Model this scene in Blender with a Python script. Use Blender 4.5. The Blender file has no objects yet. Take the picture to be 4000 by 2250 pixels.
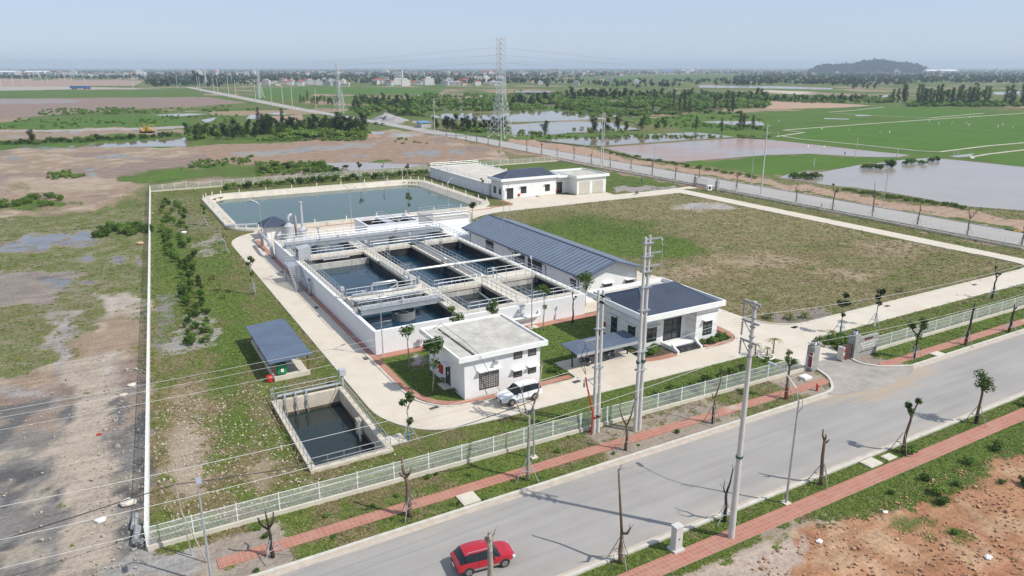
import bpy, bmesh, math, random
import numpy as np
from mathutils import Vector, Matrix, noise as mnoise
sc = bpy.context.scene
COL = sc.collection
R = math.radians
rnd = random.Random(11)

# ------------------------------------------------------------------ camera
F_PX = 2826.0; PITCH = math.atan((1125 - 262) / F_PX); YAW = R(60.4); CAM_H = 33.0
cam = bpy.data.cameras.new('camera'); camo = bpy.data.objects.new('camera', cam); COL.objects.link(camo)
camo.location = (0, 0, CAM_H); camo.rotation_euler = (R(90) - PITCH, 0, YAW - R(90))
cam.sensor_width = 36.0; cam.lens = 36.0 * F_PX / 4000.0
cam.clip_start = 0.5; cam.clip_end = 60000
sc.camera = camo

# ------------------------------------------------------------------ sky, sun, exposure
SUN_EL = R(48); SUN_AZ = R(-50)            # azimuth measured from +X, counter-clockwise
world = bpy.data.worlds.new("World"); sc.world = world; world.use_nodes = True
nt = world.node_tree; nt.nodes.clear()
sky = nt.nodes.new('ShaderNodeTexSky'); sky.sky_type = 'NISHITA'; sky.sun_disc = False
sky.sun_elevation = SUN_EL; sky.sun_rotation = R(90) - SUN_AZ
sky.altitude = 0; sky.air_density = 1.0; sky.dust_density = 0.25; sky.ozone_density = 1.5
bg = nt.nodes.new('ShaderNodeBackground'); bg.inputs['Strength'].default_value = 0.085
ow = nt.nodes.new('ShaderNodeOutputWorld')
tint = nt.nodes.new('ShaderNodeMix'); tint.data_type = 'RGBA'; tint.blend_type = 'MULTIPLY'; tint.inputs[0].default_value = 1.0; tint.inputs[7].default_value = (0.84, 0.95, 1.16, 1)
nt.links.new(sky.outputs[0], tint.inputs[6]); flat = nt.nodes.new('ShaderNodeMix'); flat.data_type = 'RGBA'; flat.inputs[0].default_value = 0.72; SKS = 0.085; flat.inputs[7].default_value = (0.41 / SKS, 0.48 / SKS, 0.60 / SKS, 1)
nt.links.new(tint.outputs[2], flat.inputs[6]); nt.links.new(flat.outputs[2], bg.inputs[0]); nt.links.new(bg.outputs[0], ow.inputs[0])
sl = bpy.data.lights.new('sun', 'SUN'); sl.energy = 3.35; sl.angle = R(0.6); sl.color = (1.0, 0.955, 0.88)
so = bpy.data.objects.new('sun', sl); COL.objects.link(so)
sd = Vector((math.cos(SUN_EL) * math.cos(SUN_AZ), math.cos(SUN_EL) * math.sin(SUN_AZ), math.sin(SUN_EL)))
so.rotation_euler = sd.to_track_quat('Z', 'Y').to_euler(); so.location = (0, 0, 80)
sc.view_settings.view_transform = 'Standard'; sc.view_settings.look = 'None'
sc.view_settings.gamma = 1.0; sc.view_settings.use_curve_mapping = False
sc.view_settings.exposure = 0.44
sc.cycles.volume_bounces = 0; sc.cycles.max_bounces = 6; sc.cycles.transparent_max_bounces = 12

# ------------------------------------------------------------------ survey: photograph pixels -> metres on the site
def _dir(px, py):
    dx = (px - 2000) / F_PX; dy = (1125 - py) / F_PX
    f = math.cos(PITCH) + math.sin(PITCH) * dy; z = -math.sin(PITCH) + math.cos(PITCH) * dy
    c, s = math.cos(YAW), math.sin(YAW)
    return (f * c + dx * s, f * s - dx * c, z)
def P(px, py, z=0.0):
    d = _dir(px, py); t = (z - CAM_H) / d[2]
    return (d[0] * t, d[1] * t)
def PY(px, py, Y):
    d = _dir(px, py); t = Y / d[1]
    return (d[0] * t, Y, CAM_H + d[2] * t)
def PX(px, py, X):
    d = _dir(px, py); t = X / d[0]
    return (X, d[1] * t, CAM_H + d[2] * t)
US = 4000 / 2576
def U(x, y, z=0.0): return P(x * US, y * US, z)
CROP = dict(c0=(900, 700), c1=(900, 1150), c2=(1600, 600), c3=(1600, 1050), c4=(2200, 900), c5=(3000, 1050), c6=(2400, 1450), c7=(1500, 1690),
            f0=(0, 200), f1=(1000, 200), f2=(2000, 200), f3=(3000, 200), l0=(0, 700), l1=(0, 1200), l2=(0, 1690), l3=(900, 1400), r3=(3000, 1690), r4=(3000, 600))
def CP(c, x, y, z=0.0):
    o = CROP[c]; return P(o[0] + x / 2.576, o[1] + y / 2.576, z)
def CPX(c, x, y):
    o = CROP[c]; return (o[0] + x / 2.576, o[1] + y / 2.576)
def HT(c1, x1, y1, c2, x2, y2):
    """base point on the ground and the height of the thing whose top shows at the second point"""
    X, Y = CP(c1, x1, y1); px, py = CPX(c2, x2, y2)
    c, s = math.cos(YAW), math.sin(YAW); f = X * c + Y * s
    k = (1125 - py) / F_PX
    # k = (f*sinP + v*cosP)/(f*cosP - v*sinP)
    v = f * (k * math.cos(PITCH) - math.sin(PITCH)) / (math.cos(PITCH) + k * math.sin(PITCH))
    return X, Y, v + CAM_H

# ------------------------------------------------------------------ objects, names, labels
LOC = {}
def thing(name, label, cat, loc=(0, 0, 0), rotz=0.0, group=None):
    o = bpy.data.objects.new(name, None); COL.objects.link(o)
    o.location = loc; o.rotation_euler = (0, 0, rotz); o.empty_display_size = 0.3
    o['label'] = label; o['category'] = cat
    if group: o['group'] = group
    LOC[o.name] = Vector(loc) if rotz == 0 else Vector((0, 0, 0))
    return o
def tag(o, label, cat, group=None):
    o['label'] = label; o['category'] = cat
    if group: o['group'] = group
    return o
def stuff(o, label, cat=None):
    o['kind'] = 'stuff'; o['label'] = label
    o['category'] = cat or 'vegetation'
    return o
def dup(root, loc, rotz=0.0, label=None, group=None, scale=None):
    r = root.copy(); COL.objects.link(r); r.location = loc; r.rotation_euler = (0, 0, rotz)
    if scale is not None: r.scale = scale
    if label: r['label'] = label
    if group: r['group'] = group
    for ch in list(root.children):
        c = ch.copy(); COL.objects.link(c); c.parent = r
        for g in list(ch.children):
            d = g.copy(); COL.objects.link(d); d.parent = c
    return r

class MB:
    def __init__(s): s.v = []; s.f = []; s.m = []; s.k = 0
    def add(s, vs, fs):
        b = len(s.v); s.v.extend(vs)
        for f in fs: s.f.append(tuple(b + i for i in f)); s.m.append(s.k)
        return s
    def box(s, x0, x1, y0, y1, z0, z1):
        vs = [(x, y, z) for z in (z0, z1) for y in (y0, y1) for x in (x0, x1)]
        return s.add(vs, [(0, 2, 3, 1), (4, 5, 7, 6), (0, 1, 5, 4), (2, 6, 7, 3), (0, 4, 6, 2), (1, 3, 7, 5)])
    def obox(s, c, sz, rz=0.0, ry=0.0, rx=0.0):
        M = Matrix.Translation(c) @ Matrix.Rotation(rz, 4, 'Z') @ Matrix.Rotation(ry, 4, 'Y') @ Matrix.Rotation(rx, 4, 'X')
        h = [a / 2 for a in sz]
        vs = [tuple(M @ Vector((x, y, z))) for z in (-h[2], h[2]) for y in (-h[1], h[1]) for x in (-h[0], h[0])]
        return s.add(vs, [(0, 2, 3, 1), (4, 5, 7, 6), (0, 1, 5, 4), (2, 6, 7, 3), (0, 4, 6, 2), (1, 3, 7, 5)])
    def prism(s, poly, z0, z1, cap=True):
        n = len(poly); vs = [(x, y, z0) for x, y in poly] + [(x, y, z1) for x, y in poly]
        fs = [(i, (i + 1) % n, n + (i + 1) % n, n + i) for i in range(n)]
        if cap: fs += [tuple(range(n, 2 * n)), tuple(reversed(range(n)))]
        return s.add(vs, fs)
    def frus(s, p0, p1, r0, r1, n=8, caps=True):
        a = Vector(p0); b = Vector(p1); d = (b - a)
        if d.length < 1e-6: return s
        d.normalize(); u = d.orthogonal().normalized(); w = d.cross(u)
        vs = []
        for c, r in ((a, r0), (b, r1)):
            for i in range(n):
                t = 2 * math.pi * i / n; q = c + (u * math.cos(t) + w * math.sin(t)) * r; vs.append(tuple(q))
        fs = [(i, (i + 1) % n, n + (i + 1) % n, n + i) for i in range(n)]
        if caps: fs += [tuple(range(n, 2 * n)), tuple(reversed(range(n)))]
        return s.add(vs, fs)
    def tube(s, pts, r, n=6):
        rr = r if isinstance(r, (list, tuple)) else [r] * len(pts)
        P_ = [Vector(p) for p in pts]; u = None; base = len(s.v)
        for i, p in enumerate(P_):
            d = (P_[min(i + 1, len(P_) - 1)] - P_[max(i - 1, 0)])
            d = d.normalized() if d.length > 1e-9 else Vector((0, 0, 1))
            u = d.orthogonal().normalized() if u is None else (u - d * u.dot(d))
            if u.length < 1e-6: u = d.orthogonal()
            u.normalize(); w = d.cross(u)
            for k in range(n):
                t = 2 * math.pi * k / n; s.v.append(tuple(p + (u * math.cos(t) + w * math.sin(t)) * rr[i]))
        for i in range(len(P_) - 1):
            for k in range(n):
                a = base + i * n + k; b = base + i * n + (k + 1) % n
                s.f.append((a, b, b + n, a + n)); s.m.append(s.k)
        s.f.append(tuple(reversed(range(base, base + n)))); s.m.append(s.k)
        e = base + (len(P_) - 1) * n; s.f.append(tuple(range(e, e + n))); s.m.append(s.k)
        return s
    def lathe(s, c, prof, n=16):
        b = len(s.v)
        for r, z in prof:
            for k in range(n):
                t = 2 * math.pi * k / n; s.v.append((c[0] + r * math.cos(t), c[1] + r * math.sin(t), c[2] + z))
        for i in range(len(prof) - 1):
            for k in range(n):
                a = b + i * n + k; q = b + i * n + (k + 1) % n
                s.f.append((a, q, q + n, a + n)); s.m.append(s.k)
        s.f.append(tuple(reversed(range(b, b + n)))); s.m.append(s.k)
        e = b + (len(prof) - 1) * n; s.f.append(tuple(range(e, e + n))); s.m.append(s.k)
        return s
    def quad(s, *p): return s.add(list(p), [tuple(range(len(p)))])
    def build(s, name, mats, parent=None, smooth=False, bevel=0.0):
        me = bpy.data.meshes.new(name)
        off = LOC.get(parent.name, Vector((0, 0, 0))) if parent else Vector((0, 0, 0))
        if off.length > 0: vs = [(x - off.x, y - off.y, z - off.z) for x, y, z in s.v]
        else: vs = s.v
        me.from_pydata(vs, [], s.f)
        if not isinstance(mats, (list, tuple)): mats = [mats]
        for m in mats: me.materials.append(m)
        if len(mats) > 1: me.polygons.foreach_set('material_index', s.m)
        if smooth: me.polygons.foreach_set('use_smooth', [True] * len(me.polygons))
        me.update()
        o = bpy.data.objects.new(name, me); COL.objects.link(o)
        if parent: o.parent = parent; LOC[o.name] = off
        if bevel > 0:
            bv = o.modifiers.new('bevel', 'BEVEL'); bv.width = bevel; bv.segments = 2; bv.limit_method = 'ANGLE'
        return o
def struct(name, mb, mats, **k):
    o = mb.build(name, mats, **k); o['kind'] = 'structure'; return o

# ------------------------------------------------------------------ materials
MATS = {}
def mat(name, col, rough=0.7, var=0.12, scale=1.5, bump=0.0, metal=0.0, col2=None, detail=5, spec=0.5, stain=0.0, stain_col=(0.1, 0.09, 0.07), bscale=None):
    """principled material whose colour wanders by noise between two tones, with optional stains and bump"""
    if name in MATS: return MATS[name]
    m = bpy.data.materials.new(name); m.use_nodes = True; t = m.node_tree; b = t.nodes['Principled BSDF']
    L = t.links.new; N = t.nodes.new
    tc = N('ShaderNodeNewGeometry')
    n1 = N('ShaderNodeTexNoise'); n1.inputs['Scale'].default_value = scale; n1.inputs['Detail'].default_value = detail; n1.inputs['Roughness'].default_value = 0.65
    L(tc.outputs['Position'], n1.inputs['Vector'])
    c2 = col2 or tuple(max(0, c * (1 - 2.2 * var)) for c in col); c1 = tuple(min(1, c * (1 + var)) for c in col)
    mx = N('ShaderNodeMix'); mx.data_type = 'RGBA'
    rp = N('ShaderNodeMapRange'); rp.inputs[1].default_value = 0.3; rp.inputs[2].default_value = 0.7
    L(n1.outputs[0], rp.inputs[0]); L(rp.outputs[0], mx.inputs[0])
    mx.inputs[6].default_value = (*c2, 1); mx.inputs[7].default_value = (*c1, 1)
    out = mx.outputs[2]
    if stain > 0:
        mp = N('ShaderNodeMapping'); mp.inputs['Scale'].default_value = (1.6, 1.6, 0.25); L(tc.outputs['Position'], mp.inputs[0])
        n2 = N('ShaderNodeTexNoise'); n2.inputs['Scale'].default_value = 1.1; n2.inputs['Detail'].default_value = 7; L(mp.outputs[0], n2.inputs['Vector'])
        r2 = N('ShaderNodeMapRange'); r2.inputs[1].default_value = 0.5; r2.inputs[2].default_value = 0.8; r2.inputs[4].default_value = stain; L(n2.outputs[0], r2.inputs[0])
        m2 = N('ShaderNodeMix'); m2.data_type = 'RGBA'; L(r2.outputs[0], m2.inputs[0]); L(out, m2.inputs[6]); m2.inputs[7].default_value = (*stain_col, 1); out = m2.outputs[2]
    L(out, b.inputs['Base Color'])
    b.inputs['Roughness'].default_value = rough; b.inputs['Metallic'].default_value = metal
    b.inputs['Specular IOR Level'].default_value = spec
    if bump > 0:
        bn = N('ShaderNodeTexNoise'); bn.inputs['Scale'].default_value = bscale or scale * 8; bn.inputs['Detail'].default_value = 4; L(tc.outputs['Position'], bn.inputs['Vector'])
        bp = N('ShaderNodeBump'); bp.inputs['Strength'].default_value = 0.6; bp.inputs['Distance'].default_value = bump
        L(bn.outputs[0], bp.inputs['Height']); L(bp.outputs[0], b.inputs['Normal'])
    MATS[name] = m
    return m
def leaf_mat(name, col, col2, rough=0.6):
    if name in MATS: return MATS[name]
    m = bpy.data.materials.new(name); m.use_nodes = True; t = m.node_tree; b = t.nodes['Principled BSDF']
    N = t.nodes.new; L = t.links.new
    g = N('ShaderNodeNewGeometry'); oi = N('ShaderNodeObjectInfo')
    n1 = N('ShaderNodeTexNoise'); n1.inputs['Scale'].default_value = 0.9; n1.inputs['Detail'].default_value = 6; L(g.outputs['Position'], n1.inputs['Vector'])
    ad = N('ShaderNodeMath'); ad.operation = 'MULTIPLY_ADD'; L(g.outputs['Random Per Island'], ad.inputs[0]); ad.inputs[1].default_value = 0.55
    a2 = N('ShaderNodeMath'); a2.operation = 'MULTIPLY_ADD'; L(oi.outputs['Random'], a2.inputs[0]); a2.inputs[1].default_value = 0.5; a2.inputs[2].default_value = -0.52
    a3 = N('ShaderNodeMath'); a3.operation = 'ADD'; L(n1.outputs[0], a3.inputs[0]); L(a2.outputs[0], a3.inputs[1]); L(a3.outputs[0], ad.inputs[2])
    mx = N('ShaderNodeMix'); mx.data_type = 'RGBA'; mx.clamp_factor = True; L(ad.outputs[0], mx.inputs[0])
    mx.inputs[6].default_value = (*col, 1); mx.inputs[7].default_value = (*col2, 1)
    L(mx.outputs[2], b.inputs['Base Color']); b.inputs['Roughness'].default_value = rough; b.inputs['Specular IOR Level'].default_value = 0.25
    tr = N('ShaderNodeBsdfTranslucent'); L(mx.outputs[2], tr.inputs[0])
    ms = N('ShaderNodeMixShader'); ms.inputs[0].default_value = 0.38; L(b.outputs[0], ms.inputs[1]); L(tr.outputs[0], ms.inputs[2])
    L(ms.outputs[0], t.nodes['Material Output'].inputs[0])
    MATS[name] = m
    return m
def water_mat(name, col, rough=0.03, wave=0.004, wscale=1.2, col2=None, cscale=0.05, edge=(0.35, 0.65), spec=0.5):
    if name in MATS: return MATS[name]
    m = bpy.data.materials.new(name); m.use_nodes = True; t = m.node_tree; b = t.nodes['Principled BSDF']
    N = t.nodes.new; L = t.links.new; g = N('ShaderNodeNewGeometry')
    n1 = N('ShaderNodeTexNoise'); n1.inputs['Scale'].default_value = cscale; n1.inputs['Detail'].default_value = 7; n1.inputs['Roughness'].default_value = 0.6; L(g.outputs['Position'], n1.inputs['Vector'])
    rp = N('ShaderNodeMapRange'); rp.inputs[1].default_value = edge[0]; rp.inputs[2].default_value = edge[1]; L(n1.outputs[0], rp.inputs[0])
    mx = N('ShaderNodeMix'); mx.data_type = 'RGBA'; L(rp.outputs[0], mx.inputs[0]); mx.inputs[6].default_value = (*col, 1); mx.inputs[7].default_value = (*(col2 or tuple(c * 0.8 for c in col)), 1)
    L(mx.outputs[2], b.inputs['Base Color']); b.inputs['Roughness'].default_value = rough; b.inputs['IOR'].default_value = 1.333; b.inputs['Specular IOR Level'].default_value = spec
    n2 = N('ShaderNodeTexNoise'); n2.inputs['Scale'].default_value = wscale; n2.inputs['Detail'].default_value = 3; L(g.outputs['Position'], n2.inputs['Vector'])
    bp = N('ShaderNodeBump'); bp.inputs['Distance'].default_value = wave; bp.inputs['Strength'].default_value = 0.5; L(n2.outputs[0], bp.inputs['Height']); L(bp.outputs[0], b.inputs['Normal'])
    MATS[name] = m
    return m
M_white = mat('white_paint', (0.76, 0.76, 0.75), 0.6, 0.03, 0.9, stain=0.22, stain_col=(0.55, 0.53, 0.48))
M_trim = mat('white_trim', (0.80, 0.80, 0.78), 0.6, 0.03, 1.2, stain=0.08, stain_col=(0.5, 0.47, 0.4))
M_tankwall = mat('tank_plaster', (0.74, 0.74, 0.745), 0.7, 0.03, 0.6, stain=0.18, stain_col=(0.5, 0.49, 0.47))
M_conc = mat('pale_concrete', (0.60, 0.55, 0.45), 0.85, 0.06, 0.7, bump=0.004, stain=0.35, stain_col=(0.35, 0.32, 0.27))
M_concg = mat('grey_concrete', (0.42, 0.42, 0.40), 0.85, 0.10, 0.8, bump=0.004, stain=0.5, stain_col=(0.18, 0.17, 0.15))
M_concw = mat('stained_concrete', (0.50, 0.48, 0.43), 0.85, 0.08, 0.8, stain=0.75, stain_col=(0.13, 0.12, 0.10))
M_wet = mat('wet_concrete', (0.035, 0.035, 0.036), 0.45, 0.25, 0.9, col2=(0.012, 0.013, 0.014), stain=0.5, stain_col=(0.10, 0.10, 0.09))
M_roofblue = mat('blue_steel_roof', (0.105, 0.14, 0.20), 0.42, 0.05, 0.4, spec=0.5, stain=0.15, stain_col=(0.16, 0.19, 0.24))
M_roofdark = mat('dark_blue_tile', (0.055, 0.068, 0.10), 0.5, 0.08, 0.5, stain=0.2, stain_col=(0.09, 0.10, 0.13))
M_galv = mat('galvanised_steel', (0.52, 0.54, 0.56), 0.34, 0.06, 3.0, metal=0.55)
M_steel = mat('grey_steel', (0.42, 0.44, 0.46), 0.4, 0.08, 2.0, metal=0.3)
M_dark = mat('dark_frame', (0.025, 0.027, 0.030), 0.45, 0.1, 3.0)
M_glass = mat('window_glass', (0.03, 0.04, 0.045), 0.08, 0.2, 1.5)
M_brick = None
M_polec = mat('pole_concrete', (0.56, 0.55, 0.52), 0.8, 0.06, 1.5, stain=0.3, stain_col=(0.36, 0.35, 0.33))
M_fence = mat('fence_white', (0.78, 0.80, 0.79), 0.45, 0.03, 2.0)
M_bark = mat('bark', (0.17, 0.125, 0.085), 0.9, 0.25, 6.0, bump=0.01)
M_barkd = mat('dark_bark', (0.055, 0.046, 0.038), 0.9, 0.3, 6.0, bump=0.01)
M_barkp = mat('pale_bark', (0.36, 0.33, 0.27), 0.9, 0.25, 6.0, bump=0.008)
M_bamboo = mat('weathered_bamboo', (0.36, 0.33, 0.28), 0.7, 0.15, 4.0)
M_rubber = mat('rubber', (0.018, 0.018, 0.019), 0.8, 0.2, 8.0)
M_red = mat('red_paint', (0.50, 0.03, 0.02), 0.4, 0.08, 3.0)
M_rust = mat('rust_red_steel', (0.20, 0.05, 0.035), 0.6, 0.12, 3.0)
M_wire = mat('wire_aluminium', (0.60, 0.60, 0.58), 0.5, 0.02, 0.5)
M_cable = mat('black_cable', (0.04, 0.04, 0.04), 0.6, 0.1, 1.0)
M_pvc = mat('grey_pipe', (0.43, 0.44, 0.455), 0.35, 0.04, 2.0)
M_blueband = mat('blue_wrap', (0.05, 0.25, 0.38), 0.6, 0.1, 3.0)
# ------------------------------------------------------------------ ground: one sheet to the horizon with land cover per vertex
def _hash(ix, iy, seed):
    n = (ix.astype(np.int64) * 374761393 + iy.astype(np.int64) * 668265263 + seed * 2147483647) & 0xffffffff
    n = ((n ^ (n >> 13)) * 1274126177) & 0xffffffff
    return ((n ^ (n >> 16)) & 0xffff) / 65535.0
def vnoise(x, y, seed=0):
    ix = np.floor(x); iy = np.floor(y); fx = x - ix; fy = y - iy
    fx = fx * fx * (3 - 2 * fx); fy = fy * fy * (3 - 2 * fy)
    a = _hash(ix, iy, seed); b = _hash(ix + 1, iy, seed); c = _hash(ix, iy + 1, seed); d = _hash(ix + 1, iy + 1, seed)
    return (a * (1 - fx) + b * fx) * (1 - fy) + (c * (1 - fx) + d * fx) * fy
def fbm(x, y, seed=0, o=4):
    t = 0; a = 0.5; s = 0
    for k in range(o):
        t = t + a * vnoise(x, y, seed + k * 17); s += a; a *= 0.5; x = x * 2.03 + 11.3; y = y * 2.03 - 7.1
    return t / s
def axis(segs):
    out = []
    for a, b, st in segs: out.append(np.arange(a, b, st))
    out.append(np.array([segs[-1][1]])); return np.concatenate(out)
gx = axis([(-9000, -1500, 500), (-1500, -400, 30), (-400, -60, 6), (-60, -20, 1.4), (-20, 150, 0.7), (150, 200, 1.4), (200, 800, 6), (800, 2400, 25), (2400, 12000, 400)])
gy = axis([(-600, 10, 40), (10, 26, 1.4), (26, 240, 0.7), (240, 420, 1.6), (420, 900, 5), (900, 2200, 14), (2200, 12000, 300)])
PIT = (11.9, 19.35, 55.5, 71.0)
POND = (23.2, 83.6, 156.9, 206.0)
gx = np.unique(np.concatenate([gx, [12.2, 19.1]])); gy = np.unique(np.concatenate([gy, [55.8, 70.75]]))
XX, YY = np.meshgrid(gx, gy)
def inpoly(poly, X, Y):
    r = np.zeros(X.shape, bool); n = len(poly)
    for i in range(n):
        x0, y0 = poly[i]; x1, y1 = poly[(i + 1) % n]
        if y0 == y1: continue
        c = ((y0 > Y) != (y1 > Y)) & (X < (x1 - x0) * (Y - y0) / (y1 - y0) + x0); r ^= c
    return r
DI = np.sqrt(XX ** 2 + YY ** 2)
wa = np.clip(DI / 90.0, 0.6, 14.0)
WX = XX + (fbm(XX * 0.22 / np.maximum(1, DI / 200), YY * 0.22 / np.maximum(1, DI / 200), 5) - 0.5) * 5 * wa
WY = YY + (fbm(XX * 0.22 / np.maximum(1, DI / 200), YY * 0.22 / np.maximum(1, DI / 200), 9) - 0.5) * 5 * wa
dirt = np.zeros(XX.shape + (3,)); G = np.zeros(XX.shape); DRY = np.zeros(XX.shape); WET = np.zeros(XX.shape); LIT = np.zeros(XX.shape)
def paint(m, d=None, g=None, dry=None, wet=None, lit=None):
    m = np.asarray(m, float)
    if d is not None: dirt[:] = dirt * (1 - m[..., None]) + np.array(d) * m[..., None]
    for A, v in ((G, g), (DRY, dry), (WET, wet), (LIT, lit)):
        if v is not None: A[:] = A * (1 - m) + v * m
def poly(pts, warp=True): return inpoly(pts, WX if warp else XX, WY if warp else YY)
def upoly(*pts): return poly([U(x, y) for x, y in pts])
def cpoly(c, *pts): return poly([CP(c, x, y) for x, y in pts])
def ell(x, y, rx, ry, soft=0.5):
    """soft ellipse traced on the overview: centre and half extents in its pixels"""
    cx, cy = U(x, y); ax, ay = U(x + rx, y); bx, by = U(x, max(y - ry, 180))
    a = np.array([ax - cx, ay - cy]); b = np.array([bx - cx, by - cy]); det = a[0] * b[1] - a[1] * b[0]
    dx = WX - cx; dy = WY - cy
    u = (dx * b[1] - dy * b[0]) / det; v = (a[0] * dy - a[1] * dx) / det
    return np.clip((1 - np.sqrt(u * u + v * v)) / soft, 0, 1)
big = fbm(XX * 0.05, YY * 0.05, 3); med = fbm(XX * 0.2, YY * 0.2, 21)
TAN = (0.285, 0.212, 0.152); GREY = (0.235, 0.21, 0.185); PALE = (0.36, 0.285, 0.212); MAUVE = (0.24, 0.18, 0.148); RED = (0.355, 0.19, 0.105)
far = np.clip((DI - 300) / 900, 0, 1)
paint(np.ones(XX.shape), TAN, 0.55, 0.35, 0, 0)
# far country: green and scrubby
paint(DI > 330, (0.26, 0.22, 0.15), 0.78, 0.12)
sc1 = fbm(XX * 0.03, YY * 0.02, 40); sc2 = fbm(XX * 0.015, YY * 0.01, 47)
G[:] = np.where(DI > 400, 0.35 + 0.95 * sc1, G); DRY[:] = np.where(DI > 400, -0.35 + 1.1 * sc2, DRY)
paint((DI > 400) & (fbm(XX * 0.02, YY * 0.012, 53) > .62), (0.30, 0.22, 0.15), 0.3, .3)
# bare filled land behind and left of the compound
bare = upoly((-400, 372), (120, 372), (260, 362), (420, 372), (600, 365), (800, 358), (930, 340), (1000, 325), (1060, 330), (1180, 350), (1270, 378), (1290, 402), (1080, 415), (380, 470), (380, 1449), (-500, 1449))
paint(bare, TAN, 0.12, 0.4)
paint(bare & (med > 0.55), PALE, None)
paint(bare & (big > 0.56), MAUVE)
paint(upoly((500, 365), (930, 350), (1050, 345), (1280, 395), (1000, 412), (560, 412)), (0.285, 0.20, 0.145), 0.10, 0.5)
paint(upoly((600, 384), (1000, 352), (1040, 338), (1010, 330), (1020, 345), (900, 372), (640, 394)), (0.27, 0.25, 0.23), 0.0)
for e in ((760, 378, 45, 8), (1080, 385, 60, 10), (1180, 382, 30, 6), (900, 392, 20, 3)): paint(ell(*e), (0.25, 0.23, 0.21), wet=0.55)
for e in ((60, 345, 70, 8), (170, 332, 60, 7), (110, 368, 60, 7), (240, 438, 30, 10), (230, 425, 40, 5), (40, 400, 50, 10), (300, 395, 60, 6)): paint(ell(*e), (0.24, 0.22, 0.20), wet=0.5)
paint(ell(150, 460, 230, 20), PALE); paint(ell(60, 500, 260, 14), TAN)
for x, y, rx, ry, g, dr in ((60, 522, 110, 14, 1.0, 0), (130, 508, 60, 10, 1.0, 0), (200, 545, 120, 26, .72, .35), (60, 470, 120, 18, .5, .5), (340, 580, 75, 34, 1.15, 0), (300, 545, 80, 30, .85, .1), (330, 520, 60, 30, .72, .3),
        (240, 640, 160, 40, .75, .25), (330, 690, 80, 70, .72, .3), (120, 720, 120, 30, .5, .5), (300, 720, 90, 60, .75, .2), (60, 830, 140, 70, .78, .2), (180, 780, 120, 40, .7, .3), (60, 900, 90, 40, .7, .4), (370, 880, 40, 60, .6, .3),
        (370, 480, 60, 40, .65, .3), (360, 840, 35, 60, .5, .4), (150, 880, 100, 40, .55, .5), (420, 440, 120, 22, 1.2, 0), (600, 430, 150, 20, 1.1, .1), (700, 420, 130, 14, .9, .25), (560, 415, 60, 9, 1.1, 0), (950, 408, 60, 7, 1.0, 0), (1220, 412, 60, 8, 1.0, .05), (330, 452, 40, 9, 1.2, 0)):
    paint(ell(x, y, rx, ry, 0.7), g=g, dry=dr)
paint(upoly((-300, 560), (200, 540), (376, 520), (378, 830), (330, 800), (250, 700), (60, 740), (-300, 760)), (0.30, 0.25, 0.18), 0.56, 0.3)
paint(upoly((-300, 760), (60, 740), (250, 700), (330, 760), (200, 850), (60, 960), (-300, 1000)), (0.28, 0.235, 0.18), 0.54, 0.35)
paint(upoly((-100, 690), (200, 680), (140, 760), (-100, 780)), (0.235, 0.20, 0.17), 0.1)
# grey, churned lower left
lowl = upoly((-500, 760), (60, 740), (240, 700), (330, 820), (382, 830), (390, 1460), (-500, 1460))
paint(lowl & (YY < 82), (0.25, 0.20, 0.16), 0.14, 0.5)
paint(lowl & (med + 0.25 * big > 0.66) & (YY < 84), GREY, 0.05)
paint(lowl & (fbm(XX * 0.35, YY * 0.18, 77) > 0.55) & (YY < 84), (0.13, 0.125, 0.12), 0.02)
paint(lowl & (fbm(XX * 0.16, YY * 0.4, 71) > 0.63) & (YY < 84), (0.33, 0.265, 0.205), 0.05)
paint(upoly((-300, 1130), (200, 1090), (380, 1080), (390, 1460), (-500, 1460)), (0.195, 0.18, 0.165), 0.05)
paint(upoly((-300, 1130), (390, 1080), (390, 1460), (-500, 1460)) & (fbm(XX * 0.5, YY * 0.5, 31) > 0.56), (0.30, 0.26, 0.21), 0.04)
paint(upoly((-300, 1200), (390, 1130), (390, 1460), (-500, 1460)) & (fbm(XX * 0.6, YY * 0.4, 34) > 0.6), (0.11, 0.107, 0.105), 0.02)
paint(upoly((330, 1375), (480, 1372), (520, 1460), (200, 1460)), (0.30, 0.285, 0.265), 0.02)
for x, y, rx, ry, w in ((100, 608, 60, 26, 1), (190, 600, 45, 20, .8), (215, 650, 30, 9, .9), (150, 712, 32, 18, .95), (130, 700, 60, 12, .5), (20, 622, 50, 12, .7), (285, 655, 25, 7, .6), (368, 655, 8, 8, .8), (220, 705, 15, 12, .6)):
    paint(ell(x, y, rx, ry, 0.5), (0.16, 0.155, 0.15), g=0.0, wet=w)
for x, y, rx, ry in ((165, 820, 16, 50), (135, 835, 14, 38), (160, 900, 26, 55), (60, 985, 80, 14), (270, 900, 60, 25), (285, 760, 30, 40), (270, 940, 30, 50), (335, 760, 30, 40)):
    paint(ell(x, y, rx, ry, 0.6), (0.40, 0.35, 0.30) if x > 200 else (0.30, 0.28, 0.265), g=0.0, wet=0.12)
paint(poly([(-6, 95), (-2.2, 95), (-3.4, 51), (-6.5, 51)]), (0.37, 0.31, 0.25), 0.22, 0.3, lit=0.8)
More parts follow.
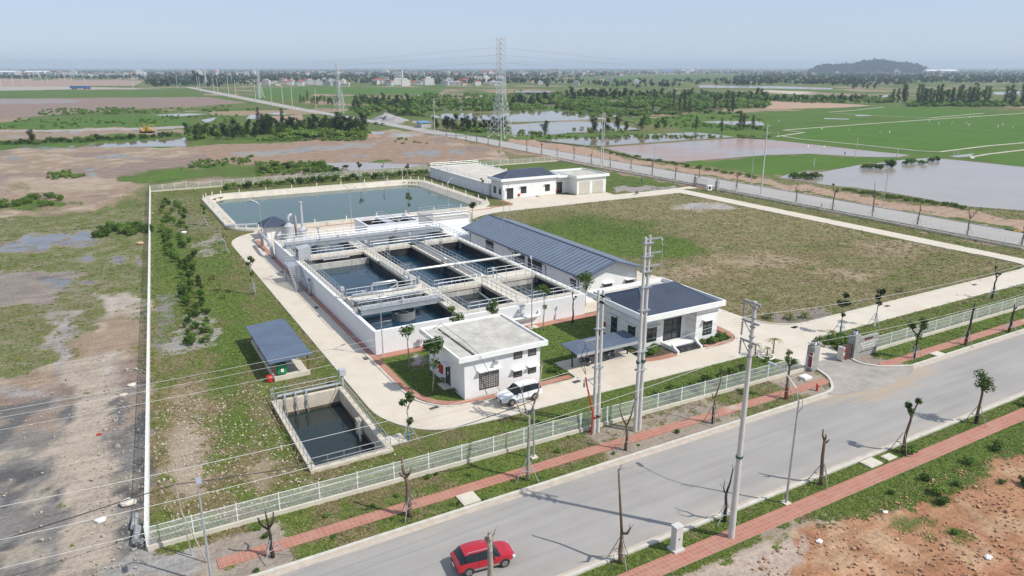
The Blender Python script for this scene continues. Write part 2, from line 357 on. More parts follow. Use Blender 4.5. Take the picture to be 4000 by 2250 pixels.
# the compound
comp = [(-0.4, 50.3), (150, 50.3), (150, 228), (12, 224)]
inC = inpoly(comp, XX, YY)
paint(inC, (0.30, 0.235, 0.165), 0.68, 0.38, 0, 0.3)
paint(inC & (XX < 21) & (YY < 92), g=0.62, dry=0.42, lit=0.6)
paint(ell(470, 1150, 110, 130, 0.8) * inC, (0.36, 0.29, 0.22), g=0.22, dry=0.7, lit=1.0)
paint(ell(480, 1010, 90, 80, 0.8) * inC, g=0.34, dry=0.75, lit=0.6)
paint(ell(640, 1180, 60, 80, 0.8) * inC, g=0.4, dry=0.8, lit=1.0)
for x, y, rx, ry, g, dr in ((600, 1060, 60, 70, .95, .12), (590, 880, 70, 110, .95, .08), (560, 760, 90, 40, 1.0, .05), (540, 660, 70, 60, .85, .2), (700, 770, 70, 90, .8, .35), (430, 600, 60, 130, .85, .15), (820, 930, 60, 40, .8, .25), (560, 590, 60, 30, .7, .4), (500, 1270, 90, 40, .6, .5)):
    paint(ell(x, y, rx, ry, 0.8) * inC, g=g, dry=dr)
paint(poly([(4.0, 91), (10.5, 91.5), (9.5, 106), (6.5, 106)]) & inC, (0.33, 0.31, 0.29), g=0.42, lit=0.3)
paint(poly([(1.0, 90), (4.0, 90), (7, 118), (4, 118)]) & inC, (0.22, 0.21, 0.20), g=0.45)
paint(poly([(11, 160), (20, 160), (20, 205), (13, 215)]) & inC, (0.28, 0.26, 0.22), g=0.58, dry=0.4)
paint(poly([(12, 130), (15.5, 130), (19.5, 160), (14, 160)]) & inC & (med > 0.55), (0.32, 0.29, 0.26), g=0.4)
lawn = poly([(74, 61), (138, 61), (137, 149), (80, 149), (68, 128)])
paint(lawn, (0.37, 0.295, 0.20), 0.62, 0.60, 0, 0.7)
for x, y, rx, ry, g, dr in ((1450, 580, 190, 55, 1.02, -.2), (1560, 610, 190, 45, 1.02, -.2), (1680, 625, 130, 34, 1.0, -.15), (1340, 545, 120, 25, .75, .45), (1620, 560, 60, 12, .95, .15), (2080, 560, 260, 50, .6, .62), (2000, 745, 130, 40, .62, .6), (2300, 700, 140, 50, .7, .5), (2060, 620, 60, 16, .7, .4), (1700, 770, 140, 30, .6, .6), (2150, 790, 120, 20, .66, .5), (2400, 650, 120, 20, .7, .45)):
    paint(ell(x, y, rx, ry, 0.9) * lawn, g=g, dry=dr)
for x, y, rx, ry in ((1900, 655, 190, 26), (1740, 690, 120, 25), (2250, 620, 130, 26), (2350, 740, 120, 16), (2150, 690, 110, 20)):
    paint(ell(x, y, rx, ry, 0.9) * lawn, (0.36, 0.265, 0.19), g=0.42, dry=0.95)
paint(ell(1770, 520, 80, 14, 0.6) * lawn, (0.33, 0.31, 0.29), g=0.12)
paint(poly([(76, 60), (88, 60), (86, 64), (78, 66)]) & lawn, (0.22, 0.19, 0.16), 0.2)
paint(poly([(26, 62), (57, 62), (57, 77), (26, 77)], False), (0.33, 0.28, 0.24), 0.95, 0.18, lit=0.1)
paint(ell(1060, 905, 30, 35, .8) * poly([(26, 62), (57, 62), (57, 77), (26, 77)], False), (0.40, 0.38, 0.36), g=0.3, dry=0.6)
paint(poly([(30, 50.6), (66, 50.6), (66, 56), (30, 56)]), (0.25, 0.2, 0.15), 1.0, 0.22)
paint(poly([(77, 50.6), (150, 50.6), (150, 55.7), (77, 55.7)]), (0.25, 0.2, 0.15), 0.85, 0.35)
paint(poly([(142.5, 60), (149, 60), (149, 150), (142.5, 150)]), (0.27, 0.22, 0.15), 0.78, 0.45)
paint(poly([(90, 165), (148, 160), (148, 224), (90, 226)]), (0.25, 0.2, 0.14), 0.9, 0.22)
paint(poly([(124, 157), (142, 154), (146, 160), (128, 166)]), (0.30, 0.27, 0.25), 0.3)
paint(poly([(13, 208), (92, 208), (92, 222), (13, 222)]), (0.3, 0.25, 0.18), 0.78, 0.35)
# verges
vg = poly([(2, 44.2), (300, 44.2), (300, 50.2), (2, 50.2)], False)
paint(vg, (0.31, 0.26, 0.21), 0.60, 0.42, lit=0.3)
for a, b, g, dr in ((2, 9, .12, .5), (9, 22, .66, .4), (22, 30, .82, .2), (30, 34, .6, .4), (36, 52, .34, .5), (52, 61, .62, .4), (61, 67, .25, .5), (74, 78, .22, .5), (78, 150, .95, .2)):
    paint(vg & (WX > a) & (WX < b), g=g, dry=dr)
vr = poly([(0, 26.5), (300, 26.5), (300, 34.0), (0, 34.0)], False)
paint(vr, (0.30, 0.23, 0.17), 0.82, 0.25)
paint(vr & (WY < 30.8) & (WX < 46), (0.36, 0.29, 0.23), 0.42, 0.4, lit=0.3)
paint(vr & (WY < 30.8) & (WX > 50), g=1.0, dry=0.12)
soil = poly([(0, 28.6), (36, 28.8), (42, 29.3), (47, 28.8), (52, 27.6), (60, 27.2), (66, 28), (90, 26), (200, -40), (0, -200)])
paint(soil, RED, 0.12, 0.35, lit=0.4)
paint(soil & (med > 0.52), (0.33, 0.155, 0.085), 0.15)
paint(soil & (fbm(XX * 0.5, YY * 0.5, 91) > 0.6), (0.42, 0.27, 0.165), 0.05)
paint(poly([(28, 30), (38, 30), (42, 28.5), (34, 26), (28, 24)]) , (0.40, 0.32, 0.26), 0.12, lit=0.5)
for x, y, rx, ry in ((2270, 1230, 60, 40), (2330, 1180, 60, 40), (2350, 1260, 60, 30), (2290, 1320, 90, 30), (2420, 1350, 70, 20), (2480, 1200, 60, 40), (2150, 1290, 60, 16), (2540, 1080, 60, 30)):
    paint(ell(x, y, rx, ry, 0.9), g=0.72, dry=0.3)
# east road verges and the strip of bare earth beyond it
paint(poly([(149.5, 20), (152.5, 20), (152.5, 330), (147, 330)]), (0.36, 0.25, 0.19), 0.45, 0.4)
paint(poly([(165.5, 20), (182, 20), (176, 200), (166, 300), (164, 340)]), (0.37, 0.26, 0.19), 0.3, 0.6)
paint(poly([(166, 60), (168.5, 60), (168.5, 240), (166, 240)]), g=0.75, dry=0.2)
# paddies, mud flats, scrub
LUSH = dict(g=1.25, dry=-0.1)
PAD = (0.16, 0.14, 0.09)
allgreen = poly([CP('f2', 1350, 690), CP('f2', 1900, 620), CP('f2', 2576, 612), CP('f3', 600, 572), CP('f3', 1100, 556), CP('f3', 2576, 600), U(3000, 450), CP('f3', 2576, 1160), CP('f3', 1700, 1070), CP('f3', 0, 885), CP('f2', 2400, 872), CP('f2', 2260, 862), CP('f2', 1800, 805), CP('f2', 1450, 722)])
paint(allgreen, PAD, 1.15, 0.1)
def field(c, *pts): return inpoly([CP(c, x, y) for x, y in pts], XX + (WX - XX) * 0.15, YY + (WY - YY) * 0.15)
paint(field('f3', (80, 862), (360, 820), (165, 797), (900, 742), (1600, 692), (2576, 625), (3400, 570), (3400, 860), (2576, 925), (2200, 955), (1730, 1015), (1500, 1005), (900, 940), (300, 885)), PAD, 1.5, -0.35)
paint(field('f3', (700, 622), (1160, 560), (1700, 570), (2170, 625), (1620, 670), (900, 640)), PAD, 1.5, -0.3)
paint(field('f3', (2100, 1085), (2210, 1040), (2576, 1000), (3400, 950), (3400, 1250), (2576, 1145)), PAD, 1.3, -0.1)
paint(poly([CP('f2', 1780, 1110), CP('f2', 2300, 1068), CP('f2', 2576, 1058), CP('f3', 400, 1038), CP('f3', 900, 1070), CP('f3', 1550, 1055), CP('f3', 1700, 1062), CP('f3', 900, 1150), CP('f3', 300, 1215), CP('f3', 0, 1250), CP('f2', 2576, 1250), CP('f2', 1900, 1150)]), PAD, 1.3, -0.1)
paint(cpoly('f2', (880, 965), (1800, 1140), (2000, 1160), (2576, 1265), (2700, 1300), (2576, 1230), (1900, 1130), (1150, 1020)), PAD, 1.1, 0.05)
G6 = cpoly('f0', (-900, 770), (0, 722), (900, 670), (1500, 640), (2000, 700), (1900, 750), (900, 772), (0, 790), (-900, 830)); paint(G6, PAD, 1.25, 0.0)
paint(field('f0', (-900, 400), (0, 405), (1800, 380), (1900, 400), (2100, 455), (900, 466), (0, 475), (-900, 480)), PAD, 1.1, 0.05)
paint(field('f1', (0, 372), (300, 360), (1450, 362), (1900, 400), (1800, 432), (1100, 425), (600, 430), (420, 490), (0, 450)), PAD, 1.3, -0.1)
paint(field('f2', (1350, 240), (2300, 235), (2200, 300), (450, 300), (420, 285)), PAD, 1.0, 0.05)
paint(field('f0', (-900, 480), (0, 478), (900, 468), (2100, 460), (2500, 520), (1900, 555), (1000, 600), (400, 650), (0, 690), (-900, 720)), MAUVE, 0.08, 0.6, 0.0)
paint(cpoly('f0', (-900, 480), (600, 480), (900, 500), (300, 530), (-900, 560)), (0.26, 0.23, 0.22), wet=0.25)
paint(field('f0', (-900, 280), (1000, 285), (1450, 300), (1350, 345), (900, 350), (0, 395), (-900, 400)), (0.34, 0.24, 0.20), 0.2, 0.5)
paint(field('f0', (-900, 360), (700, 355), (1700, 380), (800, 382), (0, 398), (-900, 402)), (0.36, 0.33, 0.29), 0.1)
paint(field('f0', (-900, 800), (0, 800), (1300, 770), (1900, 750), (1900, 770), (1300, 800), (300, 812), (-900, 850)), (0.34, 0.31, 0.29), 0.02)
paint(cpoly('f0', (-900, 830), (0, 815), (1300, 795), (1900, 800), (1900, 840), (600, 870), (0, 905), (-900, 930)), (0.33, 0.24, 0.19), 0.4, 0.3)
paint(cpoly('f1', (80, 650), (430, 640), (440, 700), (300, 720), (100, 690)), (0.33, 0.235, 0.17), 0.05)
paint(field('f3', (60, 500), (900, 535), (1050, 550), (600, 572), (0, 580), (-200, 540)), (0.40, 0.28, 0.20), 0.1, 0.8)
paint(field('f3', (0, 395), (300, 398), (480, 415), (330, 435), (230, 430), (-200, 400)), (0.48, 0.42, 0.33), 0.0)
paint(cpoly('f1', (1100, 690), (1560, 690), (1600, 720), (1350, 735), (1180, 720)), (0.33, 0.31, 0.29), 0.0)
paint(poly([CP('f2', 0, 870), CP('f2', 260, 900), CP('f2', 560, 950), CP('f2', 900, 1000), CP('f2', 1300, 1090), CP('f2', 1700, 1180), CP('f2', 600, 1030), CP('f2', 0, 940)]), (0.37, 0.25, 0.18), 0.22, 0.5)
paint(cpoly('f0', (-900, 900), (0, 930), (800, 870), (1300, 830), (1780, 850), (1500, 890), (900, 930), (0, 1000), (-900, 1060)), (0.2, 0.17, 0.12), 1.2, -0.1)
DRY[:] = np.where(DRY < .4, DRY * 1.6 - .24, DRY); G[:] = np.clip(G, 0, 1.6); DRY[:] = np.clip(DRY, -0.5, 1.2)
# relief: gentle lumps on bare earth and lawns only
ZZ = (fbm(XX * 0.4, YY * 0.4, 61) - 0.5) * 0.10 * np.clip(1 - (DI - 150) / 200, 0, 1)
rough_zone = poly([(-400, 45), (-1.5, 50), (11, 226), (60, 300), (-400, 400)]) | (soil & (YY < 28))
ZZ = np.where(rough_zone, ZZ * 2.2, ZZ * 0.2) - 0.02
ZZ = np.where(inpoly([(-10, 33.6), (400, 33.6), (400, 50.4), (-10, 50.4)], XX, YY), -0.02, ZZ)
ii = (XX > PIT[0] + 0.28) & (XX < PIT[1] - 0.24) & (YY > PIT[2] + 0.28) & (YY < PIT[3] - 0.24)
def rrect(x0, x1, y0, y1, r, n=8):
    out = []
    for cx, cy, a0 in ((x1 - r, y0 + r, -90), (x1 - r, y1 - r, 0), (x0 + r, y1 - r, 90), (x0 + r, y0 + r, 180)):
        for k in range(n + 1):
            a = R(a0 + 90 * k / n); out.append((cx + r * math.cos(a), cy + r * math.sin(a)))
    return out
pond_in = inpoly(rrect(POND[0] + .6, POND[1] - .6, POND[2] + .6, POND[3] - .6, 8), XX, YY)
ZZ = np.where(ii, -4.0, ZZ); ZZ = np.where(pond_in, -3.0, ZZ)
ny, nx = XX.shape; idx = np.arange(nx * ny).reshape(ny, nx)
quads = np.stack([idx[:-1, :-1], idx[:-1, 1:], idx[1:, 1:], idx[1:, :-1]], -1).reshape(-1, 4)
me = bpy.data.meshes.new('ground')
me.vertices.add(nx * ny); me.vertices.foreach_set('co', np.stack([XX, YY, ZZ], -1).astype(np.float32).ravel())
me.loops.add(quads.size); me.loops.foreach_set('vertex_index', quads.astype(np.int32).ravel())
me.polygons.add(len(quads)); me.polygons.foreach_set('loop_start', np.arange(0, quads.size, 4, dtype=np.int32)); me.polygons.foreach_set('loop_total', np.full(len(quads), 4, np.int32))
me.polygons.foreach_set('use_smooth', np.ones(len(quads), bool))
me.update(); me.validate()
a = me.attributes.new('soil', 'FLOAT_COLOR', 'POINT'); a.data.foreach_set('color', np.concatenate([dirt, np.ones(XX.shape + (1,))], -1).astype(np.float32).ravel())
a = me.attributes.new('cover', 'FLOAT_COLOR', 'POINT'); a.data.foreach_set('color', np.stack([G, DRY, WET, LIT], -1).astype(np.float32).ravel())
gm = bpy.data.materials.new('ground'); gm.use_nodes = True; t = gm.node_tree; N = t.nodes.new; L = t.links.new; B = t.nodes['Principled BSDF']
def math_(op, a, b=None, c=None, clamp=False):
    n = N('ShaderNodeMath'); n.operation = op; n.use_clamp = clamp
    for i, v in enumerate((a, b, c)):
        if v is None: continue
        if isinstance(v, (int, float)): n.inputs[i].default_value = v
        else: L(v, n.inputs[i])
    return n.outputs[0]
def noise_(vec, s, d, r=0.6):
    n = N('ShaderNodeTexNoise'); n.inputs['Scale'].default_value = s; n.inputs['Detail'].default_value = d; n.inputs['Roughness'].default_value = r; L(vec, n.inputs['Vector']); return n.outputs[0]
def mix_(f, a, b):
    n = N('ShaderNodeMix'); n.data_type = 'RGBA'; n.clamp_factor = True
    if isinstance(f, (int, float)): n.inputs[0].default_value = f
    else: L(f, n.inputs[0])
    for i, v in ((6, a), (7, b)):
        if isinstance(v, tuple): n.inputs[i].default_value = (*v, 1)
        else: L(v, n.inputs[i])
    return n.outputs[2]
def rng_(v, a, b, c=0, d=1):
    n = N('ShaderNodeMapRange'); L(v, n.inputs[0])
    for i, q in ((1, a), (2, b), (3, c), (4, d)): n.inputs[i].default_value = q
    return n.outputs[0]
geo = N('ShaderNodeNewGeometry'); pos = geo.outputs['Position']
at1 = N('ShaderNodeAttribute'); at1.attribute_name = 'soil'; at2 = N('ShaderNodeAttribute'); at2.attribute_name = 'cover'
sp = N('ShaderNodeSeparateColor'); L(at2.outputs['Color'], sp.inputs[0]); g_, dry_, wet_, lit_ = sp.outputs[0], sp.outputs[1], sp.outputs[2], at2.outputs['Alpha']
nA = noise_(pos, 0.28, 9, 0.62); nB = noise_(pos, 2.6, 6, 0.62); nC = noise_(pos, 0.06, 6, 0.6); nD = noise_(pos, 7.0, 3, 0.6)
gsum = math_('ADD', g_, math_('ADD', math_('MULTIPLY_ADD', nA, 1.1, -0.55), math_('ADD', math_('MULTIPLY_ADD', nB, 1.1, -0.55), math_('MULTIPLY_ADD', nD, 0.5, -0.25))))
gf = rng_(gsum, 0.36, 0.62)
nF = noise_(pos, 0.035, 8, 0.7)
lush = mix_(rng_(nB, 0.3, 0.7), (0.050, 0.092, 0.016), (0.140, 0.205, 0.044))
lush = mix_(rng_(nF, 0.42, 0.66, 0, 0.55), lush, (0.034, 0.058, 0.016))
rice = mix_(rng_(math_('ADD', math_('MULTIPLY', nC, 0.6), math_('MULTIPLY', nB, 0.4)), 0.3, 0.7), (0.052, 0.118, 0.016), (0.092, 0.172, 0.028))
lush = mix_(rng_(g_, 1.05, 1.35), lush, rice)
dryc = mix_(rng_(nD, 0.32, 0.68), (0.115, 0.095, 0.045), (0.36, 0.285, 0.175))
olive = mix_(rng_(nD, 0.3, 0.7), (0.070, 0.085, 0.024), (0.19, 0.185, 0.072))
dsum = math_('ADD', dry_, math_('MULTIPLY_ADD', nB, 1.3, -0.65)); dsum = math_('ADD', dsum, math_('MULTIPLY_ADD', nA, 0.8, -0.4))
grass = mix_(rng_(dsum, 0.05, 0.40), lush, mix_(rng_(dsum, 0.40, 0.9), olive, dryc))
mpt = N('ShaderNodeMapping'); mpt.inputs['Rotation'].default_value = (0, 0, 0.55); mpt.inputs['Scale'].default_value = (0.10, 1.1, 1); L(pos, mpt.inputs[0])
nT = noise_(mpt.outputs[0], 1.0, 6, 0.6)
dv = rng_(math_('ADD', math_('MULTIPLY', nB, 0.38), math_('ADD', math_('MULTIPLY', nA, 0.34), math_('MULTIPLY', nT, 0.28))), 0.36, 0.64, 0.55, 1.4)
vm = N('ShaderNodeVectorMath'); vm.operation = 'SCALE'; L(at1.outputs['Color'], vm.inputs[0]); L(dv, vm.inputs['Scale'])
soilc = vm.outputs[0]
vr_ = N('ShaderNodeTexVoronoi'); vr_.inputs['Scale'].default_value = 1.7; L(pos, vr_.inputs['Vector'])
sv = N('ShaderNodeSeparateColor'); L(vr_.outputs['Color'], sv.inputs[0])
lf = math_('MULTIPLY', math_('MULTIPLY', math_('LESS_THAN', vr_.outputs['Distance'], 0.16), math_('GREATER_THAN', sv.outputs[0], 0.66)), lit_)
base = mix_(gf, soilc, grass)
base = mix_(lf, base, mix_(sv.outputs[1], (0.62, 0.55, 0.46), (0.38, 0.28, 0.18)))
wsum = rng_(math_('ADD', wet_, math_('MULTIPLY', math_('ADD', math_('MULTIPLY_ADD', nA, 1.5, -0.75), math_('ADD', math_('MULTIPLY_ADD', nT, 1.0, -0.5), math_('MULTIPLY_ADD', nB, 0.8, -0.4))), math_('GREATER_THAN', wet_, 0.01))), 0.46, 0.58)
base = mix_(wsum, base, mix_(0.4, soilc, (0.10, 0.095, 0.09)))
L(base, B.inputs['Base Color']); L(rng_(wsum, 0, 1, 0.95, 0.12), B.inputs['Roughness']); L(rng_(wsum, 0, 1, 0.15, 0.42), B.inputs['Specular IOR Level'])
bp = N('ShaderNodeBump'); L(math_('ADD', nB, math_('MULTIPLY', nD, 0.4)), bp.inputs['Height']); bp.inputs['Distance'].default_value = 0.16; L(rng_(wsum, 0, 1, 0.75, 0.0), bp.inputs['Strength']); L(bp.outputs[0], B.inputs['Normal'])
me.materials.append(gm)
ground = bpy.data.objects.new('ground', me); COL.objects.link(ground); ground['kind'] = 'structure'

# ------------------------------------------------------------------ roads, kerbs, paths, water
def asphalt(name, c, c2):
    m = bpy.data.materials.new(name); m.use_nodes = True; global t, N, L
    t = m.node_tree; N = t.nodes.new; L = t.links.new; B = t.nodes['Principled BSDF']
    geo = N('ShaderNodeNewGeometry'); pos = geo.outputs['Position']
    mp = N('ShaderNodeMapping'); mp.inputs['Scale'].default_value = (0.05, 0.9, 1); L(pos, mp.inputs[0])
    lanes = noise_(mp.outputs[0], 1.0, 5); fine = noise_(pos, 9, 3); blot = noise_(pos, 0.15, 6)
    f = math_('ADD', math_('MULTIPLY', lanes, 0.45), math_('ADD', math_('MULTIPLY', fine, 0.2), math_('MULTIPLY', blot, 0.35)))
    # dried mud carried out of the gate, dust along both kerbs
    vs = N('ShaderNodeVectorMath'); vs.operation = 'SUBTRACT'; L(pos, vs.inputs[0]); vs.inputs[1].default_value = (70.5, 43.6, 0)
    v2 = N('ShaderNodeVectorMath'); v2.operation = 'MULTIPLY'; L(vs.outputs[0], v2.inputs[0]); v2.inputs[1].default_value = (0.085, 0.26, 0)
    ln = N('ShaderNodeVectorMath'); ln.operation = 'LENGTH'; L(v2.outputs[0], ln.inputs[0])
    mpm = N('ShaderNodeMapping'); mpm.inputs['Scale'].default_value = (0.22, 1.3, 1); mpm.inputs['Rotation'].default_value = (0, 0, -0.25); L(pos, mpm.inputs[0]); nm = noise_(mpm.outputs[0], 1.0, 7, .65)
    mud = rng_(math_('SUBTRACT', math_('ADD', nm, math_('MULTIPLY', fine, .25)), math_('MULTIPLY', ln.outputs['Value'], 0.55)), 0.12, 0.36, 0, 0.75)
    sy = N('ShaderNodeSeparateXYZ'); L(pos, sy.inputs[0]); ed = math_('ABSOLUTE', math_('SUBTRACT', sy.outputs[1], 39.1))
    dust = math_('MULTIPLY', rng_(ed, 3.2, 4.9, 0, 0.7), rng_(blot, 0.3, 0.65)) if name == 'asphalt' else rng_(blot, 2, 3)
    k = mix_(dust, mix_(rng_(f, 0.35, 0.65), c, c2), (0.40, 0.355, 0.30))
    if name == 'asphalt': k = mix_(mud, k, (0.40, 0.315, 0.225))
    L(k, B.inputs['Base Color']); B.inputs['Roughness'].default_value = 0.85; B.inputs['Specular IOR Level'].default_value = 0.3
    return m
M_asph = asphalt('asphalt', (0.265, 0.25, 0.232), (0.365, 0.345, 0.32))
M_asph2 = asphalt('asphalt_dusty', (0.33, 0.31, 0.285), (0.40, 0.375, 0.345))
def paving_mat(name, c1, c2, mortar, size):
    m = bpy.data.materials.new(name); m.use_nodes = True; global t, N, L
    t = m.node_tree; N = t.nodes.new; L = t.links.new; B = t.nodes['Principled BSDF']
    geo = N('ShaderNodeNewGeometry'); pos = geo.outputs['Position']
    br = N('ShaderNodeTexBrick'); br.offset = 0; br.inputs['Scale'].default_value = 1.0; br.inputs['Brick Width'].default_value = size; br.inputs['Row Height'].default_value = size
    br.inputs['Mortar Size'].default_value = 0.022; br.inputs['Color1'].default_value = (*c1, 1); br.inputs['Color2'].default_value = (*c2, 1); br.inputs['Mortar'].default_value = (*mortar, 1)
    L(pos, br.inputs['Vector']); n = noise_(pos, 0.5, 7); n2 = noise_(pos, 0.22, 6)
    c = mix_(rng_(n, 0.45, 0.8, 0, 0.45), br.outputs['Color'], (0.42, 0.30, 0.23)); c = mix_(rng_(n2, 0.62, 0.72, 0, 0.8), c, (0.45, 0.38, 0.32))
    L(c, B.inputs['Base Color']); B.inputs['Roughness'].default_value = 0.85
    return m
M_brick = paving_mat('red_paving', (0.40, 0.168, 0.112), (0.345, 0.14, 0.095), (0.42, 0.255, 0.20), 0.4)
def slab_mat(name, c, c2, joint):
    m = bpy.data.materials.new(name); m.use_nodes = True; global t, N, L
    t = m.node_tree; N = t.nodes.new; L = t.links.new; B = t.nodes['Principled BSDF']
    geo = N('ShaderNodeNewGeometry'); pos = geo.outputs['Position']
    br = N('ShaderNodeTexBrick'); br.offset = 0; br.inputs['Scale'].default_value = 1.0; br.inputs['Brick Width'].default_value = 5.0; br.inputs['Row Height'].default_value = 5.0; br.inputs['Mortar Size'].default_value = 0.035
    br.inputs['Color1'].default_value = (0, 0, 0, 1); br.inputs['Color2'].default_value = (0.5, 0.5, 0.5, 1); br.inputs['Mortar'].default_value = (1, 1, 1, 1); L(pos, br.inputs['Vector'])
    n = noise_(pos, 0.35, 8); n2 = noise_(pos, 0.12, 7); n3 = noise_(pos, 6, 3)
    k = mix_(rng_(math_('ADD', math_('MULTIPLY', n, 0.7), math_('MULTIPLY', n3, 0.3)), 0.32, 0.68), c2, c); k = mix_(rng_(n2, 0.53, 0.70, 0, 0.55), k, (0.47, 0.37, 0.27)); k = mix_(math_('MULTIPLY', rng_(br.outputs['Fac'], 0.4, 0.6), 0.5), k, joint)
    L(k, B.inputs['Base Color']); B.inputs['Roughness'].default_value = 0.85
    return m
M_slab = slab_mat('concrete_road', (0.62, 0.555, 0.455), (0.54, 0.475, 0.385), (0.36, 0.32, 0.26))
M_kerb = mat('kerb_concrete', (0.56, 0.53, 0.46), 0.85, 0.08, 1.2, stain=0.4, stain_col=(0.33, 0.27, 0.2))
M_gutter = mat('gutter_concrete', (0.50, 0.43, 0.35), 0.85, 0.08, 1.0, stain=0.4, stain_col=(0.30, 0.25, 0.2))

HARD = []
def sheet(name, pts, z, m, kind='structure'):
    """flat sheet following an outline (triangulated so concave outlines work)"""
    from mathutils.geometry import tessellate_polygon
    HARD.append([(p[0], p[1]) for p in pts])
    q = []
    for p in pts:
        if not q or math.hypot(p[0] - q[-1][0], p[1] - q[-1][1]) > 1e-3: q.append(p)
    if math.hypot(q[0][0] - q[-1][0], q[0][1] - q[-1][1]) < 1e-3: q.pop()
    V = [Vector((x, y, z)) for x, y in q]; fs = []
    for tri in tessellate_polygon([V]):
        p0, p1, p2 = (V[i] for i in tri)
        fs.append(tri if (p1 - p0).cross(p2 - p0).z > 0 else (tri[0], tri[2], tri[1]))
    me = bpy.data.meshes.new(name); me.from_pydata([tuple(v) for v in V], [], fs); me.materials.append(m); me.update()
    o = bpy.data.objects.new(name, me); COL.objects.link(o); o['kind'] = kind; return o
def ribbon_pts(pts, w):
    out = []
    V = [Vector((x, y)) for x, y in pts]
    for i, p in enumerate(V):
        d = (V[min(i + 1, len(V) - 1)] - V[max(i - 1, 0)]).normalized(); n = Vector((-d.y, d.x)); out.append((p + n * w / 2, p - n * w / 2))
    return out
def ribbon(mb, pts, w, z0, z1):
    rp = ribbon_pts(pts, w); b = len(mb.v); HARD.append([(a.x, a.y) for a, c in rp] + [(c.x, c.y) for a, c in reversed(rp)])
    for a, c in rp: mb.v += [(a.x, a.y, z0), (a.x, a.y, z1), (c.x, c.y, z1), (c.x, c.y, z0)]
    for i in range(len(rp) - 1):
        q = b + i * 4
        for k in range(3): mb.f.append((q + k, q + k + 4, q + k + 5, q + k + 1)); mb.m.append(mb.k)
    mb.f.append((b, b + 1, b + 2, b + 3)); e = b + (len(rp) - 1) * 4; mb.f.append((e + 3, e + 2, e + 1, e)); mb.m += [mb.k, mb.k]
def smooth(pts, n=6):
    """Catmull-Rom through the points"""
    o = []
    for i in range(len(pts) - 1):
        p = [Vector(pts[max(0, min(len(pts) - 1, i + k))]) for k in (-1, 0, 1, 2)]
        for k in range(n):
            t_ = k / n; o.append(tuple(0.5 * ((2 * p[1]) + (p[2] - p[0]) * t_ + (2 * p[0] - 5 * p[1] + 4 * p[2] - p[3]) * t_ ** 2 + (3 * p[1] - p[0] - 3 * p[2] + p[3]) * t_ ** 3)))
    o.append(tuple(pts[-1])); return o

sheet('street', [(-30, 34.0), (153, 34.0), (153, 44.2), (-30, 44.2)], 0.004, M_asph)
sheet('east_road', [(152.6, -60), (165.2, -60), (165.0, 330), (158.5, 470), (151.5, 470), (152.2, 330)], 0.008, M_asph2)
sheet('far_road', [(151.5, 470), (158.5, 470), (156, 620), (158, 900), (159, 1400), (148, 1400), (143, 900), (144, 620)], 0.012, M_asph2)
mb = MB()
for pts in ([(-30, 44.35), (63.2, 44.35)], [(78.2, 44.35), (152, 44.35)]): ribbon(mb, pts, 0.28, -0.02, 0.15)
ribbon(mb, smooth([(63.2, 44.35), (64.7, 44.7), (65.9, 45.6), (67.2, 47.2), (67.9, 49.3)]), 0.28, -0.02, 0.15)
ribbon(mb, smooth([(78.2, 44.35), (76.2, 45.3), (74.7, 46.2), (73.8, 47.6), (74.0, 49.3)]), 0.28, -0.02, 0.15)
struct('kerb', mb, M_kerb)
mb = MB(); ribbon(mb, [(-30, 33.85), (152, 33.85)], 0.28, -0.02, 0.15); struct('kerb', mb, M_kerb)
mb = MB(); ribbon(mb, [(-30, 43.93), (152, 43.93)], 0.5, -0.02, 0.010); struct('gutter', mb, M_gutter)
mb = MB(); ribbon(mb, [(-30, 34.2), (152, 34.2)], 0.35, -0.02, 0.010); struct('gutter', mb, M_gutter)
mb = MB()
for x in (152.45, 165.35): ribbon(mb, [(x, 46 if x < 160 else -50), (x - 0.1, 330)], 0.26, -0.02, 0.16)
struct('kerb', mb, mat('kerb_grey', (0.40, 0.38, 0.36), 0.85, 0.1, 1.0))
mb = MB()
for i in range(16):
    mb.k = i % 2; y = 79 - i * 1.6; mb.box(165.15, 165.6, y - 1.58, y, 0, 0.19)
tag(mb.build('painted_kerb', [mat('kerb_black', (0.03, 0.03, 0.03), 0.7), mat('kerb_yellow', (0.62, 0.33, 0.05), 0.7)]), 'kerb painted in black and orange blocks along the far side of the east road', 'kerb')
mb = MB(); ribbon(mb, [(3.2, 46.95), (15, 46.95), (66.4, 46.5)], 1.2, -0.02, 0.05); struct('pavement', mb, M_brick)
mb = MB(); ribbon(mb, [(75.4, 46.15), (152, 46.1)], 1.25, -0.02, 0.05); struct('pavement', mb, M_brick)
mb = MB(); ribbon(mb, [(-20, 31.6), (152, 31.45)], 1.5, -0.02, 0.05); struct('pavement', mb, M_brick)
mb = MB(); ribbon(mb, [(150.6, 60), (149.6, 330)], 1.0, -0.02, 0.05); struct('pavement', mb, M_brick)
M_apron = mat('gate_apron', (0.36, 0.325, 0.28), 0.9, 0.12, 0.5, col2=(0.24, 0.225, 0.205), bump=0.01, stain=0.6, stain_col=(0.42, 0.33, 0.23))
sheet('driveway', smooth([(63.2, 44.0), (64.7, 44.7), (65.9, 45.6), (67.2, 47.2), (67.9, 50.6)]) + [(74.0, 50.6)] + smooth([(74.0, 49.3), (73.8, 47.6), (74.7, 46.2), (76.2, 45.3), (78.2, 44.0)]) + [(76, 43.0), (70, 42.3), (65, 43.2)], 0.016, M_apron)
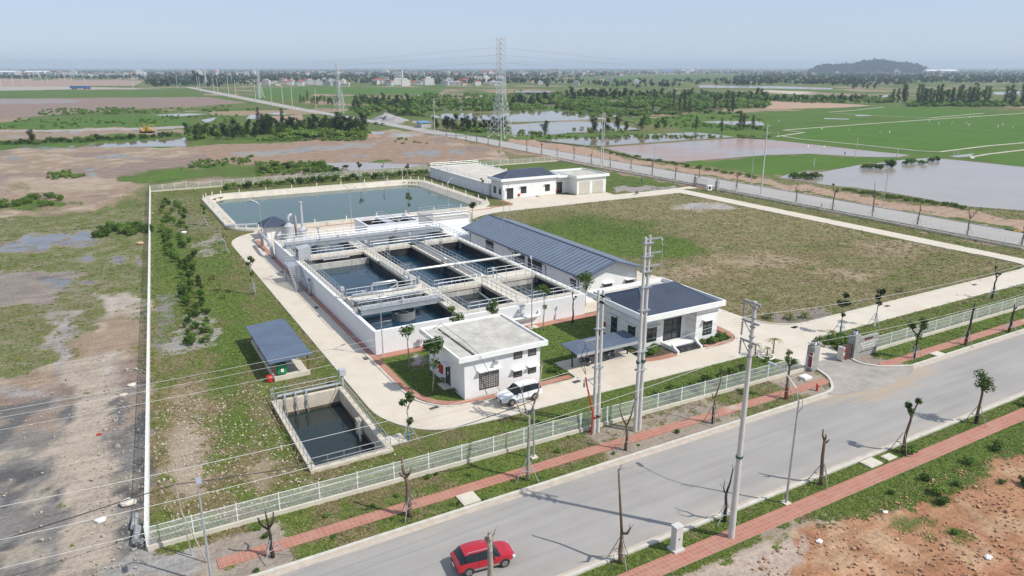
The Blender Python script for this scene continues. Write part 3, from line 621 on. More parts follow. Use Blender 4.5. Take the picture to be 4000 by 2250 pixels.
# inner concrete roads
lc = smooth([(20.3, 66), (20.5, 63), (21.7, 60), (23.5, 57.9), (26.0, 56.9), (30, 56.5)])
rc = smooth([(31, 60.6), (28, 61.0), (26.2, 62.3), (25.1, 64.3), (24.7, 67)])
c1_ = smooth([(70.5, 143.5), (72.5, 145.3), (76, 147.6), (81, 149.4)])
c2_ = smooth([(138.3, 70), (138.0, 63), (136.5, 61.0), (133.5, 60.4)])
c3_ = smooth([(82, 60.4), (80, 60.4), (77.6, 60.9), (75.6, 62.4), (74.5, 64.6), (74.2, 71)])
sheet('inner_road', [(20.3, 146)] + lc + [(31, 56.45), (31, 60.6)] + rc[1:] + [(24.6, 146)], 0.012, M_slab)
sheet('inner_road', [(30.6, 56.46), (64, 56.0), (66, 54.5), (67.6, 50.6), (74.1, 50.6), (74.9, 52.0), (76.6, 55.0), (78, 55.8), (82.4, 55.8), (82.4, 60.4)] + c3_ + [(77.6, 87), (76.6, 93), (72.5, 93), (70.5, 80), (68.0, 78), (67.4, 60.5), (30.6, 60.6)], 0.016, M_slab)
sheet('inner_road', [(82, 55.8), (140, 55.8)] + smooth([(140, 55.9), (141.6, 57), (142.3, 60)]) + [(142.3, 70)] + c2_ + [(82, 60.4)], 0.020, M_slab)
sheet('inner_road', [(138.2, 69.9), (142.3, 69.9), (142.3, 153.5), (137.4, 153.5), (137.9, 100)], 0.024, M_slab)
sheet('inner_road', c1_ + [(137.6, 149), (142.4, 153), (147.8, 152), (147.8, 156.2), (138, 155.0), (120, 155.4), (120.6, 159.6), (110.2, 159.8), (107.0, 163.2), (90.2, 163.2), (89, 158), (88.4, 155.2), (80.8, 156.6), (66, 156.6), (66, 148)], 0.028, M_slab)
sheet('inner_yard', [(26.5, 156.6)] + smooth([(26.2, 155.1), (23.5, 153.4), (21.2, 150), (20.3, 146.5)]) + [(20.3, 145.9), (24.5, 145.9), (24.5, 131.5), (70, 131.5), (70.5, 143.6), (66.4, 148), (66.4, 156.6)], 0.016, M_slab)
sheet('inner_yard', [(55.9, 78.3), (62.5, 78.3), (62.5, 132), (55.9, 132)], 0.020, M_slab)
sheet('parking_bay', [(42.9, 65.5), (52.6, 65.5), (52.4, 61.8), (51.5, 60.0), (42.9, 60.0)], 0.024, M_slab)
mb = MB()
ribbon(mb, [(20.3, 145)] + lc + [(64, 56.0)], 0.2, -0.02, 0.06)
ribbon(mb, smooth([(81, 149.4), (76, 147.6), (72.5, 145.3), (70.5, 143.5)]), 0.2, -0.02, 0.06)
ribbon(mb, smooth([(74.2, 66), (74.5, 64.6), (75.6, 62.4), (77.6, 60.9), (80, 60.4), (82, 60.4)]) + [(133.5, 60.4)] + smooth([(133.5, 60.4), (136.5, 61.0), (138.0, 63), (138.3, 70)]), 0.25, -0.02, 0.12)
ribbon(mb, [(137.9, 75), (137.9, 100), (137.4, 149), (81, 149.4)], 0.2, -0.02, 0.06)
ribbon(mb, [(24.5, 135), (24.65, 67)] + list(reversed(rc)) + [(32, 60.45), (41.5, 60.45)] + smooth([(41.5, 60.45), (42.6, 60.7), (42.85, 61.7), (42.9, 64.5)]), 0.25, -0.02, 0.10)
struct('kerb', mb, M_kerb)
mb = MB()
ribbon(mb, [(25.15, 147)] + [(25.15, 68)] + smooth([(25.3, 67), (25.7, 64.8), (26.8, 62.7), (28.6, 61.5), (31, 61.15)]) + [(38, 61.15), (42.3, 61.4)], 0.85, -0.02, 0.07)
struct('pavement', mb, M_brick)
mb = MB(); ribbon(mb, [(25.6, 77.3), (58.2, 77.3)], 1.3, -0.02, 0.074); struct('pavement', mb, M_brick)
mb = MB(); ribbon(mb, [(26.5, 153.9), (82, 154.2)], 0.75, -0.02, 0.05); ribbon(mb, smooth([(82, 155.0), (86, 155.6), (88.6, 156.4), (89.3, 158.5), (89.2, 163)]), 0.9, -0.02, 0.05); struct('pavement', mb, M_brick)
mb = MB(); ribbon(mb, smooth([(61.8, 60.6), (64.0, 60.4), (66.4, 61.0), (67.6, 62.6), (68.0, 65.5)]), 1.0, -0.02, 0.08); ribbon(mb, smooth([(52.4, 60.9), (54.5, 60.5), (56.9, 60.55)]), .9, -.02, .08); struct('pavement', mb, M_brick)
mb = MB(); ribbon(mb, smooth([(61.6, 60.05), (64.2, 59.8), (66.9, 60.5), (68.2, 62.4), (68.6, 65.5)]), .2, -0.02, 0.1); struct('kerb', mb, M_kerb)
sheet('flower_bed', [(62, 60.9), (66.2, 61.2), (67.1, 63), (67.4, 66), (65, 66), (64.9, 61.9), (62, 61.9)], .034, mat('bed_soil', (.10, .085, .05), .95, .3, 3.0)); sheet('flower_bed', [(52.6, 61.3), (57.2, 60.95), (57.2, 63.6), (54, 63.6), (52.9, 65)], .034, MATS['bed_soil'])
# basin-lined pond
def lining(outer, inner_r, z0, z1): pass
M_lining = mat('pond_lining', (0.56, 0.51, 0.42), 0.85, 0.08, 0.5, col2=(0.44, 0.40, 0.33), stain=0.45, stain_col=(0.36, 0.30, 0.22))
rings = []
for off, z in ((-1.4, 0.03), (-1.3, 0.42), (0.5, 0.42), (2.6, -1.3)):
    rings.append([(x, y, z) for x, y in rrect(POND[0] + off, POND[1] - off, POND[2] + off, POND[3] - off, max(2.0, 6.0 - off), 8)])
mb = MB(); n = len(rings[0])
for r_ in rings: mb.v += r_
for i in range(len(rings) - 1):
    for k in range(n): mb.f.append((i * n + k, i * n + (k + 1) % n, (i + 1) * n + (k + 1) % n, (i + 1) * n + k)); mb.m.append(0)
struct('pond_bank', mb, M_lining)
W_pond = water_mat('pond_water', (0.045, 0.09, 0.072), 0.05, 0.006, 1.5, (0.06, 0.105, 0.082), 0.04, (0.35, 0.65), 0.33)
sheet('water', rrect(POND[0] + 1.6, POND[1] - 1.6, POND[2] + 1.6, POND[3] - 1.6, 4), -0.75, W_pond)
W_fish = water_mat('fish_pond_water', (0.26, 0.20, 0.135), 0.05, 0.004, 0.8, (0.20, 0.16, 0.11), 0.03, (0.35, 0.65), 0.4)
W_mud = water_mat('flooded_field', (0.30, 0.255, 0.22), 0.20, 0.003, 0.8, (0.33, 0.195, 0.13), 0.028, (0.44, 0.54), 0.3)
W_flood = water_mat('flooded_field_grey', (0.335, 0.285, 0.245), 0.16, 0.003, 0.8, (0.30, 0.25, 0.21), 0.03, (0.35, 0.65), 0.32)
def pond(mat_, z, c, *pts): return sheet('water', [CP(*( (p[0], p[1], p[2]) if len(p) == 3 else (c, p[0], p[1]))) for p in pts], z, mat_)
pond(W_fish, 0.03, 'f2', ('f1', 1690, 650), ('f1', 1900, 628), ('f1', 2200, 622), ('f1', 2460, 625), (0, 615), (300, 602), (480, 600), (600, 622), (850, 655), (985, 672), (860, 684), (700, 690), (400, 702), (60, 712), ('f1', 2400, 700), ('f1', 1950, 690))
pond(W_fish, 0.03, 'f2', (60, 737), (300, 718), (700, 706), (900, 716), (1000, 720), (1120, 750), (1300, 790), (900, 815), (550, 826), (330, 846), (60, 846), ('f1', 2300, 800), ('f1', 2350, 750))
pond(W_fish, 0.03, 'f2', (730, 590), (870, 570), (1000, 580), (1200, 590), (1600, 570), (2100, 560), (2150, 610), (1700, 620), (1250, 625), (1200, 662), (1050, 662), (930, 642))
pond(W_fish, 0.03, 'f2', (260, 905), (400, 888), (560, 878), (900, 864), (1400, 834), (1800, 816), (2000, 830), (2260, 866), (2100, 880), (1500, 916), (1000, 950), (800, 956), (560, 930), (400, 935))
pond(W_mud, 0.03, 'f2', (900, 968), (1100, 948), (1700, 905), (2300, 876), (2576, 890), ('f3', 300, 922), ('f3', 700, 968), ('f3', 1100, 1012), ('f3', 1430, 1045), ('f3', 1300, 1068), ('f3', 900, 1062), ('f3', 400, 1032), ('f3', 0, 1045), (2300, 1066), (1700, 1115), (1300, 1080), (1150, 1040))
pond(W_flood, 0.03, 'f3', (110, 1272), (240, 1225), (400, 1215), (540, 1218), (900, 1150), (1100, 1128), (1400, 1088), (1650, 1075), (1770, 1088), (1900, 1097), (2576, 1167), (3600, 1260), ('r4', 3600, 680), ('r4', 2576, 575), ('r4', 1950, 528), ('r4', 1500, 440), ('r4', 1200, 390), ('r4', 900, 345), ('r4', 700, 330), ('r4', 400, 290))
pond(W_flood, 0.03, 'f3', (1820, 1055), (2070, 1030), (2050, 1058), (1900, 1070))
pond(W_flood, 0.03, 'f3', (-700, 345), (0, 350), (350, 360), (655, 372), (640, 386), (0, 374), (-700, 365))
pond(W_fish, 0.03, 'f0', (640, 962), (1000, 932), (1700, 882), (1880, 866), (1950, 900), (1900, 960), (1400, 962), (1000, 967))
pond(W_flood, 0.03, 'f0', (1550, 640), (1900, 627), (2100, 632), (1800, 657), (1620, 652))
pond(W_flood, 0.03, 'f0', (2020, 692), (2180, 665), (2100, 732)); pond(W_flood, 0.03, 'f1', (-100, 680), (-60, 640), (60, 645), (30, 685))
pond(W_flood, 0.03, 'f1', (100, 625), (250, 615), (320, 635), (200, 640))
pond(W_fish, 0.03, 'f1', (250, 842), (400, 820), (700, 830), (900, 850), (850, 872), (700, 888), (400, 892), (250, 872))
pond(W_flood, 0.05, 'f1', (390, 1140), (560, 1120), (700, 1130), (1000, 1118), (1200, 1125), (1700, 1145), (1500, 1172), (900, 1205), (700, 1172), (480, 1152))
pond(W_fish, 0.03, 'f1', (1160, 806), (1300, 815), (1270, 840), (1160, 842)); pond(W_fish, 0.05, 'f1', (820, 1105), (930, 1100), (900, 1115))
pond(W_flood, 0.04, 'f2', (1900, 712), (2100, 702), (2500, 705), (2550, 745), (2300, 750), (2050, 725))
pond(W_fish, 0.03, 'f1', (1100, 600), (1700, 605), (1750, 650), (1400, 650)); pond(W_flood, 0.03, 'f1', (1600, 590), (2350, 578), (2400, 585), (1650, 597))
pond(W_flood, 0.03, 'f2', (30, 575), (560, 520), (590, 527), (100, 583))
pond(W_flood, 0.03, 'f1', (1600, 440), (2450, 450), (2470, 460), (1600, 447)); pond(W_flood, 0.03, 'f3', (870, 640), (1000, 640), (1050, 650), (900, 655))
pond(W_flood, 0.03, 'f3', (2250, 412), (2700, 400), (2750, 435), (2300, 437)); pond(W_flood, 0.03, 'f3', (560, 672), (820, 680), (810, 688), (570, 682))
pond(W_flood, 0.03, 'f3', (1110, 445), (1250, 440), (1240, 460), (1120, 462))
# pale mud banks round the rice
mb = MB(); M_bank = mat('mud_bank', (0.52, 0.47, 0.40), 0.9, 0.1, 0.3)
for pts in ([(150, 795), (900, 740), (1600, 690), (2576, 624), (3400, 570)], [(80, 860), (360, 820), (150, 795)], [(610, 615), (870, 595), (1160, 562)], [(680, 625), (900, 640), (1620, 672), (2170, 625)], [(1720, 1015), (2200, 955), (2576, 922), (3400, 860)], [(2060, 1082), (2050, 1065), (2210, 1037), (2576, 994), (3400, 945)], [(140, 855), (300, 882), (900, 940), (1500, 1003), (1720, 1015)]):
    ribbon(mb, [CP('f3', *p) for p in pts], 1.3, 0.0, 0.12)
struct('bank', mb, M_bank)
mb = MB()
for c, pts in (('f2', [(560, 828), (900, 818), (1300, 792), (1250, 720), (985, 672), (600, 618)]), ('f2', [(260, 900), (560, 935), (800, 962), (1000, 955), (1500, 920), (2260, 868), (2576, 885)]), ('f2', [(880, 970), (1300, 1088), (1800, 1140)])):
    ribbon(mb, [CP(c, *p) for p in pts], 2.0, 0.0, 0.35)
struct('bank', mb, mat('grassy_bank', (0.10, 0.13, 0.04), 0.9, 0.3, 0.4, col2=(0.17, 0.13, 0.08)))
# ------------------------------------------------------------------ buildings
def fb(mb, face, a0, a1, d0, d1, z0, z1, pos):
    """box on a facade: a along the wall, d outward from it"""
    if face == 'S': mb.box(a0, a1, pos - d1, pos - d0, z0, z1)
    elif face == 'N': mb.box(a0, a1, pos + d0, pos + d1, z0, z1)
    elif face == 'W': mb.box(pos - d1, pos - d0, a0, a1, z0, z1)
    else: mb.box(pos + d0, pos + d1, a0, a1, z0, z1)
def window(parent, face, a0, a1, z0, z1, pos, canopy=True, louvre=False, mull=1, transom=True, name='window', label=None):
    mb = MB(); w = 0.09
    fb(mb, face, a0, a1, -0.05, 0.05, z0, z0 + w, pos); fb(mb, face, a0, a1, -0.05, 0.05, z1 - w, z1, pos)
    fb(mb, face, a0, a0 + w, -0.05, 0.05, z0 + w, z1 - w, pos); fb(mb, face, a1 - w, a1, -0.05, 0.05, z0 + w, z1 - w, pos)
    for k in range(mull):
        c = a0 + (a1 - a0) * (k + 1) / (mull + 1); fb(mb, face, c - w / 2, c + w / 2, -0.05, 0.045, z0 + w, z1 - w, pos)
    if transom: fb(mb, face, a0 + w, a1 - w, -0.05, 0.04, z1 - 0.42, z1 - 0.36, pos)
    f = mb.build(name, M_dark, parent)
    if label: f['label'] = label
    if louvre:
        mb = MB(); n = 6
        for k in range(n):
            z = z0 + w + (z1 - z0 - 2 * w) * k / n; fb(mb, face, a0 + w, a1 - w, 0.005, 0.042, z + 0.02, z + 0.07, pos)
        mb.build('louvre', mat('louvre_grey', (0.22, 0.21, 0.20), 0.6), f)
        mb = MB(); fb(mb, face, a0 + w, a1 - w, -0.03, 0.003, z0 + w, z1 - w, pos); mb.build('backing', M_dark, f)
    else:
        mb = MB(); fb(mb, face, a0 + w, a1 - w, -0.03, 0.012, z0 + w, z1 - w, pos); mb.build('pane', M_glass, f)
    if canopy:
        mb = MB(); fb(mb, face, a0 - 0.22, a1 + 0.22, 0.0, 0.55, z1 + 0.12, z1 + 0.22, pos); mb.build('canopy', M_trim, parent)
    return f
def door(parent, face, a0, a1, z0, z1, pos, glass=True, canopy=False, notice=False):
    mb = MB(); w = 0.1
    fb(mb, face, a0, a0 + w, -0.05, 0.06, z0, z1, pos); fb(mb, face, a1 - w, a1, -0.05, 0.06, z0, z1, pos); fb(mb, face, a0 + w, a1 - w, -0.05, 0.06, z1 - w, z1, pos)
    c = (a0 + a1) / 2
    if glass: fb(mb, face, c - 0.05, c + 0.05, -0.05, 0.055, z0, z1 - w, pos); fb(mb, face, a0 + w, a1 - w, -0.05, 0.05, z0, z0 + 0.14, pos); fb(mb, face, a0 + w, a1 - w, -0.05, 0.05, z0 + 2.0, z0 + 2.08, pos) if z1 - z0 > 2.3 else None
    f = mb.build('door', M_dark, parent)
    mb = MB(); fb(mb, face, a0 + w, a1 - w, -0.03, 0.015, z0, z1 - w, pos); mb.build('pane' if glass else 'leaf', M_glass if glass else mat('door_leaf', (0.06, 0.05, 0.05), 0.5), f)
    mb = MB(); fb(mb, face, c + 0.12, c + 0.16, 0.06, 0.12, z0 + 0.95, z0 + 1.15, pos); mb.build('handle', M_galv, f)
    if notice:
        mb = MB(); fb(mb, face, c - 0.12, c + 0.14, 0.02, 0.03, z0 + 1.2, z0 + 1.5, pos); mb.build('notice', M_trim, f)
    if canopy:
        mb = MB(); fb(mb, face, a0 - 0.25, a1 + 0.25, 0.0, 0.6, z1 + 0.1, z1 + 0.2, pos); mb.build('canopy', M_trim, parent)
    return f
def parapet(parent, x0, x1, y0, y1, zb, zt, zroof, rim, m_out, m_roof, soffit=True):
    mb = MB()
    mb.box(x0, x1, y0, y0 + rim, zb, zt); mb.box(x0, x1, y1 - rim, y1, zb, zt); mb.box(x0, x0 + rim, y0 + rim, y1 - rim, zb, zt); mb.box(x1 - rim, x1, y0 + rim, y1 - rim, zb, zt)
    p = mb.build('parapet', m_out, parent, bevel=0.02)
    mb = MB(); mb.box(x0 + rim, x1 - rim, y0 + rim, y1 - rim, zb + 0.02, zroof); mb.build('roof', m_roof, parent)
    return p
def hip_roof(parent, x0, x1, y0, y1, z0, rx0, rx1, ry, z1, m, trim):
    mb = MB()
    a, b, c, d = (x0, y0, z0), (x1, y0, z0), (x1, y1, z0), (x0, y1, z0); e, f = (rx0, ry, z1), (rx1, ry, z1)
    mb.add([a, b, c, d, e, f], [(0, 1, 5, 4), (1, 2, 5), (2, 3, 4, 5), (3, 0, 4), (3, 2, 1, 0)])
    r = mb.build('roof', m, parent)
    mb = MB()
    for p, q in ((a, e), (d, e), (b, f), (c, f), (e, f)): mb.tube([p, q], 0.09, 6)
    mb.build('ridge_cap', trim, r)
    return r
def tile_mat(name, col, pitch, axis, depth=0.03, stripe=None, dark=0.75):
    """sheet-metal or tile roof: ribs run by a wave along one axis of the building"""
    m = bpy.data.materials.new(name); m.use_nodes = True; global t, N, L
    t = m.node_tree; N = t.nodes.new; L = t.links.new; B = t.nodes['Principled BSDF']
    geo = N('ShaderNodeNewGeometry'); pos = geo.outputs['Position']; sx = N('ShaderNodeSeparateXYZ'); L(pos, sx.inputs[0]); v = sx.outputs[axis]
    fr = math_('FRACT', math_('MULTIPLY', v, 1.0 / pitch)); rib = math_('LESS_THAN', math_('ABSOLUTE', math_('SUBTRACT', fr, 0.5)), 0.09)
    n = noise_(pos, 0.4, 7); nf = noise_(pos, 3.0, 4)
    c = mix_(rng_(math_('ADD', math_('MULTIPLY', n, .7), math_('MULTIPLY', nf, .3)), 0.3, 0.7), tuple(x * dark for x in col), tuple(min(1, x * 1.15) for x in col))
    if stripe: c = mix_(math_('MULTIPLY', rib, 0.8), c, stripe)
    L(c, B.inputs['Base Color']); B.inputs['Roughness'].default_value = 0.55; B.inputs['Specular IOR Level'].default_value = 0.35
    bp = N('ShaderNodeBump'); L(rib, bp.inputs['Height']); bp.inputs['Distance'].default_value = depth; bp.inputs['Strength'].default_value = 0.7; L(bp.outputs[0], B.inputs['Normal'])
    return m
M_hallroof = tile_mat('ribbed_roof', (0.115, 0.15, 0.205), 1.02, 1, 0.02, (0.32, 0.34, 0.36))
M_shedroof = tile_mat('ribbed_shed_roof', (0.11, 0.145, 0.205), 0.3, 1, 0.03)
M_tiles = tile_mat('roof_tiles', (0.052, 0.066, 0.098), 0.33, 0, 0.03)
M_cap = mat('ridge_cap', (0.085, 0.11, 0.17), 0.45, 0.05, 1.0)
M_roofconc = mat('flat_roof_concrete', (0.52, 0.49, 0.43), 0.9, 0.1, 0.45, col2=(0.33, 0.315, 0.285), bump=0.006, stain=0.7, stain_col=(0.62, 0.60, 0.55))

# the flat-roofed building beside the white car
b = thing('utility_building', 'small white building with a flat bare concrete roof beside the white car', 'building', (34, 66, 0))
mb = MB(); mb.box(29.5, 38.6, 61.8, 70.9, 0, 4.36); mb.build('wall', M_white, b)
parapet(b, 28.7, 39.3, 61.3, 71.7, 4.36, 4.92, 4.70, 0.22, M_trim, M_roofconc)
mb = MB(); mb.box(30.6, 30.75, 61.9, 70.8, 4.69, 4.80); mb.build('gutter', mat('gutter_stain', (0.09, 0.085, 0.08), 0.9), b)
door(b, 'W', 65.3, 66.4, 0.15, 2.5, 29.5, glass=False, canopy=True, notice=True)
mb = MB(); mb.box(28.6, 29.48, 65.0, 66.7, 0, 0.15); mb.build('step', M_conc, b)
w_ = window(b, 'S', 31.2, 33.5, 0.75, 2.75, 61.8, True, False, 1, False, label='tall barred window in a brown frame')
mb = MB()
for k in range(11): mb.box(31.3 + k * 0.205, 31.33 + k * 0.205, 61.72, 61.75, 0.84, 2.66)
for k in range(9): mb.box(31.3, 33.4, 61.715, 61.735, 0.95 + k * 0.2, 0.98 + k * 0.2)
mb.build('grille', mat('grille', (0.62, 0.58, 0.54), 0.5), w_)
window(b, 'S', 35.3, 36.35, 1.25, 2.05, 61.8, True, True, 0, False); window(b, 'S', 37.1, 38.1, 1.3, 2.1, 61.8, True, True, 0, False)
window(b, 'S', 35.3, 36.35, 3.35, 4.2, 61.8, False, True, 0, False); window(b, 'S', 37.1, 38.1, 3.35, 4.2, 61.8, False, True, 0, False)
mb = MB(); mb.frus((33.0, 61.8, 3.65), (33.0, 61.35, 3.58), 0.16, 0.24, 12); mb.build('vent_cowl', M_pvc, b, smooth=False)
mb = MB(); mb.box(29.30, 29.49, 67.2, 67.9, 0.9, 1.9); t_ = mb.build('fire_box', M_red, b)
# the cable that drops off its roof
mb = MB(); c_ = [CP('c3', 360, 548, 5.3), CP('c3', 440, 650, 5.1), CP('c3', 520, 800, 5.0), (31.0, 60.9)]
pts = [(29.9, 70.6, 4.9), (30.6, 69.9, 5.7), (31.0, 68.0, 5.3), (31.2, 65.0, 5.05), (31.0, 61.6, 4.98), (31.1, 61.15, 4.6), (32.6, 61.0, 1.6), (33.4, 60.9, 0.1)]
mb.tube(smooth3 if False else pts, 0.035, 5)
tag(mb.build('roof_cable', mat('grey_cable', (0.23, 0.23, 0.22), 0.6)), 'grey cable lying across the flat concrete roof and hanging down the wall', 'cable')
# office
b = thing('office_building', 'white office with a dark blue hipped roof behind a white parapet, beside the main gate', 'building', (59, 68, 0))
mb = MB(); mb.box(54.0, 64.9, 63.6, 72.6, 0, 4.55); mb.box(61.3, 64.9, 61.9, 63.598, 0, 4.55); mb.build('wall', M_white, b)
M_groove = mat('groove_grey', (0.45, 0.45, 0.46), 0.8)
for z in (1.25, 2.1, 2.95, 3.75):
    for q in ((53.97, 54.003, 63.7, 72.5), (54.1, 57.2, 63.57, 63.603), (61.4, 64.8, 61.87, 61.903), (61.27, 61.303, 62.0, 63.5)): mb = MB(); mb.box(*q, z, z + .03); mb.build('wall_groove', M_groove, b)
parapet(b, 52.7, 65.5, 61.3, 73.2, 4.55, 5.25, 4.75, 0.2, M_trim, M_roofconc)
hip_roof(b, 53.2, 65.0, 61.8, 71.8, 4.8, 56.2, 61.9, 67.0, 6.75, M_tiles, M_cap)
window(b, 'W', 64.6, 66.0, 0.85, 2.8, 54.0); door(b, 'W', 68.2, 69.4, 0.4, 2.95, 54.0, True, True)
window(b, 'S', 55.0, 56.5, 0.85, 2.8, 63.6); window(b, 'S', 62.5, 64.0, 0.95, 2.85, 61.9)
door(b, 'S', 57.6, 60.4, 0.55, 3.35, 63.6, True, False)
mb = MB(); mb.box(57.3, 61.3, 61.7, 63.59, 0, 0.52); mb.build('porch_floor', M_trim, b)
mb = MB()
for k in range(3): mb.box(57.6, 61.0, 61.7 - 0.34 * (k + 1), 61.698 - 0.34 * k, 0, 0.40 - 0.13 * k)
mb.build('steps', mat('dark_granite', (0.05, 0.05, 0.055), 0.25, 0.3, 3.0, stain=0.4, stain_col=(0.3, 0.3, 0.3)), b)
for x in (57.3, 61.05):
  mb = MB(); mb.add([(x, 61.68, 0), (x + .25, 61.68, 0), (x, 60.5, 0), (x + .25, 60.5, 0), (x, 61.68, 0.95), (x + .25, 61.68, 0.95), (x, 60.5, 0.3), (x + .25, 60.5, 0.3), (x, 61.1, 0.5), (x + .25, 61.1, 0.5)], [(0, 2, 3, 1), (4, 5, 9, 8), (8, 9, 7, 6), (2, 6, 7, 3), (0, 4, 8, 6, 2), (1, 3, 7, 9, 5), (0, 1, 5, 4)]); mb.build('step_wall', M_trim, b)
mb = MB(); mb.box(53.7, 53.99, 70.6, 71.2, 0.9, 1.5); mb.build('fire_box', M_red, b)
# long hall
b = thing('process_hall', 'long white hall with a ribbed blue gabled roof standing beside the tanks', 'building', (63.5, 100, 0))
mb = MB(); X0, X1, Y0, Y1, ZE, ZR = 59.0, 68.4, 82.2, 120.2, 4.35, 5.95
mb.add([(X0, Y0, 0), (X1, Y0, 0), (X1, Y0, ZE), (63.6, Y0, ZR - 0.1), (X0, Y0, ZE), (X0, Y1, 0), (X1, Y1, 0), (X1, Y1, ZE), (63.6, Y1, ZR - 0.1), (X0, Y1, ZE)], [(0, 1, 2, 3, 4), (9, 8, 7, 6, 5), (0, 4, 9, 5), (1, 6, 7, 2), (4, 3, 8, 9), (3, 2, 7, 8)])
mb.build('wall', M_white, b)
mb = MB(); ex0, ex1, ey0, ey1 = 57.9, 69.5, 81.1, 121.0; zl = 4.14; th = 0.12
mb.add([(ex0, ey0, zl), (63.6, ey0, ZR), (ex1, ey0, zl), (ex0, ey1, zl), (63.6, ey1, ZR), (ex1, ey1, zl), (ex0, ey0, zl - th), (63.6, ey0, ZR - th), (ex1, ey0, zl - th), (ex0, ey1, zl - th), (63.6, ey1, ZR - th), (ex1, ey1, zl - th)],
       [(0, 1, 4, 3), (1, 2, 5, 4), (6, 9, 10, 7), (7, 10, 11, 8), (0, 6, 7, 1), (1, 7, 8, 2), (3, 4, 10, 9), (4, 5, 11, 10), (0, 3, 9, 6), (2, 8, 11, 5)])
r_ = mb.build('roof', M_hallroof, b)
mb = MB(); mb.tube([(63.6, ey0, ZR), (63.6, ey1, ZR)], 0.14, 6); mb.build('ridge_cap', M_cap, r_)
mb = MB()
for xx in (ex0, ex1): mb.box(xx - 0.1, xx + 0.1, ey0, ey1, zl - 0.28, zl - 0.02)
for s_ in (-1, 1): mb.tube([(63.6 + s_ * 5.75, ey0, zl - 0.05), (63.6, ey0, ZR - 0.02)], 0.13, 4)
mb.build('fascia', M_cap, r_)
for y in (84.0, 93.0, 103.5, 119.6):
    mb = MB(); mb.tube([(ex0, y, zl - 0.2), (ex0 + 0.2, y, zl - 0.5), (58.9, y, zl - 1.1), (58.93, y, 0.1)], 0.07, 6); mb.build('downpipe', M_cap, b)
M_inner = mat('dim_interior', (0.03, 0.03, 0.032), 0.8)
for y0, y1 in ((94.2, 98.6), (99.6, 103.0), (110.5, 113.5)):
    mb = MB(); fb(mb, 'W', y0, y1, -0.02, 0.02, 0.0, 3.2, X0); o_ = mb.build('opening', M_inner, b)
    mb = MB(); fb(mb, 'W', y0 + .4, y0 + 1.5, 0.02, 0.5, 1.0, 2.4, X0); mb.build('blower', mat('machine_green', (0.10, 0.13, 0.12), 0.5), o_)
window(b, 'W', 84.6, 86.2, 0.8, 2.8, X0, False); window(b, 'S', 62.2, 63.8, 1.6, 2.4, Y0, True, True, 1, False); window(b, 'S', 66.3, 67.8, 1.6, 2.4, Y0, True, True, 1, False)
for k in range(2): mb = MB(); mb.tube([(61.8, 117.6 - 4 * k, 5.45), (61.8, 117.6 - 4 * k, 5.75)], 0.05, 6); mb.build('roof_anchor', M_galv, r_)
mb = MB(); mb.tube([(63.6, 113, 5.9), (63.6, 113, 10.4)], [0.05, 0.02], 6); mb.build('lightning_rod', M_galv, b)
mb = MB(); mb.tube([(63.6, 113, 8.2), (61.0, 112.0, 5.3)], 0.015, 4); mb.tube([(63.6, 113, 8.2), (65.9, 109, 5.4)], 0.015, 4); mb.build('guy_wire', M_galv, b)
# back building with its garage wing
b = thing('control_building', 'low white building with a dark hipped roof near the pond, joined to a garage wing', 'building', (105, 166, 0))
mb = MB(); mb.box(90.0, 106.4, 163.4, 169.6, 0, 4.75); mb.box(106.402, 111.0, 164.6, 172, 0, 4.4); mb.box(111.002, 120.6, 160.0, 172, 0, 4.5); mb.build('wall', M_white, b)
parapet(b, 89.2, 107.2, 162.7, 170.2, 4.75, 5.45, 5.1, 0.2, M_trim, M_roofconc)
hip_roof(b, 89.7, 106.7, 163.2, 169.8, 5.12, 94.4, 103.6, 166.6, 7.15, M_tiles, M_cap)
parapet(b, 110.4, 121.3, 159.4, 172.6, 4.5, 5.2, 4.8, 0.22, M_trim, M_roofconc); parapet(b, 107.25, 110.38, 163.4, 172.6, 4.4, 5.0, 4.9, 0.22, M_trim, M_roofconc)
window(b, 'W', 164.2, 165.3, 1.2, 3.0, 90.0, False); window(b, 'W', 166.8, 168.3, 1.2, 3.0, 90.0, False)
door(b, 'S', 91.3, 93.2, 0.1, 2.9, 163.4, True, True); window(b, 'S', 95.5, 97.2, 1.2, 3.0, 163.4); window(b, 'S', 103.0, 104.5, 1.2, 3.0, 163.4)
door(b, 'S', 107.4, 109.2, 0.1, 3.1, 164.6, True, False)
for x in (111.7, 116.1):
    mb = MB(); fb(mb, 'S', x, x + 3.5, -0.05, 0.03, 0.05, 3.5, 160.0); sh = mb.build('roller_shutter', mat('shutter_cream', (0.56, 0.53, 0.45), 0.6, 0.04, 1.0), b)
    mb = MB()
    for k in range(8): fb(mb, 'S', x, x + 3.5, 0.03, 0.06, 0.3 + k * 0.42, 0.36 + k * 0.42, 160.0)
    mb.build('slat', mat('shutter_rib', (0.47, 0.45, 0.38), 0.6), sh)
for x, y in ((94.6, 163.4), (106.9, 164.6)):
    mb = MB(); mb.box(x, x + 0.6, y - 0.22, y - 0.003, 0.6, 1.2); mb.build('fire_box', M_red, b)
b = thing('sludge_tank', 'long low grey concrete tank with a pale flat top behind the pond', 'tank', (98, 190, 0))
mb = MB(); mb.box(90.0, 107.0, 171.0, 210.5, 0, 2.95); mb.build('wall', M_tankwall, b)
parapet(b, 89.85, 107.2, 170.9, 210.7, 2.95, 3.22, 3.1, 0.3, M_trim, mat('tank_roof', (0.56, 0.52, 0.45), 0.9, 0.1, 0.25, stain=0.5, stain_col=(0.36, 0.34, 0.31)))
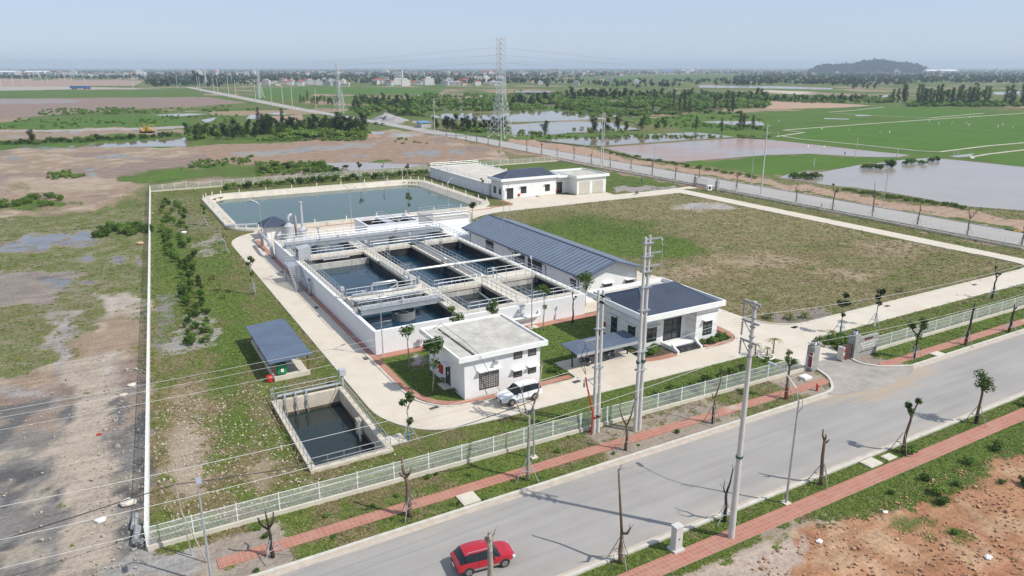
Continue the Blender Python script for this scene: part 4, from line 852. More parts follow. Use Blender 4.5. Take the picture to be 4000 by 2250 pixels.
for k in range(9):
    for x in (91.0, 106.2):
        mb = MB(); mb.tube([(x, 174 + k * 4.2, 3.1), (x, 174 + k * 4.2, 3.75), (x + 0.25, 174 + k * 4.2, 3.8)], 0.12, 6); mb.build('vent', M_trim, b)
def rail(mb, pts, z, h=1.05, step=1.6, r=0.03, rails=(1.0, 0.52)):
    for i in range(len(pts) - 1):
        a = Vector((*pts[i], z)); c = Vector((*pts[i + 1], z)); d = c - a; n = max(1, round(d.length / step))
        for k in range(n + (i == len(pts) - 2)):
            p = a + d * (k / n); mb.frus(p, p + Vector((0, 0, h)), r, r, 5, False)
        for q in rails: mb.frus(a + Vector((0, 0, h * q)), c + Vector((0, 0, h * q)), r * 1.15, r * 1.15, 5, False)
mb = MB(); rail(mb, [(90.1, 171.2), (90.1, 210.4), (107, 210.4)], 3.22); mb.build('railing', M_galv, b)
b = thing('waste_shed', 'open shed with a plain blue sheet roof on rust red posts', 'shed', (15.5, 83, 0))
mb = MB(); mb.box(13.4, 17.3, 76.2, 89.6, 0, 0.12); mb.box(13.4, 17.3, 76.2, 76.45, 0.12, 0.5); mb.box(13.4, 13.6, 76.45, 89.6, 0.12, 0.5); mb.build('floor', M_conc, b)
mb = MB(); zl, zr = 2.15, 2.42; mb.add([(13.0, 76.2, zl), (17.7, 76.2, zr), (17.7, 90.0, zr), (13.0, 90.0, zl), (13.0, 76.2, zl - .06), (17.7, 76.2, zr - .06), (17.7, 90.0, zr - .06), (13.0, 90.0, zl - .06)], [(0, 1, 2, 3), (7, 6, 5, 4), (0, 4, 5, 1), (1, 5, 6, 2), (2, 6, 7, 3), (3, 7, 4, 0)]); mb.build('roof', M_shedroof, b)
for y in (76.5, 81, 85.5, 89.4): mb = MB(); mb.obox((15.35, y, 2.18), (4.6, 0.08, 0.12), 0, -math.atan(0.27 / 4.7)); mb.build('beam', M_rust, b)
for x in (13.5, 17.2):
    for y in (76.6, 81, 85.5, 89.4):
        mb = MB(); mb.box(x - 0.06, x + 0.06, y - 0.06, y + 0.06, 0.12, 2.1 + (0.2 if x > 15 else 0)); mb.build('post', M_rust, b)
b = thing('green_bin', 'green wheeled rubbish bin with a white notice standing in the open shed', 'bin', (14.45, 77.6, 0.12))
mb = MB(); mb.add([(14.0, 77.2, 0.3), (14.9, 77.2, 0.3), (14.9, 78.0, 0.3), (14.0, 78.0, 0.3), (13.9, 77.05, 1.25), (15.0, 77.05, 1.25), (15.0, 78.15, 1.25), (13.9, 78.15, 1.25)], [(3, 2, 1, 0), (4, 5, 6, 7), (0, 1, 5, 4), (1, 2, 6, 5), (2, 3, 7, 6), (3, 0, 4, 7)])
M_green = mat('green_plastic', (0.01, 0.30, 0.09), 0.4, 0.08, 2.0); mb.build('body', M_green, b, bevel=0.04)
mb = MB(); mb.box(13.85, 15.05, 77.0, 78.2, 1.26, 1.36); mb.build('lid', M_green, b, bevel=0.03)
mb = MB(); mb.box(14.3, 14.62, 77.06, 77.10, 0.6, 1.0); mb.build('notice', M_trim, b)
for x in (14.1, 14.8):
    mb = MB(); mb.frus((x - .05, 77.3, 0.26), (x + .05, 77.3, 0.26), 0.14, 0.14, 10); mb.build('wheel', M_rubber, b)
mb = MB(); mb.lathe((12.9, 76.5, 0), [(0.28, 0), (0.36, 0.1), (0.36, 0.62), (0.30, 0.7), (0.05, 0.72)], 12); tag(mb.build('drum', M_red), 'red drum lying by the corner of the open shed', 'drum')
# motorcycle shelter
b = thing('scooter_shelter', 'low blue sheet shelter on dark posts with scooters parked under it', 'shelter', (47, 63, 0))
mb = MB(); zf, zb = 2.25, 2.45; xa, xb, ya, yb = 43.4, 52.6, 61.7, 65.1
mb.add([(xa, ya, zf), (xb, ya, zf), (xb, yb, zb), (xa, yb, zb), (xa, ya, zf - .08), (xb, ya, zf - .08), (xb, yb, zb - .08), (xa, yb, zb - .08)], [(0, 1, 2, 3), (7, 6, 5, 4), (0, 4, 5, 1), (1, 5, 6, 2), (2, 6, 7, 3), (3, 7, 4, 0)])
mb.build('roof', tile_mat('ribbed_shelter_roof', (0.10, 0.13, 0.18), 0.3, 0, 0.03), b)
mb = MB(); mb.box(xa, xb, ya - 0.06, ya - 0.002, zf - 0.32, zf + 0.04); mb.build('fascia', M_steel, b)
for x in (44.0, 52.0):
    mb = MB(); mb.box(x - .07, x + .07, 63.4, 63.54, 0, 2.3); mb.tube([(x, 63.47, 1.6), (x, 62.3, 2.2)], 0.05, 5); mb.tube([(x, 63.47, 1.6), (x, 64.6, 2.3)], 0.05, 5); mb.build('post', M_dark, b)
# kiosk by the pond
b = thing('kiosk', 'small white hut with a dark blue hipped roof by the corner of the pond', 'hut', (28.8, 149.2, 0))
mb = MB(); mb.box(27.3, 31.2, 147.2, 151.0, 0, 2.5); mb.build('wall', M_white, b)
hip_roof(b, 26.5, 32.0, 146.4, 151.8, 2.5, 29.0, 29.5, 149.1, 4.1, M_tiles, M_cap)
mb = MB(); fb(mb, 'S', 28.2, 30.3, 0.003, 0.06, 0.2, 2.1, 147.2); mb.build('door', M_trim, b)
# ------------------------------------------------------------------ the big treatment tank
T = thing('treatment_tank', 'large white concrete water treatment tank divided into open basins with railings and bridges', 'tank', (41, 105, 0))
Z = 3.0; WZ = 1.55
mb = MB(); X0, X1, Y0, Y1 = 25.5, 56.0, 78.0, 131.8
mb.box(X0, X1, Y0, Y0 + .45, 0, Z); mb.box(X0, X0 + .45, Y0 + .45, Y1 - .4, 0, Z); mb.box(X1 - .45, X1, Y0 + .45, Y1 - .4, 0, Z); mb.box(X0, X1, Y1 - .4, Y1, 0, Z); mb.build('wall', M_tankwall, T)
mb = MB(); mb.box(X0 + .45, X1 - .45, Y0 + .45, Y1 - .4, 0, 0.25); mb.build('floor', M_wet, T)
def divider(x0, x1, y0, y1, z=Z, ztop=None, m=M_wet):
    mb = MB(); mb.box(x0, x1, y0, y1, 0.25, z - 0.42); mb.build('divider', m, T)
    mb = MB(); mb.box(x0 - .12, x1 + .12, y0 - .0, y1 + .0, z - 0.42, z); return mb.build('walkway', M_conc, T)
def inner(x0, x1, y0, y1, z0=0.25, z1=Z - 0.42, sides='WSEN', m=M_wet):
    mb = MB(); e = 0.04
    if 'W' in sides: mb.box(x0, x0 + e, y0, y1, z0, z1)
    if 'E' in sides: mb.box(x1 - e, x1, y0, y1, z0, z1)
    if 'S' in sides: mb.box(x0 + e, x1 - e, y0, y0 + e, z0, z1)
    if 'N' in sides: mb.box(x0 + e, x1 - e, y1 - e, y1, z0, z1)
    mb.build('basin_lining', m, T)
# walkways: long ones first, cross ones butt against them
divider(37.1, 38.7, 78.45, 131.3); divider(45.9, 48.3, 79.6, 118.3)
mb = MB(); mb.box(25.95, 26.75, 92.9, 131.3, Z - .35, Z); mb.build('walkway', M_conc, T)
mb = MB(); mb.box(55.0, 55.55, 78.45, 131.3, Z - .35, Z); mb.build('walkway', M_conc, T)
mb = MB(); mb.box(38.84, 54.98, 78.45, 79.55, Z - .35, Z); mb.build('walkway', M_conc, T)
for x0, x1, y0, y1 in ((26.77, 36.96, 90.2, 93.0), (26.77, 36.96, 116.3, 118.4), (38.84, 45.76, 89.4, 91.0), (48.44, 54.98, 89.7, 93.0), (38.84, 54.98, 116.6, 118.6)):
    mb = MB(); mb.box(x0, x1, y0, y1, Z - .42, Z); mb.build('walkway', M_conc, T)
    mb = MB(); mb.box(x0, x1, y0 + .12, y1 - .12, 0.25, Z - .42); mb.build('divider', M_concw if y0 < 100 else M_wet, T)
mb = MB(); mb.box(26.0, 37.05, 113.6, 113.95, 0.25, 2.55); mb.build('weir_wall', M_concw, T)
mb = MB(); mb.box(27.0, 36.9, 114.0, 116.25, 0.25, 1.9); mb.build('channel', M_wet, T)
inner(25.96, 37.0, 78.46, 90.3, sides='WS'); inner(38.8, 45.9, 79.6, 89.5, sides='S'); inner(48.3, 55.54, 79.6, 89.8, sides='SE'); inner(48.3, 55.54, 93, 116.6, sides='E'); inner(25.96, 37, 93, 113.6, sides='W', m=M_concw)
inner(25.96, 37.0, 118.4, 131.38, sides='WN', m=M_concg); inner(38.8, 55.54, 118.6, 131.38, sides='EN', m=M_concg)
W_tank = water_mat('tank_water', (0.010, 0.042, 0.070), 0.03, 0.003, 2.0, (0.009, 0.032, 0.052), 0.1)
W_dark = water_mat('dark_tank_water', (0.015, 0.028, 0.035), 0.03, 0.003, 2.0, (0.02, 0.03, 0.03), 0.1)
for x0, x1, y0, y1, m, z in ((25.96, 37.08, 78.46, 90.3, W_tank, 1.45), (25.96, 37.08, 93, 113.6, W_tank, 1.6), (38.72, 45.88, 79.6, 89.5, W_dark, 1.7), (48.32, 55.5, 79.6, 89.8, W_dark, 1.7), (38.72, 45.88, 91, 116.7, W_tank, 1.3), (48.32, 55.5, 93, 116.7, W_tank, 1.3), (25.96, 37.08, 118.4, 131.36, W_tank, 2.1), (38.72, 55.5, 118.6, 131.36, W_tank, 2.1)):
    sheet('water', [(x0, y0), (x1, y0), (x1, y1), (x0, y1)], z, m)
def railing(pts, z=Z, step=1.5):
    mb = MB(); rail(mb, pts, z, 1.05, step, 0.032); return mb.build('railing', M_galv, T)
for pts in ([(25.75, 86.5), (25.75, 131.5)], [(26.65, 93), (26.65, 113.3)], [(26.8, 92.9), (36.9, 92.9)], [(26.8, 90.3), (36.9, 90.3)], [(37.1, 79.2), (37.1, 90.2)], [(37.1, 93), (37.1, 116)], [(38.7, 79.6), (38.7, 89.3)], [(38.7, 91), (38.7, 116.5)],
            [(45.9, 79.6), (45.9, 89.4)], [(45.9, 91.1), (45.9, 116.4)], [(48.3, 79.7), (48.3, 89.6)], [(48.3, 93.1), (48.3, 116.4)], [(38.9, 79.5), (45.7, 79.5)], [(48.5, 79.5), (54.9, 79.5)], [(38.0, 78.25), (55.6, 78.25), (55.8, 131)], [(55.05, 79.6), (55.05, 89.6)], [(55.05, 93.1), (55.05, 116.4)],
            [(38.9, 89.5), (45.8, 89.5)], [(38.9, 90.9), (45.8, 90.9)], [(48.5, 89.8), (54.9, 89.8)], [(48.5, 92.9), (54.9, 92.9)], [(27, 116.4), (36.9, 116.4)], [(27, 118.3), (36.9, 118.3)], [(39, 116.7), (45.8, 116.7)], [(48.5, 116.7), (54.9, 116.7)], [(39, 118.5), (54.9, 118.5)], [(26.7, 118.6), (26.7, 124.5)], [(37.1, 118.6), (37.1, 124.6)], [(38.7, 118.6), (38.7, 124.6)], [(26.0, 131.5), (42.8, 131.5)]):
    railing(pts)
def bridge(y0, y1, x0, x1, label):
    br = thing('scraper_bridge', label, 'bridge', ((x0 + x1) / 2, y0, 3.0))
    mb = MB()
    for y in (y0, y1 - .14): mb.box(x0, x1, y, y + .14, 3.05, 3.62)
    for y in (y0 - .06, y1 - .2): mb.box(x0, x1, y, y + .26, 3.0, 3.05); mb.box(x0, x1, y, y + .26, 3.62, 3.67)
    mb.build('girder', mat('bridge_steel', (0.36, 0.385, 0.41), 0.5, 0.1, 1.0, metal=0.2), br)
    mb = MB(); mb.box(x0, x1, y0 + .21, y1 - .21, 3.60, 3.655); mb.build('deck', mat('deck_grating', (0.36, 0.37, 0.375), 0.6, 0.12, 2.0), br)
    for y in (y0 + .04, y1 - .08):
        mb = MB(); rail(mb, [(x0 + .1, y), (x1 - .1, y)], 3.66, 1.05, 1.3, 0.032); mb.build('railing', M_galv, br)
    mb = MB()
    for k in range(3): mb.box(x1 + .05 + .25 * k, x1 + .3 + .25 * k, y0 + .1, y1 - .1, 3.45 - .17 * k, 3.5 - .17 * k)
    mb.tube([(x1, y0 + .1, 3.66), (x1 + .8, y0 + .1, 3.05)], .04, 5); mb.tube([(x1, y1 - .1, 3.66), (x1 + .8, y1 - .1, 3.05)], .04, 5); mb.build('steps', M_galv, br)
    return br
def drum(cx, cy, wz, label):
    d = thing('clarifier_drum', label, 'drum', (cx, cy, wz))
    M_drum = mat('drum_steel', (0.23, 0.24, 0.25), 0.5, 0.1, 1.5, stain=0.4, stain_col=(0.10, 0.10, 0.10))
    mb = MB(); mb.lathe((cx, cy, wz - 1.0), [(1.55, 0), (1.55, 2.05), (1.49, 2.05), (1.49, 0.2), (0.3, 0.2)], 28); mb.build('shell', M_drum, d, smooth=False)
    mb = MB(); mb.frus((cx, cy, wz), (cx, cy, 3.6), .16, .16, 10); 
    for k in range(4): a = k * PI_ / 2 + .4; mb.tube([(cx, cy, wz + .95), (cx + 1.5 * math.cos(a), cy + 1.5 * math.sin(a), wz + .95)], .06, 5)
    mb.build('spindle', M_steel, d)
    mb = MB(); mb.frus((cx, cy, 3.66), (cx, cy, 4.15), .28, .22, 10); mb.frus((cx, cy, 4.15), (cx, cy, 4.5), .12, .1, 8); mb.build('motor', M_pvc, d)
PI_ = math.pi
bridge(84.4, 86.0, 26.1, 37.0, 'grey steel walkway bridge over the front left basin of the tank'); drum(32.0, 85.2, 1.45, 'dark open steel drum under the front bridge in the left basin')
bridge(124.6, 126.2, 26.1, 55.0, 'long grey steel walkway bridge over the rear basins of the tank')
drum(32.2, 125.4, 2.1, 'steel drum under the rear bridge in its left basin'); drum(46.5, 125.4, 2.1, 'steel drum under the rear bridge in its right basin')
mb = MB()
for y0, y1 in ((118.6, 124.4), (126.4, 131.2)):
    mb.box(37.3, 38.5, y0, y1, Z, Z + .02)
mb.build('walkway_strip', M_concg, T)
# pipes on the tank
def pipe(pts, r, label, m=M_galv, bends=True):
    mb = MB(); mb.tube(pts, r, 8); return tag(mb.build('pipe', m, smooth=True), label, 'pipe')
pipe([(37.4, 98.8, 3.35), (38.0, 98.8, 3.75), (58.9, 98.8, 3.75)], 0.20, 'thick bright steel pipe crossing both long basins to the hall', mat('bright_pipe', (0.72, 0.71, 0.68), 0.3, 0.04, 1.0, metal=0.3))
pipe([(46.6, 118.0, 3.3), (46.6, 94.0, 3.3), (46.6, 93.2, 3.3), (46.6, 92.6, 3.0)], 0.15, 'grey pipe along the left edge of the right walkway')
pipe([(47.4, 118.0, 3.35), (47.4, 94.0, 3.35), (47.4, 93.0, 3.35), (47.4, 92.4, 3.0)], 0.17, 'grey pipe along the middle of the right walkway')
pipe([(36.9, 108.5, 1.9), (36.9, 108.5, 3.1), (37.0, 107.6, 3.25), (37.0, 96, 3.25), (37.0, 95, 3.1)], 0.12, 'slender pipe along the edge of the middle walkway')
pipe([(27.3, 92.2, 3.25), (36.6, 92.2, 3.25)], 0.16, 'long grey pipe lying along the front pipe gallery')
pipe([(30.2, 92.2, 3.3), (30.2, 92.2, 4.3), (30.5, 92.2, 4.55), (33.6, 92.2, 4.55), (33.9, 92.2, 4.3), (33.9, 92.2, 3.3)], 0.17, 'arched pipe rising above the front pipe gallery')
pipe([(27.0, 93.2, 2.6), (27.0, 90.3, 3.12), (27.3, 89.9, 3.12), (36.4, 89.9, 3.12)], 0.15, 'grey pipe bending along the near side of the front pipe gallery')
for x in (41.0, 41.5): pipe([(45.6, 102.6 + x - 41, 1.0), (45.6, 102.6 + x - 41, 3.5), (46.0, 102.6 + x - 41, 3.75), (46.6, 102.6 + x - 41, 3.4)], 0.11, 'nearer of two pipes dipping into the middle basin' if x == 41.0 else 'farther of two pipes dipping into the middle basin')
pipe([(42.1, 77.72, 1.35), (42.4, 77.55, 1.35), (47.9, 77.55, 1.35), (48.3, 77.6, 1.5), (48.4, 78.0, 1.9)], 0.2, 'pale pipe bracketed along the front wall of the tank', M_trim)
pipe([(44.4, 78.3, 1.65), (44.6, 88.8, 2.3)], 0.13, 'sloping pipe across the middle front basin')
for x, y, z in ((26.2, 92.6, 0), (36.3, 93.2, 1)):
    mb = MB(); mb.frus((x, y, 3.0), (x, y, 4.1), .14, .14, 8); mb.box(x - .25, x + .25, y - .25, y + .25, 4.1, 4.6); tag(mb.build('valve_actuator', M_pvc), 'grey valve post at the left end of the front gallery' if z == 0 else 'grey valve post at the right end of the front gallery', 'valve')
mb = MB()
for i in range(4): mb.box(36.0 + i * .5, 36.3 + i * .5, 93.4, 93.9, 3.0, 3.9 + .2 * (i % 2))
mb.build('sluice_gear', M_steel, T)
for i, (x, y) in enumerate(((33.8, 132.6), (49.5, 132.0), (46.6, 119.2), (48.6, 91.2), (37.9, 117.4))):
    mb = MB(); mb.frus((x, y, 3.0), (x, y, 4.2), .1, .1, 6); mb.build('gauge_post', M_steel, T); 
    mb = MB(); mb.box(x - .25, x + .25, y - .2, y + .2, 4.2, 4.65); mb.build('gauge_box', M_pvc, T)
for x, y, z0 in ((41.5, 116.55, 1.3), (51.5, 116.55, 1.3)):
    mb = MB(); mb.box(x - .25, x - .2, y - .08, y - .03, z0, 3.8); mb.box(x + .2, x + .25, y - .08, y - .03, z0, 3.8)
    for k in range(8): mb.box(x - .2, x + .2, y - .1, y - .04, z0 + .25 + k * .3, z0 + .31 + k * .3)
    mb.build('ladder', M_galv, T)
# screens in the left channel, stair, cabinets
mb = MB()
for k in range(6): mb.tube([(29.8 + k * .75, 114.2, 2.9), (30.3 + k * .75, 115.9, 3.0), (29.9 + k * .75, 115.2, 2.6)], .06, 5)
mb.tube([(29.6, 114.3, 2.95), (34.0, 114.3, 2.95)], .08, 6); mb.tube([(29.6, 115.9, 2.95), (34.0, 115.9, 2.95)], .08, 6); tag(mb.build('screen_rake', M_steel), 'steel screen rake in the channel behind the left weir', 'rake')
b = thing('blower_cabinet', 'tall grey steel cabinet on the left edge of the tank', 'cabinet', (26.6, 116.8, 3.0))
mb = MB(); mb.add([(26.0, 115.6, 3.0), (28.0, 115.6, 3.0), (28.0, 117.6, 3.0), (26.0, 117.6, 3.0), (26.0, 115.6, 4.9), (28.0, 115.6, 5.2), (28.0, 117.6, 5.2), (26.0, 117.6, 4.9)], [(3, 2, 1, 0), (4, 5, 6, 7), (0, 1, 5, 4), (1, 2, 6, 5), (2, 3, 7, 6), (3, 0, 4, 7)]); mb.build('body', M_pvc, b, bevel=.03)
mb = MB(); mb.box(25.94, 25.997, 115.9, 117.3, 3.3, 4.0); mb.box(25.94, 25.997, 115.9, 117.3, 4.3, 4.7); mb.build('grille', M_dark, b)
b = thing('steel_stair', 'steel stair with handrails up the left wall of the tank', 'stair', (24, 113, 0))
mb = MB()
for k in range(11): mb.box(23.6, 25.4, 108.2 + k * .42, 108.55 + k * .42, .25 + k * .25, .29 + k * .25)
mb.tube([(23.6, 108.2, .1), (23.6, 112.8, 2.9)], .07, 5); mb.tube([(25.4, 108.2, .1), (25.4, 112.8, 2.9)], .07, 5); mb.build('flight', M_steel, b)
mb = MB(); mb.box(23.6, 25.45, 112.8, 115.6, 2.9, 3.0); mb.build('landing', M_galv, b)
mb = MB()
for q in (.5, 1.0): mb.tube([(23.6, 108.2, .1 + q), (23.6, 112.8, 2.95 + q), (23.6, 115.6, 2.95 + q), (25.4, 115.6, 2.95 + q)], .03, 5)
for k in range(6): mb.tube([(23.6, 108.3 + k * .9, .2 + k * .55), (23.6, 108.3 + k * .9, 1.2 + k * .55)], .03, 5)
mb.build('handrail', M_galv, b)
for x in (23.7, 25.3):
    mb = MB(); mb.box(x - .08, x + .08, 115.3, 115.5, 0, 2.9); mb.build('post', M_steel, b)
# pipework at the rear left corner
pipe([(25.2, 141.5, .3), (25.2, 141.5, 2.2), (25.2, 140.8, 2.5), (24.9, 133.0, 2.5), (24.9, 132.0, 2.2), (24.9, 131.0, .2)], 0.3, 'fat grey pipe bending down beside the rear left corner of the tank', M_pvc)
pipe([(26.2, 147.4, 2.0), (25.6, 146, 2.0), (25.6, 137, 1.6), (25.2, 136.4, 1.2)], 0.2, 'grey pipe running from the small hut towards the tank', M_pvc)
pipe([(25.0, 105.5, .1), (25.0, 105.5, 1.6), (25.0, 107.2, 2.0), (25.5, 107.2, 2.0)], 0.24, 'dark grey elbow pipe under the steel stair', M_steel)
def vessel(x, y, h, r, label, arch=False):
    v = thing('scrubber_vessel', label, 'tank', (x, y, 0))
    mb = MB(); mb.lathe((x, y, 0), [(r, 0), (r, h), (r + .06, h), (r + .06, h + .08), (r * .35, h + .75), (r * .25, h + .8)], 20); mb.build('body', M_pvc, v, smooth=False)
    return v
v = vessel(31.1, 144.6, 2.7, .95, 'grey vessel with a cone top and an arched outlet pipe')
mb = MB(); mb.tube([(31.1, 144.6, 3.45), (31.1, 144.6, 4.3), (31.3, 144.7, 4.8), (31.8, 144.9, 5.0), (32.4, 145.1, 4.8), (32.6, 145.2, 4.3), (32.6, 145.2, .3)], .28, 10); mb.build('outlet_pipe', M_pvc, v, smooth=True)
v = vessel(33.5, 143.4, 1.9, .95, 'grey vessel with a tall thin chimney beside the arched one')
mb = MB(); mb.tube([(33.5, 143.4, 2.6), (33.5, 143.4, 7.4)], .26, 10); mb.frus((33.5, 143.4, 7.4), (33.5, 143.4, 7.65), .36, .36, 10); mb.build('chimney', M_pvc, v)
# grit chamber and roofed chamber behind the tank
b = thing('grit_chamber', 'open grey concrete chamber with a steel gangway behind the tank', 'tank', (48, 135, 0))
mb = MB(); x0, x1, y0, y1, h = 43.0, 53.6, 131.85, 139.7, 4.0
mb.box(x0, x1, y0, y0 + .3, 0, h); mb.box(x0, x1, y1 - .3, y1, 0, h); mb.box(x0, x0 + .3, y0 + .3, y1 - .3, 0, h); mb.box(x1 - .3, x1, y0 + .3, y1 - .3, 0, h); mb.box(48.0, 48.3, y0 + .3, y1 - .3, 0, 3.4); mb.build('wall', M_tankwall, b)
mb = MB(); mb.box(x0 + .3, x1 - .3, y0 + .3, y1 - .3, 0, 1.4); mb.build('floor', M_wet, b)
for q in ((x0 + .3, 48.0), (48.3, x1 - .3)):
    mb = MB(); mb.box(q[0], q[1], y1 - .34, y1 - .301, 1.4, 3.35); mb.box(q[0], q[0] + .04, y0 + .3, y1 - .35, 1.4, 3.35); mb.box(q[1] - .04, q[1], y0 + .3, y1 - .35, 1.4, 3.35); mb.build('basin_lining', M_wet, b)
mb = MB(); mb.box(47.4, 49.0, y0 + .3, y1 + .2, 3.75, 3.85); mb.build('gangway', M_galv, b)
mb = MB(); rail(mb, [(49.0, y0), (49.0, y1 + .2), (47.4, y1 + .2)], 3.85); rail(mb, [(44, y0 + .1), (53, y0 + .1)], 4.0); mb.build('railing', M_galv, b)
for k in range(2):
    mb = MB(); mb.obox((45.5 + 5.2 * k, 133.6, 2.9), (1.3, .7, 1.0), .1, .2); mb.build('screen', mat('dark_steel', (.16, .17, .18), .5), b)
b = thing('inlet_chamber', 'roofed white concrete chamber with railings behind the right end of the tank', 'tank', (60, 134, 0))
mb = MB(); mb.box(56.4, 64.2, 131.0, 138.8, 0, 3.85); mb.build('wall', M_tankwall, b); mb = MB(); mb.box(56.2, 64.4, 130.8, 139.0, 3.85, 4.0); mb.build('roof', M_roofconc, b)
mb = MB(); rail(mb, [(56.4, 138.8), (56.4, 131.1), (64.2, 131.1), (64.2, 138.8), (56.4, 138.8)], 4.0); mb.build('railing', M_galv, b)
b = thing('lower_tank', 'low white tank block with railings beside the roofed chamber', 'tank', (61, 126, 0))
mb = MB(); mb.box(57.2, 66, 121.6, 130.7, 0, 2.2); mb.build('wall', M_tankwall, b); mb = MB(); rail(mb, [(57.3, 130.6), (57.3, 121.8), (65.9, 121.8), (65.9, 130.6)], 2.2); mb.build('railing', M_galv, b)
pipe([(50.5, 133.2, 4.5), (63.0, 131.5, 4.9), (64.4, 131.2, 4.9), (64.8, 131.0, 4.5), (64.8, 130.9, 2.4)], 0.15, 'steel pipe running behind the rear bridge to the roofed chamber', M_steel)
# pond platform and bollards
b = thing('pond_pump_platform', 'grey pipe and steel frame at the left corner of the pond', 'platform', (25, 160, 0))
mb = MB(); mb.tube([(21.5, 160.5, .9), (29.5, 158.6, .9), (30.0, 158.6, .7), (30.4, 158.8, -.7)], .22, 8); mb.tube([(21.5, 161.5, .8), (29.2, 159.6, .8)], .18, 8); mb.build('pipe', M_galv, b)
mb = MB()
for x in (24.5, 27.5, 30.2): mb.tube([(x, 159.0, -1), (x, 159.0, .8)], .08, 5)
mb.build('frame', M_steel, b)
rp = rrect(POND[0] - 1.0, POND[1] + 1.0, POND[2] - .6, POND[3] + 1.0, 6.5, 4); acc = 0; nb = 0; prev = rp[-1]
proto = None
M_boll = mat('bollard_white', (0.75, 0.74, 0.70), 0.6)
for p in rp:
    d = math.hypot(p[0] - prev[0], p[1] - prev[1]); n = max(1, round(d / 7.5)) if d > 4 else 1
    for k in range(n):
        if d < 1.5: break
        q = (prev[0] + (p[0] - prev[0]) * (k + .5) / n, prev[1] + (p[1] - prev[1]) * (k + .5) / n)
        if proto is None:
            proto = thing('bollard', 'short white post with a red tip, one of the row round the pond rim', 'post', (0, 0, 0), 0, 'posts round the pond')
            mb = MB(); mb.box(-.09, .09, -.09, .09, 0, .95); mb.build('post', M_boll, proto); mb = MB(); mb.box(-.095, .095, -.095, .095, .951, 1.15); mb.build('tip', mat('tip_orange', (.5, .15, .05), .6), proto); proto.location = (q[0], q[1], .4)
        else: dup(proto, (q[0], q[1], .4))
    prev = p
# inlet pit in the foreground
b = thing('inlet_pit', 'open concrete pit of dark water with railings, set in the front lawn', 'pit', (15.6, 63, 0))
mb = MB(); x0, x1, y0, y1 = PIT; wl = 0.55
mb.box(x0, x0 + wl, y0, y1, -4, .22); mb.box(x1 - wl, x1, y0, y1, -4, .22); mb.box(x0 + wl, x1 - wl, y0, y0 + wl, -4, .22); mb.box(x0 + wl, x1 - wl, y1 - wl, y1, -4, .22); mb.box(x1 - wl - .5, x1 - wl - .002, 62.6, 63.4, -4, .1); mb.build('wall', mat('pit_concrete', (0.56, 0.50, 0.40), 0.85, 0.08, 0.7, stain=0.6, stain_col=(0.38, 0.27, 0.14)), b)
mb = MB(); mb.box(x0 + wl, x1 - wl, y1 - wl - .03, y1 - wl - .003, -4, -1.2); mb.box(x1 - wl - .03, x1 - wl - .003, y0 + wl, 62.59, -4, -1.1); mb.box(x1 - wl - .03, x1 - wl - .003, 63.41, y1 - wl - .04, -4, -1.1); mb.build('tide_mark', mat('tide_stain', (0.12, 0.09, 0.06), 0.6, 0.3, 1.0), b)
mb = MB(); rail(mb, [(x0 + .15, y0 + .2), (x0 + .15, y1 + .5), (x1 - .2, y1 + .5), (x1 - .2, y0 + .2), (x0 + .15, y0 + .2)], .22, 1.05, 1.3); mb.build('railing', M_galv, b)
mb = MB(); mb.tube([(12.6, 71.3, .45), (19.2, 71.3, .45)], .15, 8); mb.tube([(18.8, 71.3, .45), (18.8, 71.3, .0)], .15, 8); mb.build('header_pipe', M_galv, b)
for x in (13.2, 14.3, 15.4):
    mb = MB(); mb.tube([(x, 71.3, .5), (x, 70.9, .62), (x, 70.3, .5), (x, 70.2, .1), (x, 70.2, -2.2)], [.09, .09, .09, .07, .06], 8); r_ = mb.build('riser_pipe', M_galv, b); mb = MB(); mb.frus((x, 70.2, -.05), (x, 70.2, -.6), .13, .11, 8); mb.build('valve', M_pvc, r_)
mb = MB(); mb.box(18.0, 18.05, 60.9, 60.95, -3, 1.0); mb.box(18.0, 18.05, 61.4, 61.45, -3, 1.0)
for k in range(11): mb.box(18.0, 18.04, 60.95, 61.4, -2.8 + k * .3, -2.74 + k * .3)
mb.build('ladder', M_galv, b)
sheet('water', [(x0 + wl - .01, y0 + wl - .01), (x1 - wl + .01, y0 + wl - .01), (x1 - wl + .01, y1 - wl + .01), (x0 + wl - .01, y1 - wl + .01)], -1.5, water_mat('pit_water', (0.016, 0.028, 0.030), 0.03, 0.002, 2.0, (0.022, 0.032, 0.030), 0.15))
b = thing('pit_control_box', 'grey control box on a post at the corner of the pit', 'cabinet', (19.5, 71.4, 0))
mb = MB(); mb.box(19.45, 19.65, 71.3, 71.5, 0, 1.3); mb.build('post', M_pvc, b); mb = MB(); mb.box(19.2, 19.9, 71.1, 71.7, 1.3, 2.0); mb.build('box', M_pvc, b, bevel=.03)
mb = MB(); mb.obox((19.9, 57.3, .12), (2.2, 1.6, .16), .05); tag(mb.build('concrete_slab', M_conc), 'pale square concrete cover lying on the grass beside the pit', 'slab')
